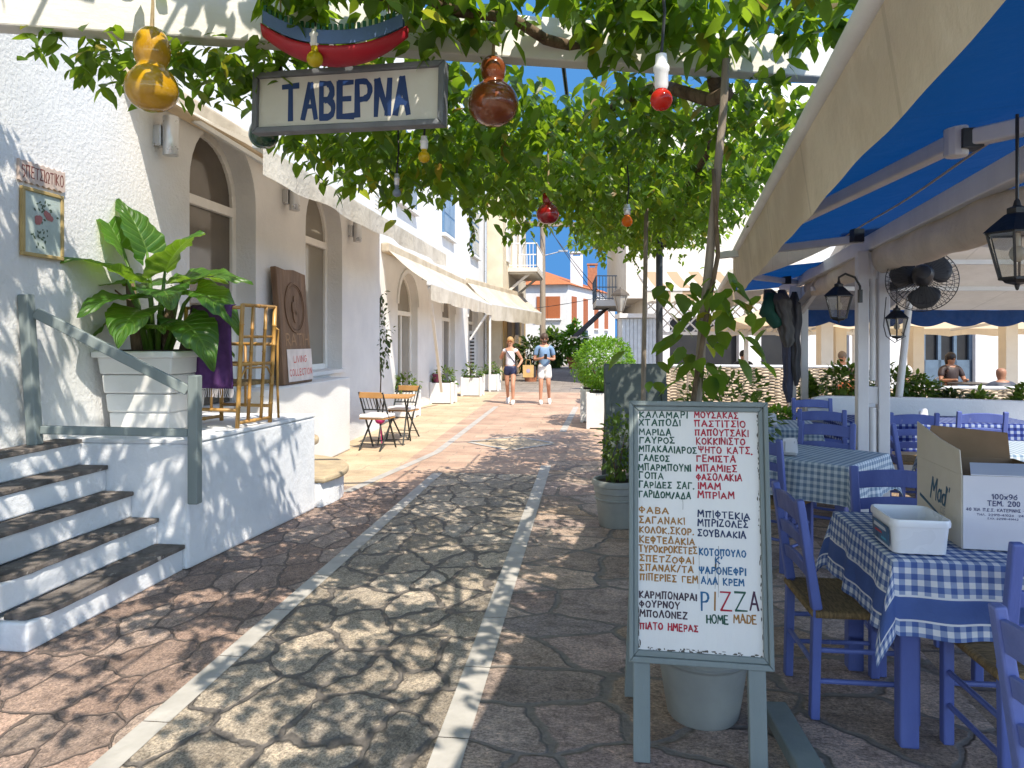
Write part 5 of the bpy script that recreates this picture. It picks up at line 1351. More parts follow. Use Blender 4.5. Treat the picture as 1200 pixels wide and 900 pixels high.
for x, zf in ((.048, 0), (Wd - .062, 0)):
    p = O + u_ * x - n_ * .012; p = p + v_ * .0; L = (p.z - .001) / v_.z
    mb = MB(); mb.bar(p - v_ * .0005, p - v_ * L, .064, .042, n_); mb.build('leg', M['sage_paint'], mbd, True, bevel=.004)
for x in (.05, Wd - .06):      # rear legs
    p = O + u_ * x + v_ * (H_ * .93) - n_ * .045
    mb = MB(); mb.bar(p, Vector((p.x + FW.x * .30, p.y + FW.y * .30, .0)), .045, .03); mb.build('rear_leg', M['sage_paint'], mbd, True, bevel=.004)
def bxy(px, py):
    "photo pixel on the board -> board coordinates"
    ro = Vector((0, 0, CAMH)); rd = (P(px, py, 1.0) - ro); t = (O - ro).dot(n_) / rd.dot(n_); q = ro + rd * t - O; return q.dot(u_), q.dot(v_)
INK = {'g': paint('ink_green', (.018, .085, .055)), 'r': paint('ink_red', (.40, .012, .035)), 'o': paint('ink_ochre', (.34, .16, .028)), 'n': paint('ink_navy', (.018, .035, .10)), 'b': paint('ink_blue', (.015, .12, .27)), 'k': paint('ink_plum', (.05, .028, .045)), 'p': paint('ink_dark', (.06, .02, .05))}
LINES = [
 ('g', [('ΚΑΛΑΜΑΡΙ', 749.5, 805, 485.6), ('ΧΤΑΠΟΔΙ', 749, 797, 494.8), ('ΜΑΡΙΔΑ', 749.5, 786, 505.6), ('ΓΑΥΡΟΣ', 749.5, 790, 515.4), ('ΜΠΑΚΑΛΙΑΡΟΣ', 749, 816, 525.6), ('ΓΑΛΕΟΣ', 749, 784, 536.4), ('ΜΠΑΡΜΠΟΥΝΙ', 748.5, 809, 547), ('ΓΟΠΑ', 749, 777, 556.6), ('ΓΑΡΙΔΕΣ ΣΑΓ.', 749, 813, 567.4), ('ΓΑΡΙΔΟΜ/ΑΔΑ', 749, 809, 578.6)]),
 ('r', [('ΜΟΥΣΑΚΑΣ', 813.8, 864.6, 486), ('ΠΑΣΤΙΤΣΙΟ', 814, 873, 496), ('ΠΑΠΟΥΤΣΑΚΙ', 814.5, 876.5, 506.4), ('ΚΟΚΚΙΝΙΣΤΟ', 816, 872.5, 516.6), ('ΨΗΤΟ ΚΑΤΣ.', 819, 881, 527), ('ΓΕΜΙΣΤΑ', 816.5, 861.5, 537.4), ('ΜΠΑΜΙΕΣ', 816, 863, 548.4), ('ΦΑΣΟΛΑΚΙΑ', 816, 869, 558.6), ('ΙΜΑΜ', 818, 844, 569), ('ΜΠΡΙΑΜ', 818, 860, 579.6)]),
 ('o', [('ΦΑΒΑ', 749, 783, 597), ('ΣΑΓΑΝΑΚΙ', 749.5, 802, 609), ('ΚΟΛΟΚ.ΣΚΟΡ.', 749.5, 812.5, 620), ('ΚΕΦΤΕΔΑΚΙΑ', 749.5, 813.5, 631.6), ('ΤΥΡΟΚΡΟΚΕΤΕΣ', 749, 816.5, 642.6), ('ΣΠΕΤΖΟΦΑΙ', 750, 812.5, 653.4), ('ΣΠΑΝΑΚ/ΤΑ', 750, 812, 664.4), ('ΠΙΠΕΡΙΕΣ ΓΕΜ', 750, 817.5, 675.4)]),
 ('n', [('ΜΠΙΦΤΕΚΙΑ', 818, 878, 602), ('ΜΠΡΙΖΟΛΕΣ', 818, 876, 612.6), ('ΣΟΥΒΛΑΚΙΑ', 818, 873.5, 624)]),
 ('b', [('ΚΟΤΟΠΟΥΛΟ', 819.5, 873.5, 646.4), ("Κ'", 838.5, 846, 656.4), ('ΨΑΡΟΝΕΦΡΙ', 819.5, 873.5, 667.6), ('ΑΛΑ ΚΡΕΜ', 822, 871.5, 680.4)]),
 ('k', [('ΚΑΡΜΠΟΝΑΡΑ!', 749.5, 816, 696), ('ΦΟΥΡΝΟΥ', 749.5, 796, 706.8), ('ΜΠΟΛΟΝΕΖ', 750, 805, 718.2)]),
 ('r', [('ΠΙΑΤΟ ΗΜΕΡΑΣ', 750, 817.5, 732.6)]),
]
for ink, ls in LINES:
    mb = MB()
    for txt, xa, xb, yc in ls:
        a_ = bxy(xa, yc); b_ = bxy(xb, yc); h = .0235
        write(mb, txt, O, u_, v_, a_[0], b_[0], a_[1] - h / 2, h, .0054, .07, .30, slope=rt.uniform(-.012, .004))
    mb.build('lettering', INK[ink], mbd, True)
for ch, xa, xb, ink in (('P', 821.5, 830, 'b'), ('I', 837.5, 839, 'o'), ('Z', 844.5, 857, 'r'), ('Z', 861.5, 875, 'g'), ('A', 879, 888.5, 'p')):
    mb = MB(); a_ = bxy(xa, 704.5); b_ = bxy(xb, 704.5)
    if ch == 'I': ribbon(mb, [(0, 0), (.002, .066)], O + u_ * a_[0] + v_ * (a_[1] - .033), u_, v_, n_, .0068, .001)
    else: write(mb, ch, O, u_, v_, a_[0], b_[0], a_[1] - .033, .066, .0075, .02)
    mb.build('lettering', INK[ink], mbd, True)
for txt, xa, xb, ink in (('HOME', 828, 853, 'g'), ('MADE', 860, 886, 'o')):
    mb = MB(); a_ = bxy(xa, 724.8); b_ = bxy(xb, 725.6); write(mb, txt, O, u_, v_, a_[0], b_[0], a_[1] - .015, .029, .0055, .05); mb.build('lettering', INK[ink], mbd, True)

mb = MB(); rp = random.Random(17)
for k in range(120):
    side = rp.random()
    if side < .5: cx, cy_ = rp.uniform(f_, Wd - f_), f_ * 1.25 + abs(rp.gauss(0, .006)); sx_, sy_ = rp.uniform(.002, .010), rp.uniform(.001, .005)
    elif side < .85: cx, cy_ = Wd - f_ - abs(rp.gauss(0, .003)), rp.uniform(f_ * 1.3, H_ - f_ * 1.2); sx_, sy_ = rp.uniform(.001, .003), rp.uniform(.002, .012)
    else: cx, cy_ = f_ + abs(rp.gauss(0, .003)), rp.uniform(f_ * 1.3, .2); sx_, sy_ = rp.uniform(.001, .003), rp.uniform(.003, .018)
    mb.prism([(cx + sx_ * math.cos(a) * rp.uniform(.5, 1.2), cy_ + sy_ * math.sin(a) * rp.uniform(.5, 1.2)) for a in [6.2832 * i / 7 for i in range(7)]], O + n_ * (.0002 + .000003 * k), u_, v_, .0003)
for (px_, py0, py1) in ((838.5, 655, 667), (842, 640, 700), (829, 668, 680), (819, 640, 690), (800, 585, 597), (838, 668, 690)):
    a_ = bxy(px_, py0); b_ = bxy(px_ + rp.uniform(-.5, .5), py1); ribbon(mb, [a_, ((a_[0] + b_[0]) / 2 + .001, (a_[1] + b_[1]) / 2), b_], O, u_, v_, n_, .0012 if py0 != 655 else .006, .0006)
mb.build('peeled_paint', paint('bare_wood_grime', (.10, .085, .07)), mbd, True)
# pots by the board
def round_pot(name, label, c, r0, r1, h, mat='pot_grey', lip=.03):
    t = thing(name, label, 'flower pot', c); c = Vector(c); mb = MB()
    mb.lathe([(r0 * .93, 0), (r0, .015), (r0 + (r1 - r0) * .55, h * .56), (r0 + (r1 - r0) * .55 + .010, h * .575), (r0 + (r1 - r0) * .62 + .010, h * .60), (r0 + (r1 - r0) * .64, h * .615), (r0 + (r1 - r0) * .74, h * .72), (r0 + (r1 - r0) * .74 + .010, h * .735), (r0 + (r1 - r0) * .78 + .008, h * .77), (r1 * .97, h * .86), (r1 * 1.0, h * .87), (r1 * 1.06, h * .88), (r1 * 1.07, h * .96), (r1 * 1.04, h), (r1 * .93, h), (r1 * .9, h * .93), (.001, h * .92)], c, 40)
    mb.build('pot', M[mat], t, True, smooth=True)
    mb = MB(); mb.lathe([(.001, h * .945), (r1 * .895, h * .935)], c, 30); mb.build('soil', M['soil'], t, True)
    return t
round_pot('plant_pot', 'big grey ribbed pot standing behind the menu board', W(.815, 3.10, .001), .150, .215, .44)
pp = G(724, 622); pp += Vector((0, .18, .001))
t = round_pot('potted_shrub', 'grey pot with a small green shrub beside the menu board', pp, .155, .20, .40)
t['category'] = 'potted plant'
leaf_cloud(pp + Vector((.02, 0, .66)), (.17, .17, .30), 700, .05, 41, .3, .4, t, 'hedge'); twigs(t, pp + Vector((0, 0, .36)), [pp + Vector((x, y, .8)) for x, y in ((-.08, 0), (.08, .03), (0, -.05))], .008)
bush_thing('shrub', 'soft green shrub behind the menu board and vine pole', W(1.9, 6.6), (.48, .4, .52), 1300, .075, 42, 'hedge', .22, potmat='pot_white')
# the second board, seen from its back
b0 = G(714, 606); b1 = G(781, 604); dx = (b1 - b0).normalized()
gb = thing('menu_board', 'dark grey back of a second board stand beyond the menu', 'menu board', (b0 + b1) / 2)
tilt = Vector((FW.x * .10, FW.y * .10, 1)).normalized(); o_ = b0 - dx * .03; wd_ = (b1 - b0).length + .06
mb = MB(); mb.prism([(0, .42), (wd_, .42), (wd_, 1.385), (0, 1.385)], o_, dx, tilt, -.03); mb.build('panel', M['dark_sage'], gb, True, bevel=.012)
for x in (.03, wd_ - .03):
    mb = MB(); mb.bar(o_ + dx * x + tilt * .001 - FW * .02, o_ + dx * x + tilt * 1.2 - FW * .02, .05, .035, FW); mb.build('leg', M['dark_sage'], gb, True, bevel=.005)
    mb = MB(); q = o_ + dx * x + FW * .1; mb.bar(q + FW * .35, q + Vector((0, 0, 1.2)), .045, .03, FW); mb.build('rear_leg', M['dark_sage'], gb, True, bevel=.005)
# timber kerb at the terrace edge
mb = MB(); a_ = G(907, 838); b_ = G(944, 905); d_ = (b_ - a_).normalized()
mb.bar(a_ + Vector((0, 0, .03)), b_ + d_ * 1.5 + Vector((0, 0, .03)), .10, .06)
tag(mb.build('timber_rail', M['sage_paint'], None, bevel=.006), 'grey painted timber lying at the terrace edge beside the board leg', 'timber')
def sub_part(mb, name, mat, part, **kw):
    o = mb.build(name, mat, None, **kw); o.parent = part; o.data.transform(part.parent.matrix_basis.inverted()); return o
# ================================================================== terrace awning, posts and beam
def axE(d, off=0.0): return .93 + .2416 * (d - 1.81) + off        # the awning's outer edge runs with the terrace
def axP(d): return 2.93 + .241 * (d - 5.9)                          # the line of posts
def big_awning(label, d0, d1, z_out, rise, width, vals=(.33, .42), seams=True):
    t = thing('terrace_awning', label, 'awning', W(axE((d0 + d1) / 2), (d0 + d1) / 2, z_out))
    mb = MB()
    def fn(u, v):
        d = d0 + (d1 - d0) * u; return W(axE(d, width * v), d + .0 * v, z_out + .03 + rise * v - .07 * math.sin(math.pi * v) - .012 * math.sin(u * 19) * math.sin(math.pi * v))
    mb.grid(fn, 40, 16); mb.build('canopy', M['awn_blue'], t, True, smooth='all')
    mb = MB()
    def vf(u, v):
        d = d0 + (d1 - d0) * u; h = vals[0] + (vals[1] - vals[0]) * max(0, min(1, (d - 1.8) / 5))
        return W(axE(d, -.03 + .05 * v + .005 * v * math.sin(d * 4.3) + .003 * v * math.sin(d * 11)), d, z_out + .02 - h * v * (1 + .012 * math.sin(d * 5)))
    mb.grid(vf, 110, 8); mb.build('valance', M['awn_valance'], t, True, smooth='all')
    mb = MB(); mb.tube([W(axE(d0, -.02), d0, z_out), W(axE(d1, -.02), d1, z_out)], .038, 12); mb.build('front_bar', M['beam_white'], t, True, smooth=True)
    # hem along the far edge
    mb = MB()
    def hf(u, v): return W(axE(d1, -.03 + width * u * .34), d1 + .004, z_out + .02 + rise * u * .34 - .30 * v * (1 - u * .75) - .035 * math.sin(math.pi * u))
    mb.grid(hf, 20, 4); mb.build('end_valance', M['awn_valance'], t, True, smooth='all')
    if seams:
        mb = MB()
        for k in (.33,):
            mb.tube([fn(i / 30, k) - Vector((0, 0, .012)) for i in range(31)], .007, 6)
        mb.build('seam_cord', M['awn_valance'], t, True)
    return t
aw1 = big_awning('big blue terrace awning with a deep cream valance', -1.6, 7.3, 2.45, .52, 3.1)
aw2 = big_awning('second blue awning with a cream valance beyond the first', 7.75, 11.6, 2.32, .4, 2.6, (.34, .36), False)
for (d0, lab) in ((5.9, 'double white timber post carrying the fan and lanterns'), (9.8, 'white timber post wrapped with a dark rolled cloth')):
    t = thing('timber_post', lab, 'post', W(axP(d0), d0)); rz = Matrix.Rotation(HD(13), 3, 'Z')
    c = W(axP(d0), d0); ux = rz @ Vector((1, 0, 0)); s = .078 if d0 < 7 else .075
    for sg_ in (-1, 1):
        mb = MB(); mb.box(c + ux * s * sg_ + Vector((0, 0, 1.16)), (.085, .11, 2.32), rz); mb.build('upright', M['post_white'], t, True, bevel=.006)
    for z in (.35, 1.15, 2.2):
        mb = MB(); mb.box(c + Vector((0, 0, z)), (.07, .08, .22 if z > 2 else .14), rz); mb.build('spacer', M['post_white'], t, True, bevel=.004)
    if d0 < 7:
        mb = MB(); q = c - (rz @ Vector((0, .02, 0))); mb.tube([q + Vector((0, 0, .4)), q + Vector((0, 0, 1.05))], .028, 12); mb.tube([q + Vector((0, 0, 1.27)), q + Vector((0, 0, 2.28))], .026, 12); mb.build('conduit', M['metal_white'], t, True, smooth=True)
bm = thing('timber_beam', 'long white timber beam resting on the terrace posts', 'beam', W(axP(5), 5, 2.38))
mb = MB(); mb.bar(W(axP(.2), .2, 2.385), W(axP(11.5), 11.5, 2.385), .09, .125); mb.build('beam', M['post_white'], bm, True, bevel=.008)
mb = MB(); mb.bar(W(2.02, 3.3, 2.50), W(2.02, 5.9, 2.43), .07, .075); mb.bar(W(2.02, 3.3, 2.50), W(3.05, 2.2, 2.58), .07, .075); mb.tube([W(2.02, 3.3, 2.43), W(2.02, 3.3, 2.57)], .05, 12)
fa = mb.build('folding_arm', M['post_white'], aw1, True, bevel=.01)
mb = MB(); mb.box(W(2.06, 3.27, 2.50), (.085, .10, .085), Matrix.Rotation(HD(10), 3, 'Z')); sub_part(mb, 'elbow', M['black_iron'], fa)
mb = MB(); mb.bar(W(2.78, 5.75, 2.40), W(1.96, 6.9, 2.40), .06, .065); fa = mb.build('folding_arm', M['post_white'], aw1, True, bevel=.008)
mb = MB(); mb.box(W(2.72, 5.72, 2.42), (.08, .08, .10), RZ); sub_part(mb, 'elbow', M['black_iron'], fa)
mb = MB(); mb.bar(W(3.75, 9.6, 2.36), W(2.45, 8.0, 2.32), .06, .065); fa = mb.build('folding_arm', M['post_white'], aw2, True, bevel=.008)
mb = MB(); mb.box(W(3.5, 9.25, 2.36), (.09, .09, .1), RZ); sub_part(mb, 'elbow', M['black_iron'], fa)
# rolled side curtain under the beam
rc = thing('rolled_curtain', 'cream canvas curtain rolled up under the white beam', 'rolled curtain', W(axP(4.4), 4.4, 2.25))
mb = MB()
def rf_(u, v):
    d = 3.25 + 6.1 * u; a = 2 * math.pi * v; rr_ = (.11 if u < .45 else .11 - .05 * (u - .45)) * (1 + .08 * math.sin(u * 40 + a * 2)) * min(1, .45 + 6 * u)
    return W(axP(d) + .07 + rr_ * .85 * math.cos(a), d, 2.255 - .02 * math.sin(u * math.pi * 3) + rr_ * math.sin(a) * 1.15)
mb.grid(rf_, 60, 16); mb.build('roll', M['roll_cloth'], rc, True, smooth='all')
# dark cloth tied to the far post
dc = thing('tied_cloth', 'dark blue rain cover with green edge tied to the farther post', 'cloth', W(3.6, 9.5, 1.6))
for k, (x0, x1, zt, zb, ra, col) in enumerate(((3.36, 3.62, 2.26, 1.25, .12, (.085, .085, .088)), (3.52, 3.60, 2.25, .78, .10, (.06, .065, .10)), (3.66, 3.68, 2.22, 1.0, .075, (.06, .06, .066)), (3.44, 3.55, 2.2, 1.5, .11, (.10, .098, .095)))):
    mb = MB()
    def df(u, v):
        a = 2 * math.pi * v; e = min(1, u * 1.6); q = Vector((math.cos(a) * 1.6, math.sin(a) * 1.6, u * 4.5 + k * 7))
        r_ = ra * (1 - .35 * e) * (.35 + 1.3 * min(1, (1 - abs(u * 2 - 1)) * 3 + .2)) * .62 * (1 + .45 * noise.noise(q) + .16 * math.sin(5 * a + k + u * 4))
        return W(x0 + (x1 - x0) * e + .03 * noise.noise(Vector((u * 5, k, 0))) + r_ * math.cos(a), 9.5 - .05 * k + r_ * math.sin(a) * .8, zt + (zb - zt) * u)
    mb.grid(df, 40, 40); mb.build('cover', paint('cover_cloth_%d' % k, col, .85), dc, True, smooth='all')
mb = MB(); mb.tube([W(3.35, 9.40, 2.2), W(3.30, 9.40, 1.95), W(3.42, 9.39, 1.82), W(3.56, 9.40, 1.84)], [.06, .10, .09, .05], 10); mb.build('green_edge', paint('green_cover', (.012, .075, .05), .8), dc, True, smooth='all')
mb = MB(); mb.lathe([(.12, 0), (.125, .01), (.12, .02)], W(3.62, 9.55, 1.72), 16); mb.build('tie', M['wire'], dc, True)

# fan and lanterns
fc = P(1080, 328, 5.5)
fn_ = thing('wall_fan', 'black caged wall fan on the double post', 'fan', fc); ax = (RT * .42 + FW * .85 + Vector((0, 0, -.20))).normalized(); q_ = ax.to_track_quat('Z', 'Y').to_matrix()
mb = MB(); Rf = .245
for k in range(64):
    a = 6.2832 * k / 44; e = Vector((math.cos(a), math.sin(a), 0)); mb.tube([fc + q_ @ (e * .05 + Vector((0, 0, .075))), fc + q_ @ (e * .17 + Vector((0, 0, .07))), fc + q_ @ (e * Rf + Vector((0, 0, .0))), fc + q_ @ (e * .17 + Vector((0, 0, -.08))), fc + q_ @ (e * .06 + Vector((0, 0, -.09)))], .0020, 4, cap=False)
for rr_, z in ((Rf, 0), (.22, .05), (.17, .07), (.11, .075), (.05, .076), (.2, -.06)):
    mb.tube([fc + q_ @ Vector((rr_ * math.cos(6.2832 * k / 36), rr_ * math.sin(6.2832 * k / 36), z)) for k in range(37)], .0035 if rr_ == Rf else .002, 5, cap=False)
mb.build('cage', M['dark_plastic'], fn_, True)
for k in range(3):
    mb = MB(); a0 = k * 2.094 + .4
    def bf(u, v):
        r_ = .045 + .18 * u; w_ = 1.65 * math.sin(math.pi * min(1, u * .8 + .12)); a = a0 + (v - .5) * w_; return fc + q_ @ Vector((r_ * math.cos(a), r_ * math.sin(a), .03 * (v - .5)))
    mb.grid(bf, 8, 6); mb.build('blade', paint('smoky_blade', (.07, .07, .072), .35), fn_, True, smooth='all', solid=.003)
mb = MB(); mb.lathe([(.045, .02), (.05, .0), (.07, -.06), (.075, -.16), (.05, -.21), (.001, -.22)], fc, 18, 0, q_); mb.lathe([(.001, .04), (.035, .035), (.045, .01)], fc, 16, 0, q_); mb.build('motor', M['dark_plastic'], fn_, True, smooth=True)
mb = MB(); mb.bar(fc - ax * .15 - Vector((0, 0, .02)), W(axP(5.9) + .13, 5.85, fc.z - .03), .05, .07); mb.build('bracket', M['dark_plastic'], fn_, True, bevel=.006)

def lantern(label, c, s, kind, rz=0.0):
    "a six sided carriage lantern, c at the middle of its glass"
    t = thing('lantern', label, 'lantern', c, rz, 'black iron lanterns under the terrace awning')
    n = 6; def_ = lambda r_, z, k: Vector((r_ * math.cos(6.2832 * k / n), r_ * math.sin(6.2832 * k / n), z))
    mb = MB(); rb, rt__, zb, zt = .30 * s, .52 * s, -.48 * s, .36 * s
    for k in range(n):
        mb.bar(def_(rb, zb, k), def_(rt__, zt, k), .035 * s, .035 * s)
        for r_, z in ((rb, zb), (rt__, zt)): mb.bar(def_(r_, z, k), def_(r_, z, k + 1), .05 * s, .05 * s)
    mb.lathe([(rb * .95, zb), (rb * .7, zb - .08 * s), (.05 * s, zb - .12 * s), (.03 * s, zb - .2 * s), (.001, zb - .22 * s)], (0, 0, 0), 6)
    mb.build('frame', M['black_iron'], t)
    mb = MB(); mb.lathe([(rt__ * 1.12, zt + .01 * s), (rt__ * .9, zt + .12 * s), (rt__ * .42, zt + .34 * s), (rt__ * .34, zt + .36 * s), (rt__ * .34, zt + .46 * s), (rt__ * .15, zt + .50 * s), (.05 * s, zt + .6 * s), (.001, zt + .66 * s)], (0, 0, 0), 6); mb.build('cap', M['black_iron'], t)
    mb = MB()
    for k in range(n): mb.add([def_(rb * .97, zb, k), def_(rb * .97, zb, k + 1), def_(rt__ * .97, zt, k + 1), def_(rt__ * .97, zt, k)], [(0, 1, 2, 3)])
    mb.build('pane', M['clear_glass'], t)
    mb = MB(); mb.ball((0, 0, -.02 * s), (.13 * s, .13 * s, .16 * s), 12); mb.tube([(0, 0, .1 * s), (0, 0, .36 * s)], .06 * s, 8); mb.build('bulb', M['lamp_glass'], t, smooth=True)
    mb = MB()
    if kind == 'arm': mb.tube([(0, 0, zt + .62 * s), (.0, 0, zt + .72 * s), (.25 * s, 0, zt + .86 * s), (.62 * s, 0, zt + .72 * s), (.82 * s, 0, zt + .38 * s), (.80 * s, 0, zt - .1 * s)], .045 * s, 7); mb.bx(.76 * s, .88 * s, -.08 * s, .08 * s, zt - .25 * s, zt + .25 * s); nm = 'wall_arm'
    elif kind == 'chain':
        mb.tube([(0, 0, zt + .62 * s), (0, 0, zt + 1.6 * s)], .02 * s, 6); mb.tube([(-.5 * s, 0, zt + 1.0 * s), (-.62 * s, 0, 0), (-.5 * s, 0, zb), (-.1 * s, 0, zb - .3 * s), (.4 * s, 0, zb), (.2 * s, 0, zb + .2 * s)], .022 * s, 6); nm = 'cable'
    else: mb.tube([(0, 0, zt + .62 * s), (0, 0, zt + 2.2 * s)], .03 * s, 6); nm = 'chain'
    mb.build(nm, M['black_iron'], t, smooth=True); return t
m_, nt, out = newmat('clear_glass'); tr_ = nt.nodes.new('ShaderNodeBsdfTransparent'); tr_.inputs[0].default_value = (.9, .9, .86, 1); gl_ = nt.nodes.new('ShaderNodeBsdfGlossy'); gl_.inputs['Roughness'].default_value = .08; mx = nt.nodes.new('ShaderNodeMixShader')
fr_ = nt.nodes.new('ShaderNodeFresnel'); nt.links.new(math_(nt, 'ADD', fr_.outputs[0], .06), mx.inputs[0]); nt.links.new(tr_.outputs[0], mx.inputs[1]); nt.links.new(gl_.outputs[0], mx.inputs[2]); nt.links.new(mx.outputs[0], out.inputs[0]); M['clear_glass'] = m_
lantern('black lantern on a curved arm left of the double post', P(983, 358, 5.72), .205, 'arm', HD(0))
lantern('black lantern hung on a cable below the fan', P(1051, 382, 5.6), .165, 'chain', HD(0))
lantern('large black lantern close at the right edge under the awning', P(1192, 296, 2.55), .19, 'hang', HD(10))

# ================================================================== chairs and tables
def taverna_chair(label, mat='blue_paint', seat='rush'):
    t = thing('taverna_chair', label, 'chair', (0, 0, 0), 0, 'blue taverna chairs'); w_ = .20
    for s in (-1, 1):
        mb = MB(); mb.bar((s * w_, -.205, 0), (s * w_, -.195, .46), .045, .038, (0, 1, 0)); mb.bar((s * w_, -.195, .4605), (s * w_, -.265, .92), .045, .042, (0, 1, 0), 0, .042, .032); mb.build('leg', M[mat], t, bevel=.007)
        mb = MB(); mb.bar((s * w_ * 1.05, .19, 0), (s * w_ * 1.05, .19, .455), .042, .042, (0, 1, 0)); mb.build('leg', M[mat], t, bevel=.007)
    for z, h in ((.60, .055), (.72, .055), (.845, .085)):
        mb = MB(); y = -.195 - .07 * (z - .46) / .46; n = 8; xs = [-w_ + .02 + (2 * w_ - .04) * i / n for i in range(n + 1)]
        up = [(x, h * .5 + .02 * math.cos(x / w_ * 1.5)) for x in xs]; lo = [(x, -h * .5 + .014 * math.cos(x / w_ * 1.5)) for x in xs]
        mb.prism(lo + up[::-1], (0, y + .008, z), (1, 0, 0), (0, -.15, 1), .017); mb.build('slat', M[mat], t, bevel=.004)
    for z in (.16, .29):
        for s in (-1, 1):
            mb = MB(); mb.tube([(s * w_ * 1.02, -.2, z), (s * w_ * 1.05, .19, z)], .011, 8); mb.build('rung', M[mat], t, smooth=True)
    for y, z in ((.19, .24), (-.2, .22)):
        mb = MB(); mb.tube([(-w_, y, z), (w_, y, z)], .011, 8); mb.build('rung', M[mat], t, smooth=True)
    mb = MB()
    def sf(u, v):
        x = (u - .5) * 2; y = (v - .5) * 2; e = 1 - max(abs(x), abs(y)) ** 6
        m_ = .012 * (1 - max(abs(x), abs(y)))
        return Vector((x * w_ * 1.10, y * .205 - .005, .452 - m_ + .012 * e))
    mb.grid(sf, 20, 20); 
    def sb(u, v): p = sf(1 - u, v); p.z = .432; return p
    mb.grid(sb, 4, 4)
    for i, (p, q) in enumerate((((-1, -1), (1, -1)), ((1, -1), (1, 1)), ((1, 1), (-1, 1)), ((-1, 1), (-1, -1)))):
        mb.tube([(p[0] * w_ * 1.08, p[1] * .2 - .005, .444), (q[0] * w_ * 1.08, q[1] * .2 - .005, .444)], .017, 8)
    mb.build('seat', M[seat], t, smooth=True); return t
M['rush_dark'] = pm('old_rush_weave', (.20, .18, .12), (.09, .085, .06), 30, .85, .9, 45, .2, stretch=(1, 4, 1), bd=.02)
CH = [(1.50, 3.24, 96, 'blue taverna chair standing left of the front table, seen side on', 0),
      (1.99, 3.60, 189, 'blue taverna chair behind the front table with the carton before it', 0),
      (1.91, 2.66, 6, 'blue taverna chair tucked under the near side of the front table', 0),
      (1.475, 1.62, 98, 'blue taverna chair nearest the viewer, only its back post in the picture', 1),
      (1.86, 5.24, 46, 'blue taverna chair beside the menu board at the pale table', 0),
      (2.42, 5.74, 218, 'blue taverna chair behind the pale table by the double post', 0),
      (2.92, 6.80, 200, 'blue taverna chair in the second row left of the double post', 0),
      (3.42, 8.15, 192, 'farthest blue taverna chair near the white bench', 0),
      (3.76, 6.98, 8, 'blue taverna chair with its back to us right of the double post', 0),
      (4.47, 7.08, 10, 'blue taverna chair with its back to us near the right edge', 0),
      (3.38, 6.02, 100, 'blue taverna chair side on behind the big carton', 0)]
ch0 = taverna_chair(CH[0][3]); ch1 = None
for i, (X, d, h, lab, lt) in enumerate(CH):
    if lt:
        c = taverna_chair(lab, 'blue_light'); c.location = W(X, d, .003); c.rotation_euler = (0, 0, HD(h))
    else: place(ch0, i == 0, W(X, d, .003), HD(h), lab)

def cloth_grid(hx, hy, drop, seed, wob=.014, n=56):
    r = random.Random(seed); ph = [r.uniform(0, 6.28) for _ in range(8)]
    LX, LY = hx + drop, hy + drop
    def fn(u, v):
        U = (u * 2 - 1) * LX; V_ = (v * 2 - 1) * LY; ou = max(0, abs(U) - hx); ov = max(0, abs(V_) - hy); su = 1 if U > 0 else -1; sv = 1 if V_ > 0 else -1
        x = max(-hx, min(hx, U)); y = max(-hy, min(hy, V_)); z = 0
        if ou > 0 and ov > 0:
            rr_ = math.hypot(ou, ov); a = math.atan2(ov, ou); k = rr_ * (.10 + .20 * math.sin(2 * a)); x += su * k * math.cos(a); y += sv * k * math.sin(a); z = -rr_ * .95
        elif ou > 0:
            w_ = wob * ou / drop * (math.sin(V_ * 17 + ph[0]) + .6 * math.sin(V_ * 31 + ph[1])); x += su * (.10 * ou + w_ + .004); z = -ou * .985
        elif ov > 0:
            w_ = wob * ov / drop * (math.sin(U * 16 + ph[2]) + .6 * math.sin(U * 29 + ph[3])); y += sv * (.10 * ov + w_ + .004); z = -ov * .985
        return Vector((x, y, z))
    return fn, (lambda u, v: ((u * 2 - 1) * LX, (v * 2 - 1) * LY))
def table(label, clabel, X, d, h, hx, hy, drop, mat, seed, cgroup='checked tablecloths on the terrace'):
    t = thing('taverna_table', label, 'table', W(X, d, .003), HD(h), 'blue taverna tables'); zt = .745
    mb = MB(); mb.box((0, 0, zt - .014), (hx * 2 - .012, hy * 2 - .012, .028)); mb.build('tabletop', M['blue_paint'], t, bevel=.004)
    for sx in (-1, 1):
        for sy in (-1, 1):
            mb = MB(); mb.bar((sx * (hx - .075), sy * (hy - .075), 0), (sx * (hx - .075), sy * (hy - .075), zt - .029), .072, .072, (0, 1, 0)); mb.build('leg', M['blue_paint'], t, bevel=.008)
    mb = MB()
    for s in (-1, 1): mb.box((0, s * (hy - .07), zt - .09), (hx * 2 - .23, .025, .11)); mb.box((s * (hx - .07), 0, zt - .09), (.025, hy * 2 - .23, .11))
    mb.build('apron', M['blue_paint'], t, bevel=.003)
    mb = MB(); fn, uvf = cloth_grid(hx, hy, drop, seed); mb.grid(fn, 64, 64, 0, uvf)
    c = mb.build('tablecloth', M[mat], None, smooth='all'); c.location = W(X, d, zt + .006); c.rotation_euler = (0, 0, HD(h))
    return tag(c, clabel, 'tablecloth', cgroup)
table('blue taverna table in front under the carton and tub', 'blue gingham tablecloth with a solid blue border on the front table', 1.94, 3.14, 9, .41, .41, .29, 'gingham', 1)
table('blue taverna table under the pale cloth left of the double post', 'pale blue gingham tablecloth on the table beside the menu board', 2.25, 5.41, 45, .40, .40, .27, 'gingham_pale', 2)
table('blue taverna table in the second row behind the pale one', 'pale blue gingham tablecloth in the second row with a napkin stand', 2.62, 7.35, 14, .42, .40, .22, 'gingham_pale', 3)
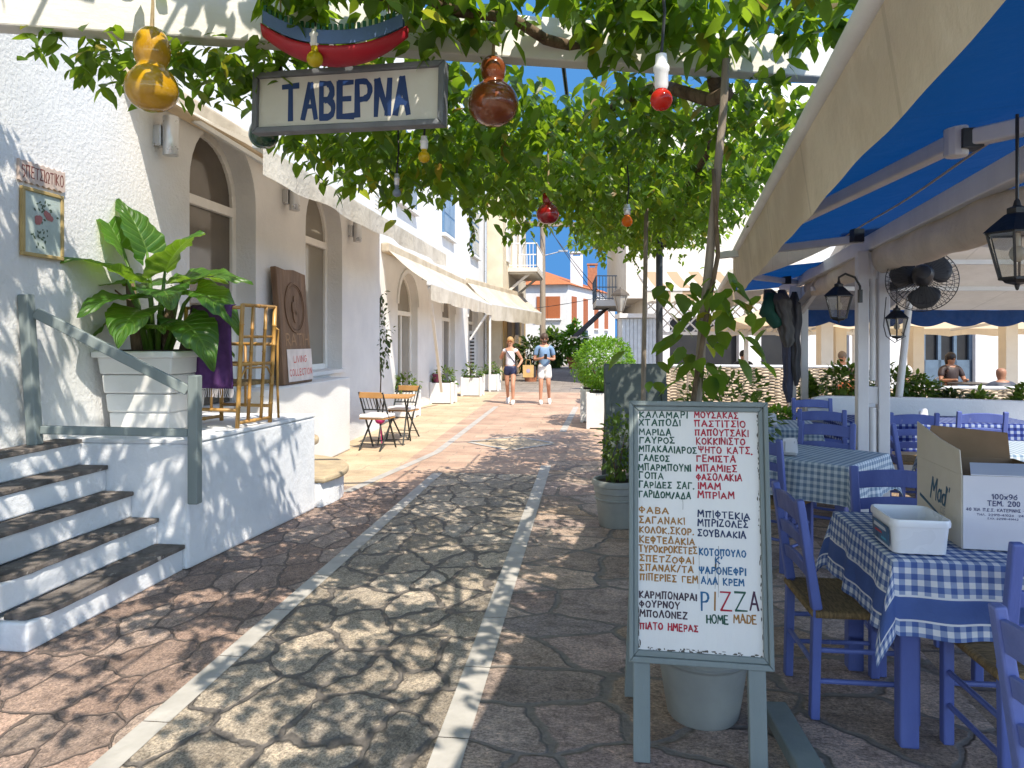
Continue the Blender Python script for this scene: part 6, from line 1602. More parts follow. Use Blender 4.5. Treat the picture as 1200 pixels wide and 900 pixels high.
table('blue taverna table behind the carton at the right', 'pale blue gingham tablecloth behind the carton at the right edge', 3.86, 5.75, 12, .42, .42, .26, 'gingham_pale', 4)
table('blue taverna table before the white bench', 'navy gingham tablecloth on the long table before the white bench', 4.45, 7.75, 8, .95, .36, .30, 'gingham_navy', 5)
# napkin stands
def napkins(label, c, rz):
    t = thing('napkin_stand', label, 'napkin stand', c, rz, 'napkin stands on the tables')
    mb = MB(); mb.box((0, 0, .012), (.10, .06, .02)); mb.bar((-.03, -.02, .02), (-.03, -.02, .10), .008, .008); mb.bar((.03, .02, .02), (.03, .02, .10), .008, .008); mb.build('holder', M['alu'], t, bevel=.003)
    mb = MB()
    for k in range(5):
        a = (k - 2) * .012; mb.prism([(-.055, .02), (.055, .02), (.02 + a, .115 + .012 * (k % 2)), (-.02 + a, .12)], (0, a * .9, 0), (1, 0, 0), (0, .1, 1), .003)
    mb.build('napkin', M['napkin'], t); return t
np0 = napkins('white napkins in a stand on the pale table beside the menu board', W(2.03, 5.30, .757), HD(30))
for X, d, lab in ((2.52, 7.05, 'white napkins in a stand on the second row table'), (3.66, 5.85, 'white napkins in a stand behind the open carton'), (4.28, 7.55, 'pale flowers of napkins on the long table before the bench')):
    place(np0, False, W(X, d, .757), HD(20), lab)

# carton and tub
cz = .757; cA = P(1128, 640, 2.93); cA.z = cz; el = (W(.11, .57) - W(0, 0)).normalized(); er = Vector((el.y, -el.x, 0)); LW, LR, Hc = .50, .40, .295
bx_ = thing('carton', 'open white carton box with printed sides on the front table', 'box', cA + er * .2 + el * .25)
def wall_(mb, a, u, L, H, t=.004, m=0, top=None): mb.prism([(0, 0), (L, 0), (L, H if top is None else top[1]), (0, H if top is None else top[0])], a, u, (0, 0, 1), t, m)
mb = MB(); wall_(mb, cA + el * LW, -el, LW, Hc); mb.build('side', M['card_cream'], bx_, True)
mb = MB(); wall_(mb, cA + er * .0005, er, LR, Hc); mb.build('side', M['card_white'], bx_, True)
mb = MB(); wall_(mb, cA + el * (LW - .001) + er * .005, er, LR, Hc); wall_(mb, cA + er * LR, el, LW, Hc); mb.prism([(0, 0), (LR, 0), (LR, LW), (0, LW)], cA + Vector((0, 0, .001)), er, el, .004); mb.build('inner_side', M['card_brown'], bx_, True)
# left flap standing up, right and front flaps
mb = MB(); fu = -el; fb = cA + el * LW + Vector((0, 0, Hc + .001)); up_ = (Vector((0, 0, 1)) + er * -.06).normalized()
mb.prism([(0, 0), (LW, 0), (LW - .005, .10), (LW * .62, .118), (LW * .3, .145), (.03, .165)], fb, fu, up_, .004); mb.build('flap', M['card_cream'], bx_, True)
mb = MB(); fb = cA + el * LW + er * .01 + Vector((0, 0, Hc + .001)); mb.prism([(0, 0), (LR - .02, 0), (LR - .05, .13), (.03, .16)], fb, er, (Vector((0, 0, 1)) + el * -.35).normalized(), .004); mb.build('flap', M['card_brown'], bx_, True)
mb = MB(); fb = cA + Vector((0, 0, Hc + .001)); mb.prism([(0.03, 0), (LR, 0), (LR, .19), (.10, .19)], fb, er, (el + Vector((0, 0, .10))).normalized(), .004); mb.build('flap', M['card_white'], bx_, True)
mb = MB(); o_ = cA + el * LW - er * .0045; u_2 = -el; v_2 = Vector((0, 0, 1))
write(mb, 'Mad', o_, u_2, v_2, .17, .335, .135, .085, .013, .06, .2, lean=.28); write(mb, "''", o_, u_2, v_2, .355, .385, .16, .05, .009)
ribbon(mb, [(.045, .125), (.30, .075)], o_, u_2, v_2, u_2.cross(v_2), .013, .001); mb.build('lettering', paint('print_teal', (.035, .12, .20)), bx_, True)
mb = MB(); write(mb, "CLe", o_, u_2, v_2, .285, .33, .10, .026, .003) if False else write(mb, "CLE", o_, u_2, v_2, .285, .335, .095, .026, .003); mb.build('lettering', paint('print_grey', (.30, .32, .34)), bx_, True)
mb = MB(); o_ = cA - el * .0045; 
for txt, xa, xb, y, h in (('100x96', .105, .195, .205, .019), ('ΤΕΜ. 200', .09, .205, .178, .019), ('40 ΧΙΛ Π.Ε.Σ. ΚΑΤΕΡΙΝΗΣ - ΘΕΣ/ΝΙΚΗΣ', .012, .315, .155, .011), ('ΤΗΛ. 22510-41026  24096', .05, .245, .137, .008), ('FΑΧ 22510-41742'.replace('F', 'Ε'), .09, .20, .123, .007)):
    txt = txt.replace('5', '9').replace('7', '4').replace('Θ', 'Ο').replace('3', '9')
    write(mb, txt, o_, er, v_2, xa, xb, y, h, h * .2, .01, .25)
mb.build('lettering', paint('print_ink', (.05, .06, .16)), bx_, True)
tc_ = P(1046, 650, 2.86); tc_.z = cz
tl = thing('plastic_tub', 'open white plastic tub with a blue picture label beside the carton', 'tub', tc_)
te_ = (W(.055, .33) - W(0, 0)).normalized(); tr2 = Vector((te_.y, -te_.x, 0)); TW, TD, THt = .215, .27, .135
def rrect(wd_, dp, rad, z, n=6):
    pts = []
    for cx, cy_, a0 in ((wd_ / 2 - rad, dp / 2 - rad, 0), (-wd_ / 2 + rad, dp / 2 - rad, 90), (-wd_ / 2 + rad, -dp / 2 + rad, 180), (wd_ / 2 - rad, -dp / 2 + rad, 270)):
        for i in range(n + 1): a = R(a0 + 90 * i / n); pts.append((cx + rad * math.cos(a), cy_ + rad * math.sin(a), z))
    return pts
cen_ = tc_ + tr2 * TW / 2 + te_ * TD / 2
def loops(mb, rings):
    vs = []; n = len(rings[0])
    for rg in rings: vs += [cen_ + tr2 * p[0] + te_ * p[1] + Vector((0, 0, p[2])) for p in rg]
    fs = [tuple(range(n - 1, -1, -1))]
    for i in range(len(rings) - 1):
        for j in range(n): fs.append((i * n + j, i * n + (j + 1) % n, (i + 1) * n + (j + 1) % n, (i + 1) * n + j))
    fs.append(tuple((len(rings) - 1) * n + j for j in range(n))); mb.add(vs, fs)
mb = MB(); loops(mb, [rrect(TW - .016, TD - .016, .03, 0), rrect(TW, TD, .03, THt - .03), rrect(TW + .012, TD + .012, .034, THt - .028), rrect(TW + .014, TD + .014, .034, THt - .012), rrect(TW + .008, TD + .008, .034, THt), rrect(TW - .004, TD - .004, .03, THt), rrect(TW - .022, TD - .022, .026, .012)])
mb.build('tub', M['tub'], tl, True, smooth=True, angle=50)
mb = MB(); lo = tc_ - tr2 * .0012 + te_ * .03 + Vector((0, 0, .018)); 
mb.prism([(0, 0), (TD - .075, 0), (TD - .075, .078), (0, .078)], lo + te_ * (TD - .075), -te_, (Vector((0, 0, 1)) - tr2 * .06).normalized(), .0012); lb = mb.build('label', M['label_blue'], tl, True)
mb = MB(); fbv = (Vector((0, 0, 1)) - tr2 * .06).normalized(); lp = lo + te_ * (TD - .075) - tr2 * .002
for k, (a_, b_, y, h, c_) in enumerate(((.02, .17, .05, .016, 0), (.03, .12, .03, .010, 1), (.10, .17, .012, .010, 2))):
    mb.prism([(a_, y), (b_, y + .003), (b_ - .01, y + h), (a_ + .01, y + h)], lp, -te_, fbv, .0008, c_)
o = mb.build('print', [paint('label_white', (.6, .62, .66)), paint('label_red', (.45, .04, .05)), paint('label_cyan', (.08, .35, .5))], None); o.parent = lb; o.data.transform(tl.matrix_basis.inverted())

# white bench
bn = thing('bench', 'long white curved back bench behind the terrace tables', 'bench', W(4.5, 8.5)); rzb = Matrix.Rotation(HD(6), 3, 'Z'); bo_ = W(3.45, 8.55); bu = rzb @ Vector((1, 0, 0)); bv = rzb @ Vector((0, 1, 0))
prof = [(0, .05)] + [(0, .80), (.02, .86), (.08, .92), (.18, .945), (1.2, .935), (2.6, .90), (2.85, .87), (2.97, .80), (3.0, .7), (3.0, .05)]
mb = MB(); mb.prism(prof, bo_, bu, (0, 0, 1), .10); mb.build('backrest', M['plaster'], bn, True, bevel=.02)
mb = MB(); c = bo_ + bu * 1.5 - bv * .33; mb.box(c + Vector((0, 0, .23)), (2.9, .44, .44), rzb); mb.build('seat', M['plaster'], bn, True, bevel=.02)

# wicker fences
def wickermat():
    m, nt, out = newmat('wicker'); tc = nt.nodes.new('ShaderNodeTexCoord'); sx = nt.nodes.new('ShaderNodeSeparateXYZ')
    n0 = nt.nodes.new('ShaderNodeTexNoise'); n0.inputs['Scale'].default_value = 5; nt.links.new(tc.outputs['UV'], n0.inputs['Vector'])
    mx_ = nd(nt, 'ShaderNodeVectorMath', operation='MULTIPLY_ADD'); nt.links.new(n0.outputs['Color'], mx_.inputs[0]); mx_.inputs[1].default_value = (.10, .05, 0); nt.links.new(tc.outputs['UV'], mx_.inputs[2]); nt.links.new(mx_.outputs[0], sx.inputs[0])
    cx = math_(nt, 'MULTIPLY', sx.outputs[0], 9.0); par = math_(nt, 'MULTIPLY', math_(nt, 'FLOOR', cx), .5)
    fy = math_(nt, 'FRACT', math_(nt, 'ADD', math_(nt, 'MULTIPLY', sx.outputs[1], 17.0), par)); fx = math_(nt, 'FRACT', cx)
    hy = math_(nt, 'SINE', math_(nt, 'MULTIPLY', fy, 3.1416)); hx_ = math_(nt, 'SINE', math_(nt, 'MULTIPLY', fx, 3.1416))
    h = math_(nt, 'MULTIPLY', hy, math_(nt, 'MULTIPLY_ADD', hx_, .6, .4))
    col = mixc(nt, nz(nt, coords(nt, 'UV', (7, 26, 1)), 1.0, 4), (.72, .60, .46), (.46, .36, .26)); col = mixc(nt, ramp(nt, h, [(.12, (1, 1, 1)), (.42, (0, 0, 0))]), col, (.20, .15, .11))
    bsdf(nt, out, col, .85, .2, bump(nt, h, .8, .02)); return m
M['wicker'] = wickermat()
def wicker_fence(label, A, B, h, n=None):
    A = Vector(A); B = Vector(B); L = (B - A).length; u = (B - A).normalized(); nn = Vector((-u.y, u.x, 0))
    t = thing('wicker_fence', label, 'fence', A); mb = MB()
    def fn(p, q): return A + u * (L * p) + nn * (.025 * math.sin(p * L * 11) * (1 if int(q * 40) % 2 else -1)) + Vector((0, 0, .03 + (h - .05) * q))
    mb.grid(fn, int(L * 24), 40, 0, lambda p, q: (p * L, q * h)); mb.build('weave', M['wicker'], t, True, smooth='all', solid=.02)
    mb = MB()
    for i in range(int(L / .6) + 1): mb.tube([A + u * i * .6, A + u * i * .6 + Vector((0, 0, h))], .022, 8)
    mb.build('stake', M['pole_wood'], t, True)
    mb = MB(); mb.tube([A + Vector((0, 0, h)), B + Vector((0, 0, h))], .03, 8); mb.build('top_rail', M['post_white'], t, True)
wicker_fence('pale wicker fence beyond the farther post', W(2.75, 13.9), W(6.4, 13.2), 1.1)
wicker_fence('pale wicker fence behind the bench at the right', W(5.7, 11.2), W(10, 10.9), .86)
# shrubs of the terrace
for px, py, d, rad, s, lab, mt in ((1050, 452, 9.3, (.30, .25, .26), 51, 'leafy shrub before the wicker fence right of the double post', 'hedge'), (1082, 462, 9.25, (.22, .2, .20), 52, 'shrub beside the leaning white pole before the fence', 'hedge'), (990, 454, 9.2, (.25, .22, .30), 53, 'shrub seen between the two terrace posts', 'hedge'), (1114, 470, 9.1, (.15, .15, .12), 54, 'small dark shrub in the fence line, middle of the row', 'darkleaf'), (1150, 474, 9.1, (.13, .13, .14), 55, 'small shrub near the fence end behind the napkins', 'hedge'), (1198, 490, 8.4, (.16, .16, .38), 56, 'potted shrub at the right edge beside the long table', 'hedge'), (950, 470, 9.9, (.13, .14, .32), 57, 'slim shrub behind the farther white post', 'hedge'), (912, 492, 8.6, (.20, .2, .12), 58, 'low bright shrub left of the farther post', 'lettuce')):
    c = P(px, py, d); t = thing('terrace_shrub', lab, 'shrub', (c.x, c.y, 0))
    mb = MB(); mb.lathe([(.15, 0), (.21, .34), (.23, .35), (.23, .4), (.2, .4), (.19, .36), (.001, .35)], (c.x, c.y, .002), 18); mb.build('pot', M['terracotta' if s == 56 else 'pot_white'], t, True, smooth=True)
    twigs(t, (c.x, c.y, .36), [c + Vector((x * rad[0], 0, .05)) for x in (-.4, 0, .4)], .012); leaf_cloud(c, rad, int(900 * max(rad) / .34), .085, s, .2, .5, t, mt)

# ================================================================== canopies beyond
wc = thing('white_canopy', 'grey white canvas canopy with a scalloped blue edge over the back terrace', 'canopy', W(6, 9.5, 2.5))
mb = MB()
def gc(u, v):
    d = 6.6 + 3.2 * v; X = 3.25 + .62 * (d - 7) * .3 + 6.4 * u; return W(X, d, 2.86 - .86 * v - .08 * math.sin(math.pi * v) - .02 * math.sin(u * 22) * math.sin(math.pi * v))
mb.grid(gc, 40, 16); mb.build('canopy', M['awn_white'], wc, True, smooth='all')
mb = MB()
def sv_(u, v):
    p = gc(u, 1); sc_ = abs(math.sin(u * 6.4 / .52 * math.pi)); return Vector((p.x, p.y, p.z + .01 - v * (.17 + .065 * sc_))) - FW * .006 * math.sin(u * 70)
mb.grid(sv_, 260, 3); mb.build('valance', paint('navy_valance', (.008, .05, .19), .8), wc, True, smooth='all')
mb = MB()
for v in (.36, .62): 
    mb.bar(gc(0, v) - Vector((0, 0, .05)), gc(1, v) - Vector((0, 0, .05)), .06, .05)
mb.bar(gc(.02, 0) - Vector((0, 0, .05)), gc(.02, 1) - Vector((0, 0, .05)), .05, .05); mb.build('frame', M['metal_white'], wc, True)
mb = MB(); 
for u in (.6, .98): p = gc(u, .98); mb.bar((p.x, p.y, 0), (p.x, p.y, p.z - .02), .09, .09)
mb.build('post', M['post_white'], wc, True)
lp = thing('leaning_pole', 'thin white pole leaning beside the hanging lantern', 'pole', P(1053, 470, 8.9)); a_ = P(1052, 500, 8.9); a_.z = 0; mb = MB(); mb.tube([Vector((a_.x - .03, a_.y, 0)), P(1053, 470, 8.9), P(1063, 376, 8.9), P(1068, 335, 8.9)], .042, 10); mb.build('pole', M['metal_white'], lp, True, smooth=True)
def market(label, X0, X1, d0, d1, z0, z1, z2, posts):
    t = thing('cream_canopy', label, 'canopy', W((X0 + X1) / 2, (d0 + d1) / 2, z0), 0, 'cream canvas canopies of the far terrace')
    mb = MB(); nb = 3
    def fn(u, v):
        s = abs(math.sin(u * nb * math.pi)); return W(X0 + (X1 - X0) * u, d0 + (d1 - d0) * v, z0 + (z1 - z0) * v - (.13 + .02 * v) * s * math.sin(math.pi * v) )
    mb.grid(fn, 60, 14); mb.build('canopy', M['market_cream'], t, True, smooth='all')
    mb = MB()
    def vf(u, v): s = abs(math.sin(u * nb * 2 * math.pi)); p = fn(u, 1); return p - Vector((0, 0, v * (z1 - z2) * (1 - .25 * s)))
    mb.grid(vf, 60, 4); mb.build('valance', M['market_cream'], t, True, smooth='all')
    for X, d in posts:
        zt = z0 + (z1 - z0) * (d - d0) / (d1 - d0); mb = MB(); c = W(X, d); mb.box(c + Vector((0, 0, zt / 2)), (.26, .26, zt - .01), RZ); mb.build('post', M['cream_post'], t, True, bevel=.01)
    mb = MB()
    for u in (1 / 3, 2 / 3): mb.bar(fn(u, .02) - Vector((0, 0, .04)), fn(u, .98) - Vector((0, 0, .04)), .05, .06)
    mb.build('rib', M['post_white'], t, True)
M['cream_post'] = pm('cream_post', (.72, .64, .50), (.66, .58, .45), 3, .7, .1, 40)
market('cream canvas canopy over the far tables left of the double post', 4.9, 8.6, 14.2, 18.2, 2.2, 1.88, 1.68, [(6.55, 15.2), (7.75, 17.2)])
market('wide cream canvas canopy over the far tables at the right', 8.7, 15.5, 14.2, 18.2, 2.2, 1.88, 1.68, [(9.35, 16.8), (10.6, 15.5), (13.2, 15.5)])
# lattice screen and striped awning
ls = thing('lattice_screen', 'white diamond lattice screen above the far terrace front', 'lattice', W(5.5, 17.4, 1.7))
mb = MB(); LW_ = 5.0; z0, z1 = 1.75, 2.5; A0 = W(3.2, 17.35)
for sg_ in (-1, 1):
    s = -.8
    while s < LW_:
        a0, b0_ = s, s + (z1 - z0); lo_, hi_ = max(0, a0), min(LW_, b0_)
        if hi_ > lo_:
            za, zb_ = z0 + (lo_ - a0), z0 + (hi_ - a0)
            if sg_ < 0: za, zb_ = z1 - (lo_ - a0), z1 - (hi_ - a0)
            mb.bar(A0 + RT * lo_ + FW * (.02 * sg_) + Vector((0, 0, za)), A0 + RT * hi_ + FW * (.02 * sg_) + Vector((0, 0, zb_)), .03, .055, FW)
        s += .27
mb.build('slat', M['metal_white'], ls, True)
mb = MB()
for z in (z0, z1): mb.bar(A0 + Vector((0, 0, z)), A0 + RT * LW_ + Vector((0, 0, z)), .07, .08)
for x in (0, 2.4, LW_): mb.bar(A0 + RT * x, A0 + RT * x + Vector((0, 0, z1)), .09, .09)
mb.build('frame', M['metal_white'], ls, True)
m_, nt, out = newmat('striped_awning'); tcn = nt.nodes.new('ShaderNodeTexCoord'); sx_ = nt.nodes.new('ShaderNodeSeparateXYZ'); nt.links.new(tcn.outputs['UV'], sx_.inputs[0])
fr_ = math_(nt, 'GREATER_THAN', math_(nt, 'FRACT', math_(nt, 'MULTIPLY', sx_.outputs[0], 8.0)), .5); col = mixc(nt, fr_, (.74, .68, .58), (.50, .36, .23)); bsdf(nt, out, col, .85, .15, None, 0, col, .35); M['striped'] = m_
sa = thing('striped_awning', 'beige and white striped awning above the lattice screen', 'awning', W(5, 16, 2.9)); mb = MB()
def sfn(u, v): return W(2.95 + 4.2 * u, 17.6 - 1.7 * v, 3.25 - .55 * v - .05 * math.sin(math.pi * v))
mb.grid(sfn, 32, 8); mb.build('canopy', M['striped'], sa, True, smooth='all')
mb = MB()
def sfv(u, v): p = sfn(u, 1); return p - Vector((0, 0, v * (.30 - .05 * abs(math.sin(u * 16 * math.pi)))))
mb.grid(sfv, 96, 3); mb.build('valance', M['striped'], sa, True, smooth='all')
mb = MB(); mb.bar(sfn(0, 1), sfn(1, 1), .05, .05); mb.bar(sfn(.02, 0), sfn(.02, 1), .04, .04); mb.build('frame', M['metal_white'], sa, True)
# pale blue boarded kiosk wall
kb = thing('boarded_kiosk', 'pale blue boarded kiosk between the posts beyond the grey board', 'kiosk', W(3.0, 17.5)); mb = MB()
for k in range(9): mb.box(W(2.62 + k * .09, 17.0) + Vector((0, 0, 1.05)), (.082, .03, 2.1), RZ)
mb.box(W(2.98, 17.35) + Vector((0, 0, 1.05)), (.8, .6, 2.1), RZ); mb.build('board_wall', paint('pale_blue_board', (.56, .63, .68), .6), kb, True)
mb = MB(); mb.box(W(2.98, 17.3) + Vector((0, 0, 2.16)), (.95, .85, .1), RZ); mb.build('roof', M['metal_white'], kb, True)
# dark awning at the street's end, street lamp, utility pole
da = thing('dark_awning', 'dark blue slanting shop awning at the far right of the street', 'awning', W(3.6, 33, 2.4)); mb = MB()
def dfn(u, v): return W(4.15 - 1.35 * v, 31 + 3.6 * u, 2.95 - 1.25 * v)
mb.grid(dfn, 8, 6); mb.build('canopy', paint('navy_canvas', (.02, .025, .04), .9), da, True, solid=.02)
mb = MB(); mb.bar(dfn(0, 1), dfn(1, 1), .06, .06); mb.tube([dfn(0, .98), W(4.1, 31, 1.6)], .02, 6); mb.build('front_bar', M['metal_white'], da, True)
sp = P(727, 440, 22); sp.z = 0; sl_ = thing('street_lamp', 'beige street lamp post with a tapering glass lantern', 'street lamp', sp); s = 22 / 850
mb = MB(); mb.lathe([(.12, 0), (.12, .3), (.08, .36), (.06, .5), (.055, 2.35), (.08, 2.38), (.05, 2.45)], sp, 12); mb.build('post', paint('lamp_post_beige', (.40, .34, .26)), sl_, True, smooth=True)
mb = MB(); z0 = 2.45
for k in range(4):
    a = math.pi / 4 + k * math.pi / 2; mb.bar(sp + Vector((.10 * math.cos(a), .10 * math.sin(a), z0)), sp + Vector((.24 * math.cos(a), .24 * math.sin(a), z0 + .48)), .025, .025)
mb.lathe([(.28, z0 + .48), (.26, z0 + .54), (.12, z0 + .66), (.03, z0 + .7), (.001, z0 + .76)], sp, 4); mb.build('lantern_frame', paint('lamp_brown', (.10, .08, .06)), sl_, True)
mb = MB(); mb.lathe([(.09, z0 + .01), (.22, z0 + .47)], sp, 4); mb.build('lantern_glass', M['lamp_glass'], sl_, True)
ub = W(1.65, 39); up = thing('utility_pole', 'tall wooden utility pole with a curved lamp arm', 'utility pole', ub)
mb = MB(); mb.tube([ub, ub + Vector((0, 0, 9.5))], [.17, .13], 12); mb.build('pole', M['util_wood'], up, True, smooth=True)
mb = MB(); q = ub + Vector((0, 0, 6.1)); mb.tube([q, q + RT * .5 + Vector((0, 0, .12)), q + RT * 1.0 + Vector((0, 0, .25))], .03, 8); mb.box(q + RT * 1.1 + Vector((0, 0, .27)), (.5, .16, .09), RZ); mb.build('lamp_arm', M['alu'], up, True)
mb = MB(); mb.bar(ub + Vector((0, 0, 9.1)) - RT * .7, ub + Vector((0, 0, 9.1)) + RT * .7, .1, .1); mb.build('crossarm', M['util_wood'], up, True)
def wire(label, pts, r_=.012):
    a, b = Vector(pts[0]), Vector(pts[1]); mb = MB(); sag = pts[2]
    mb.tube([a.lerp(b, i / 16) - Vector((0, 0, sag * 4 * (i / 16) * (1 - i / 16))) for i in range(17)], r_, 5); tag(mb.build('overhead_wire', M['wire'], None), label, 'wire', 'overhead wires at the street end')
t9 = ub + Vector((0, 0, 9.0)) - RT * 0
wire('overhead wire slanting right from the utility pole, upper of two', (ub + Vector((0, 0, 8.9)) - RT * .6, P(735, 398, 36) + Vector((0, 0, .9)), .3), .018)
wire('overhead wire slanting right from the utility pole, lower of two', (ub + Vector((0, 0, 8.2)), P(728, 395, 36) + Vector((0, 0, .6)), .3), .018)
wire('thin wire crossing level below the orange roof', (P(576, 365, 30), W(4.3, 33, 3.6), .12), .014)
wire('thin wire from the cream house to the utility pole', (W(-2.4, 31, 4.2), ub + Vector((0, 0, 5.0)), .35), .014)

# ================================================================== people
def skin_mesh(name, chain, mat, parent, sub=2):
    "one body: joints (name: (pos, radius)) and edges, grown with a skin modifier"
    J, E, root = chain; names = list(J); me = bpy.data.meshes.new(name)
    me.from_pydata([Vector(J[k][0]) for k in names], [(names.index(a), names.index(b)) for a, b in E], []); me.materials.append(mat)
    o = bpy.data.objects.new(name, me); scene.collection.objects.link(o); o.parent = parent
    md = o.modifiers.new('skin', 'SKIN'); md.use_smooth_shade = True
    for k, sv in zip(names, me.skin_vertices[0].data):
        r_ = J[k][1]; sv.radius = (r_, r_) if not isinstance(r_, tuple) else r_; sv.use_root = (k == root)
    ss = o.modifiers.new('sub', 'SUBSURF'); ss.levels = ss.render_levels = sub
    return o
def head_parts(t, c, hair, r_=.105, face=-1, long=0.0, glasses=None, skin=None, hairstyle=1):
    c = Vector(c); mb = MB(); s = r_ / .105
    mb.ball(c + Vector((0, -.010 * face, .028 * s)), (.092 * s, .108 * s, .105 * s), 18)
    if long: mb.tube([c + Vector((0, -.05 * face, .05)), c + Vector((0, -.085 * face, -.06)), c + Vector((0, -.09 * face, -long))], [.085, .075, .03], 12)
    mb.build('hair', hair, t, smooth='all')
    if glasses is not None:
        mb = MB()
        for x in (-.036, .036): mb.ball(c + Vector((x * s, .098 * s * face, .012)), (.028 * s, .012, .022 * s), 10)
        mb.box(c + Vector((0, .10 * s * face, .018)), (.03, .01, .008)); mb.build('sunglasses', glasses, t, smooth=True)
def walker(label, loc, rz, S, hair, top, bottom, shoe, pose, female):
    t = thing('person', label, 'person', loc, rz); sk = M['skin']; hw_, sw = (.085, .165) if female else (.085, .182)
    L = pose; J = {'pel': ((0, 0, .93), .125), 'abd': ((0, .0, 1.06), .112 if female else .128), 'che': ((0, 0, 1.27), .128 if female else .150), 'nk0': ((0, 0, 1.42), .07), 'nk': ((0, .01, 1.485), .05), 'hd0': ((0, .022, 1.555), .074), 'hd1': ((0, .018, 1.64), .088), 'hd2': ((0, .008, 1.70), .055)}
    E = [('pel', 'abd'), ('abd', 'che'), ('che', 'nk0'), ('nk0', 'nk'), ('nk', 'hd0'), ('hd0', 'hd1'), ('hd1', 'hd2')]
    for s, n in ((-1, 'l'), (1, 'r')):
        hip, knee, ank, toe = L['leg' + n]
        J.update({'hp' + n: ((s * hw_, hip[0], .88), .088), 'kn' + n: ((s * knee[0], knee[1], knee[2]), .056), 'cf' + n: ((s * (knee[0] * .5 + ank[0] * .5), (knee[1] + ank[1]) / 2 - .012, (knee[2] + ank[2]) / 2 + .05), .052), 'an' + n: ((s * ank[0], ank[1], ank[2]), .034), 'to' + n: ((s * toe[0], toe[1], toe[2]), .03)})
        E += [('pel', 'hp' + n), ('hp' + n, 'kn' + n), ('kn' + n, 'cf' + n), ('cf' + n, 'an' + n), ('an' + n, 'to' + n)]
        el_, wr, hd = L['arm' + n]
        J.update({'sh' + n: ((s * sw, 0, 1.385), .056 if female else .062), 'el' + n: (el_, .040), 'wr' + n: (wr, .027), 'ha' + n: (hd, .030)})
        tip = Vector(hd) + (Vector(hd) - Vector(wr)).normalized() * .07
        J['fi' + n] = (tuple(tip), .018); E += [('nk0', 'sh' + n), ('sh' + n, 'el' + n), ('el' + n, 'wr' + n), ('wr' + n, 'ha' + n), ('ha' + n, 'fi' + n)]
    def sc(J): return {k: (tuple(Vector(p) * S), (r_ * S if not isinstance(r_, tuple) else (r_[0] * S, r_[1] * S))) for k, (p, r_) in J.items()}
    skin_mesh('body', (sc(J), E, 'pel'), sk, t)
    # fingers on each hand
    # nose and face
    mb = MB(); mb.ball(Vector((0, .105, 1.595)) * S, (.014, .02, .022), 8); mb.ball(Vector((0, .09, 1.545)) * S, (.026, .012, .008), 8)
    for x in (-.088, .088): mb.ball(Vector((x, .01, 1.60)) * S, (.012, .02, .03), 8)
    mb.build('face', sk, t, smooth=True)
    # shirt
    g = 1.0; K = {'pel': ((0, 0, .93 if female else .83), .146), 'abd': ((0, 0, 1.08), .125 if female else .146), 'che': ((0, 0, 1.27), .138 if female else .160), 'nk0': ((0, -.005, 1.40), .082)}; KE = [('pel', 'abd'), ('abd', 'che'), ('che', 'nk0')]
    for s, n in ((-1, 'l'), (1, 'r')):
        sh = Vector((s * sw, 0, 1.385)); el_ = Vector(L['arm' + n][0]); e = sh.lerp(el_, .12 if female else .72)
        K['s' + n] = (tuple(sh), .060 if female else .068); K['e' + n] = (tuple(e), .046 if female else .062); KE += [('nk0', 's' + n), ('s' + n, 'e' + n)]
    skin_mesh('shirt', (sc(K), KE, 'pel'), top, t)
    K = {'w': ((0, 0, 1.04), .142), 'p': ((0, 0, .92), .150)}; KE = [('w', 'p')]
    for s, n in ((-1, 'l'), (1, 'r')):
        hip, knee = L['leg' + n][0], L['leg' + n][1]; a = Vector((s * hw_, hip[0], .86)); b = Vector((s * knee[0], knee[1], knee[2])); K['h' + n] = (tuple(a), .108); K['k' + n] = (tuple(a.lerp(b, .40 if female else .72)), .100 if female else .098); KE += [('p', 'h' + n), ('h' + n, 'k' + n)]
    skin_mesh('shorts', (sc(K), KE, 'p'), bottom, t)
    for s, n in ((-1, 'l'), (1, 'r')):
        an, to = Vector(L['leg' + n][2]), Vector(L['leg' + n][3]); an = Vector((s * an.x, an.y, an.z)) * S; to = Vector((s * to.x, to.y, to.z)) * S; d = (to - an); d.z = min(d.z, -.01)
        mb = MB(); mb.tube([an - d * .35 + Vector((0, 0, -.02)), an + d * .2 + Vector((0, 0, -.015)), to, to + d.normalized() * .07], [.042, .05, .046, .024], 12); mb.build('shoe', shoe, t, smooth='all')
    return t, Vector((0, .02, 1.625)) * S
white = paint('white_trainer', (.76, .75, .73))
wp = P(598, 473.5, 18.0); wp.z = .002
wt, hc = walker('woman in a white sleeveless top and navy shorts walking with a paper bag', wp, HD(186), .955, paint('blonde_hair', (.42, .25, .09)), paint('white_top', (.74, .72, .76)), paint('navy_shorts', (.018, .025, .075)), white,
   {'legl': ((0,), (.085, .16, .50), (.08, .12, .10), (.085, .25, .045)), 'legr': ((0,), (.085, -.02, .50), (.09, -.24, .14), (.09, -.17, .03)),
    'arml': ((-.30, -.10, 1.14), (-.25, .10, 1.02), (-.23, .17, .99)), 'armr': ((.26, -.12, 1.16), (.25, .06, 1.24), (.20, .14, 1.32))}, True)
head_parts(wt, hc, paint('blonde_hair', (.42, .25, .09)), .10, 1, .10, paint('orange_shades', (.25, .06, .02), .2))
mb = MB(); mb.tube([Vector((.11, .10, 1.36)), Vector((0, .135, 1.20)), Vector((-.13, .07, 1.02))], .012, 6); mb.build('bag_strap', paint('dark_strap', (.05, .06, .09)), wt)
pb = thing('paper_bag', 'brown paper shopping bag hanging from the walking woman', 'bag', P(619, 435, 17.9)); c = P(619, 434, 17.88)
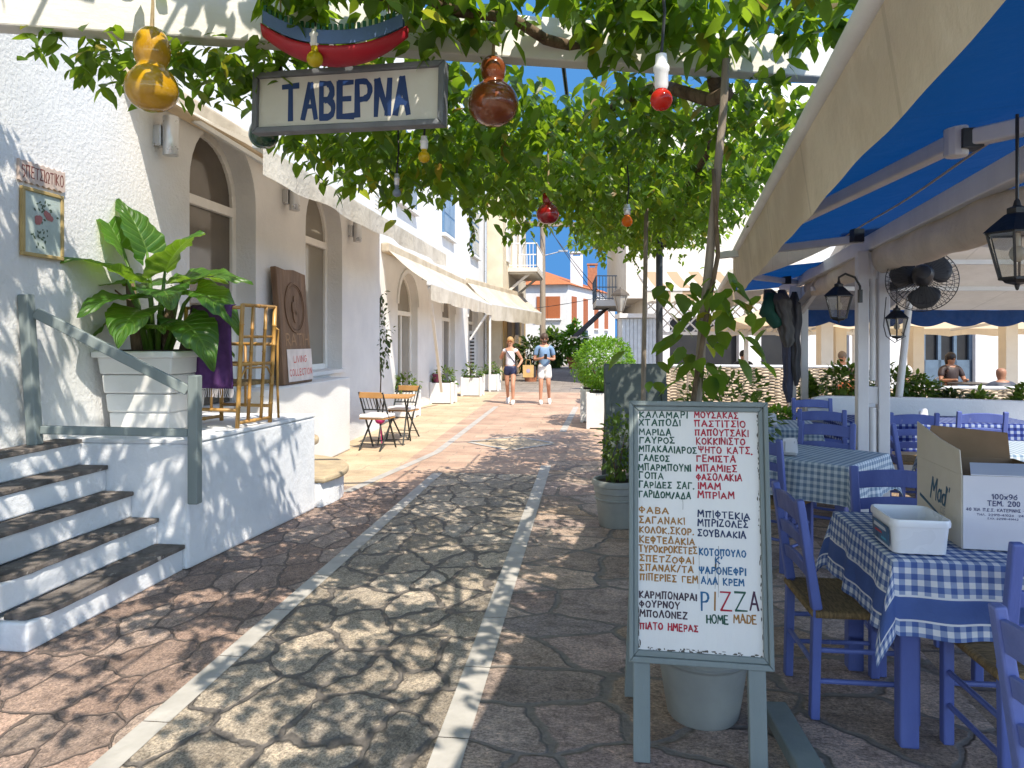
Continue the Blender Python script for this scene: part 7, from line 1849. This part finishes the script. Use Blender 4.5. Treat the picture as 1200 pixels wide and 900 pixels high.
mb = MB(); mb.box(c + Vector((0, 0, -.02)), (.26, .10, .30), RZ, 0, 1.05); mb.build('bag', paint('kraft_paper', (.55, .37, .15)), pb, True)
mb = MB()
for s in (-.045, .045): mb.tube([c + RT * -.06 + FW * s + Vector((0, 0, .13)), c + RT * -.05 + FW * s + Vector((0, 0, .26)), c + RT * .05 + FW * s + Vector((0, 0, .26)), c + RT * .06 + FW * s + Vector((0, 0, .13))], .006, 5)
mb.build('handle', paint('kraft_paper', (.55, .37, .15)), pb, True)
mb = MB(); mb.prism([(.05 * math.cos(6.28 * i / 14), .05 * math.sin(6.28 * i / 14)) for i in range(14)], c + FW * -.0545 + Vector((0, 0, -.01)), RT, (0, 0, 1), .002); mb.build('logo', paint('bag_print', (.35, .30, .42)), pb, True)
mp = P(638, 474, 18.0); mp.z = .002
mt_, hc = walker('man in a blue shirt and white shorts looking down at his phone', mp, HD(178), 1.005, None, paint('blue_tshirt', (.17, .28, .44)), paint('white_shorts', (.74, .73, .70)), white,
   {'legl': ((0,), (.09, .10, .50), (.13, -.16, .12), (.13, -.06, .03)), 'legr': ((0,), (.09, .08, .49), (.10, .06, .09), (.10, .20, .04)),
    'arml': ((-.245, -.02, 1.10), (-.08, .24, 1.13), (-.02, .28, 1.15)), 'armr': ((.245, -.02, 1.10), (.10, .24, 1.13), (.03, .28, 1.16))}, False)
head_parts(mt_, hc, paint('brown_hair', (.07, .04, .025)), .108, 1)
mb = MB(); mb.ball(hc + Vector((0, .055, -.075)), (.06, .05, .05), 12); mb.build('beard', paint('brown_hair', (.07, .04, .025)), mt_, smooth='all')
ph = thing('phone', 'dark phone held by the man in the blue shirt', 'phone', mt_.matrix_basis @ Vector((0, .34, 1.17))); mb = MB(); mb.box(mt_.matrix_basis @ Vector((0, .345, 1.185)), (.075, .01, .15), RZ @ Matrix.Rotation(.6, 3, 'X')); mb.build('body', paint('phone_black', (.02, .02, .022), .2), ph, True)
mb = MB(); q = mt_.matrix_basis; mb.box(q @ Vector((.27, .02, .80)), (.12, .22, .26), RZ, 0, .9); mb.tube([q @ Vector((.27, .0, .93)), q @ Vector((.20, .0, 1.38))], .012, 6)
tag(mb.build('shoulder_bag', paint('dark_bag', (.035, .03, .03)), None, bevel=.02), 'dark shoulder bag at the side of the man in blue', 'bag')

def diner(label, X, d, rz, hair, shirt, skin, face=1, long=0.0, zs=.45, big=1.0):
    dz = -.16 if d < 13 else 0
    t = thing('person', label, 'person', W(X, d, dz), HD(rz)); S = big
    J = {'pel': ((0, 0, .52), .13), 'abd': ((0, .01, .68), .13), 'che': ((0, .02, .90), .15), 'nk0': ((0, .03, 1.04), .07), 'nk': ((0, .04, 1.09), .05), 'hd0': ((0, .06, 1.15), .072), 'hd1': ((0, .055, 1.235), .088), 'hd2': ((0, .045, 1.295), .055)}
    E = [('pel', 'abd'), ('abd', 'che'), ('che', 'nk0'), ('nk0', 'nk'), ('nk', 'hd0'), ('hd0', 'hd1'), ('hd1', 'hd2')]
    for s, n in ((-1, 'l'), (1, 'r')):
        J.update({'h' + n: ((s * .09, .06, .51), .09), 'k' + n: ((s * .12, .46, .50), .06), 'a' + n: ((s * .12, .44, .07), .04), 't' + n: ((s * .12, .56, .04), .035), 's' + n: ((s * .18, .02, 1.0), .058), 'e' + n: ((s * .25, .10, .76), .042), 'w' + n: ((s * .14, .34, .78), .03), 'f' + n: ((s * .10, .42, .79), .028)})
        E += [('pel', 'h' + n), ('h' + n, 'k' + n), ('k' + n, 'a' + n), ('a' + n, 't' + n), ('nk0', 's' + n), ('s' + n, 'e' + n), ('e' + n, 'w' + n), ('w' + n, 'f' + n)]
    skin_mesh('body', (J, E, 'pel'), skin, t)
    K = {'p': ((0, 0, .50), .15), 'a': ((0, .01, .68), .148), 'c': ((0, .02, .90), .165), 'n': ((0, .025, 1.02), .085)}; KE = [('p', 'a'), ('a', 'c'), ('c', 'n')]
    for s, n in ((-1, 'l'), (1, 'r')): K['s' + n] = ((s * .18, .02, 1.0), .075); K['e' + n] = ((s * .235, .08, .82), .065); KE += [('n', 's' + n), ('s' + n, 'e' + n)]
    skin_mesh('shirt', (K, KE, 'p'), shirt, t, 1)
    mb = MB(); mb.ball((0, .15, 1.20), (.014, .02, .022), 8); mb.build('nose', skin, t, smooth=True)
    if hair is not None: head_parts(t, (0, .05, 1.215), hair, .105, 1, long)
    mb = MB(); mb.box((0, 0, .40), (.42, .42, .04))
    ct = thing('dining_chair', 'chair of the ' + label, 'chair', W(X, d, dz), HD(rz))
    mb.build('seat', M['post_white'], ct, bevel=.01)
    for sx in (-1, 1):
        for sy in (-1, 1):
            mb = MB(); mb.bar((sx * .18, sy * .18, 0), (sx * .18, sy * .18, .38), .03, .03); mb.build('leg', M['post_white'], ct)
    mb = MB(); mb.tube([(-.2, -.22, .4), (-.2, -.25, .72), (-.1, -.26, .80), (.1, -.26, .80), (.2, -.25, .72), (.2, -.22, .4)], .014, 8)
    for x in (-.1, -.03, .04, .11): mb.tube([(x, -.22, .4), (x, -.26, .79)], .008, 6)
    mb.build('backrest', M['post_white'], ct); return t
gh = paint('grey_hair', (.20, .16, .13)); dh = paint('dark_hair', (.02, .013, .01)); rh = paint('reddish_skin_head', (.34, .12, .07))
diner('long haired woman in a strapless brown top facing us', 9.05, 15.0, 178, dh, paint('dark_brown_top', (.035, .02, .018)), M['skin_tan'], 1, .26)
diner('grey haired diner in an orange shirt seen from behind', 5.6, 11.9, 20, paint('grey_brown_hair', (.13, .085, .06)), paint('orange_shirt', (.55, .15, .05)), M['skin'])
diner('bald diner in a dark grey shirt seen from behind at the right', 8.05, 11.9, 12, None, paint('dark_grey_shirt', (.06, .065, .085)), M['skin_tan'])
diner('white haired diner leaning behind the shrub right of the double post', 5.98, 10.95, -40, paint('white_hair', (.55, .5, .46)), paint('dark_dress', (.08, .05, .06)), M['skin_tan']).location = W(6.5, 11.9, -.16)
diner('grey haired man in a pale shirt at the far tables', 7.45, 16.4, 185, gh, paint('pale_shirt', (.55, .52, .50)), M['skin'])
diner('dark haired diner behind the wicker fence at the left', 5.7, 17.9, 190, dh, paint('black_shirt', (.02, .02, .022)), M['skin'])
def far_table(label, X, d):
    t = thing('cafe_table', label, 'table', W(X, d, 0)); mb = MB(); mb.lathe([(.38, .72), (.40, .725), (.40, .745), (.38, .75)], W(X, d, 0), 24); mb.build('tabletop', M['dark_plastic'], t, True)
    mb = MB(); mb.lathe([(.24, 0), (.22, .03), (.03, .05), (.03, .72)], W(X, d, 0), 14); mb.build('pedestal', M['dark_plastic'], t, True); return t
far_table('dark round table before the long haired woman', 9.05, 14.3)
far_table('dark round table before the orange shirted diner', 5.9, 12.7)
far_table('dark round table before the grey shirted diner', 8.2, 12.7)
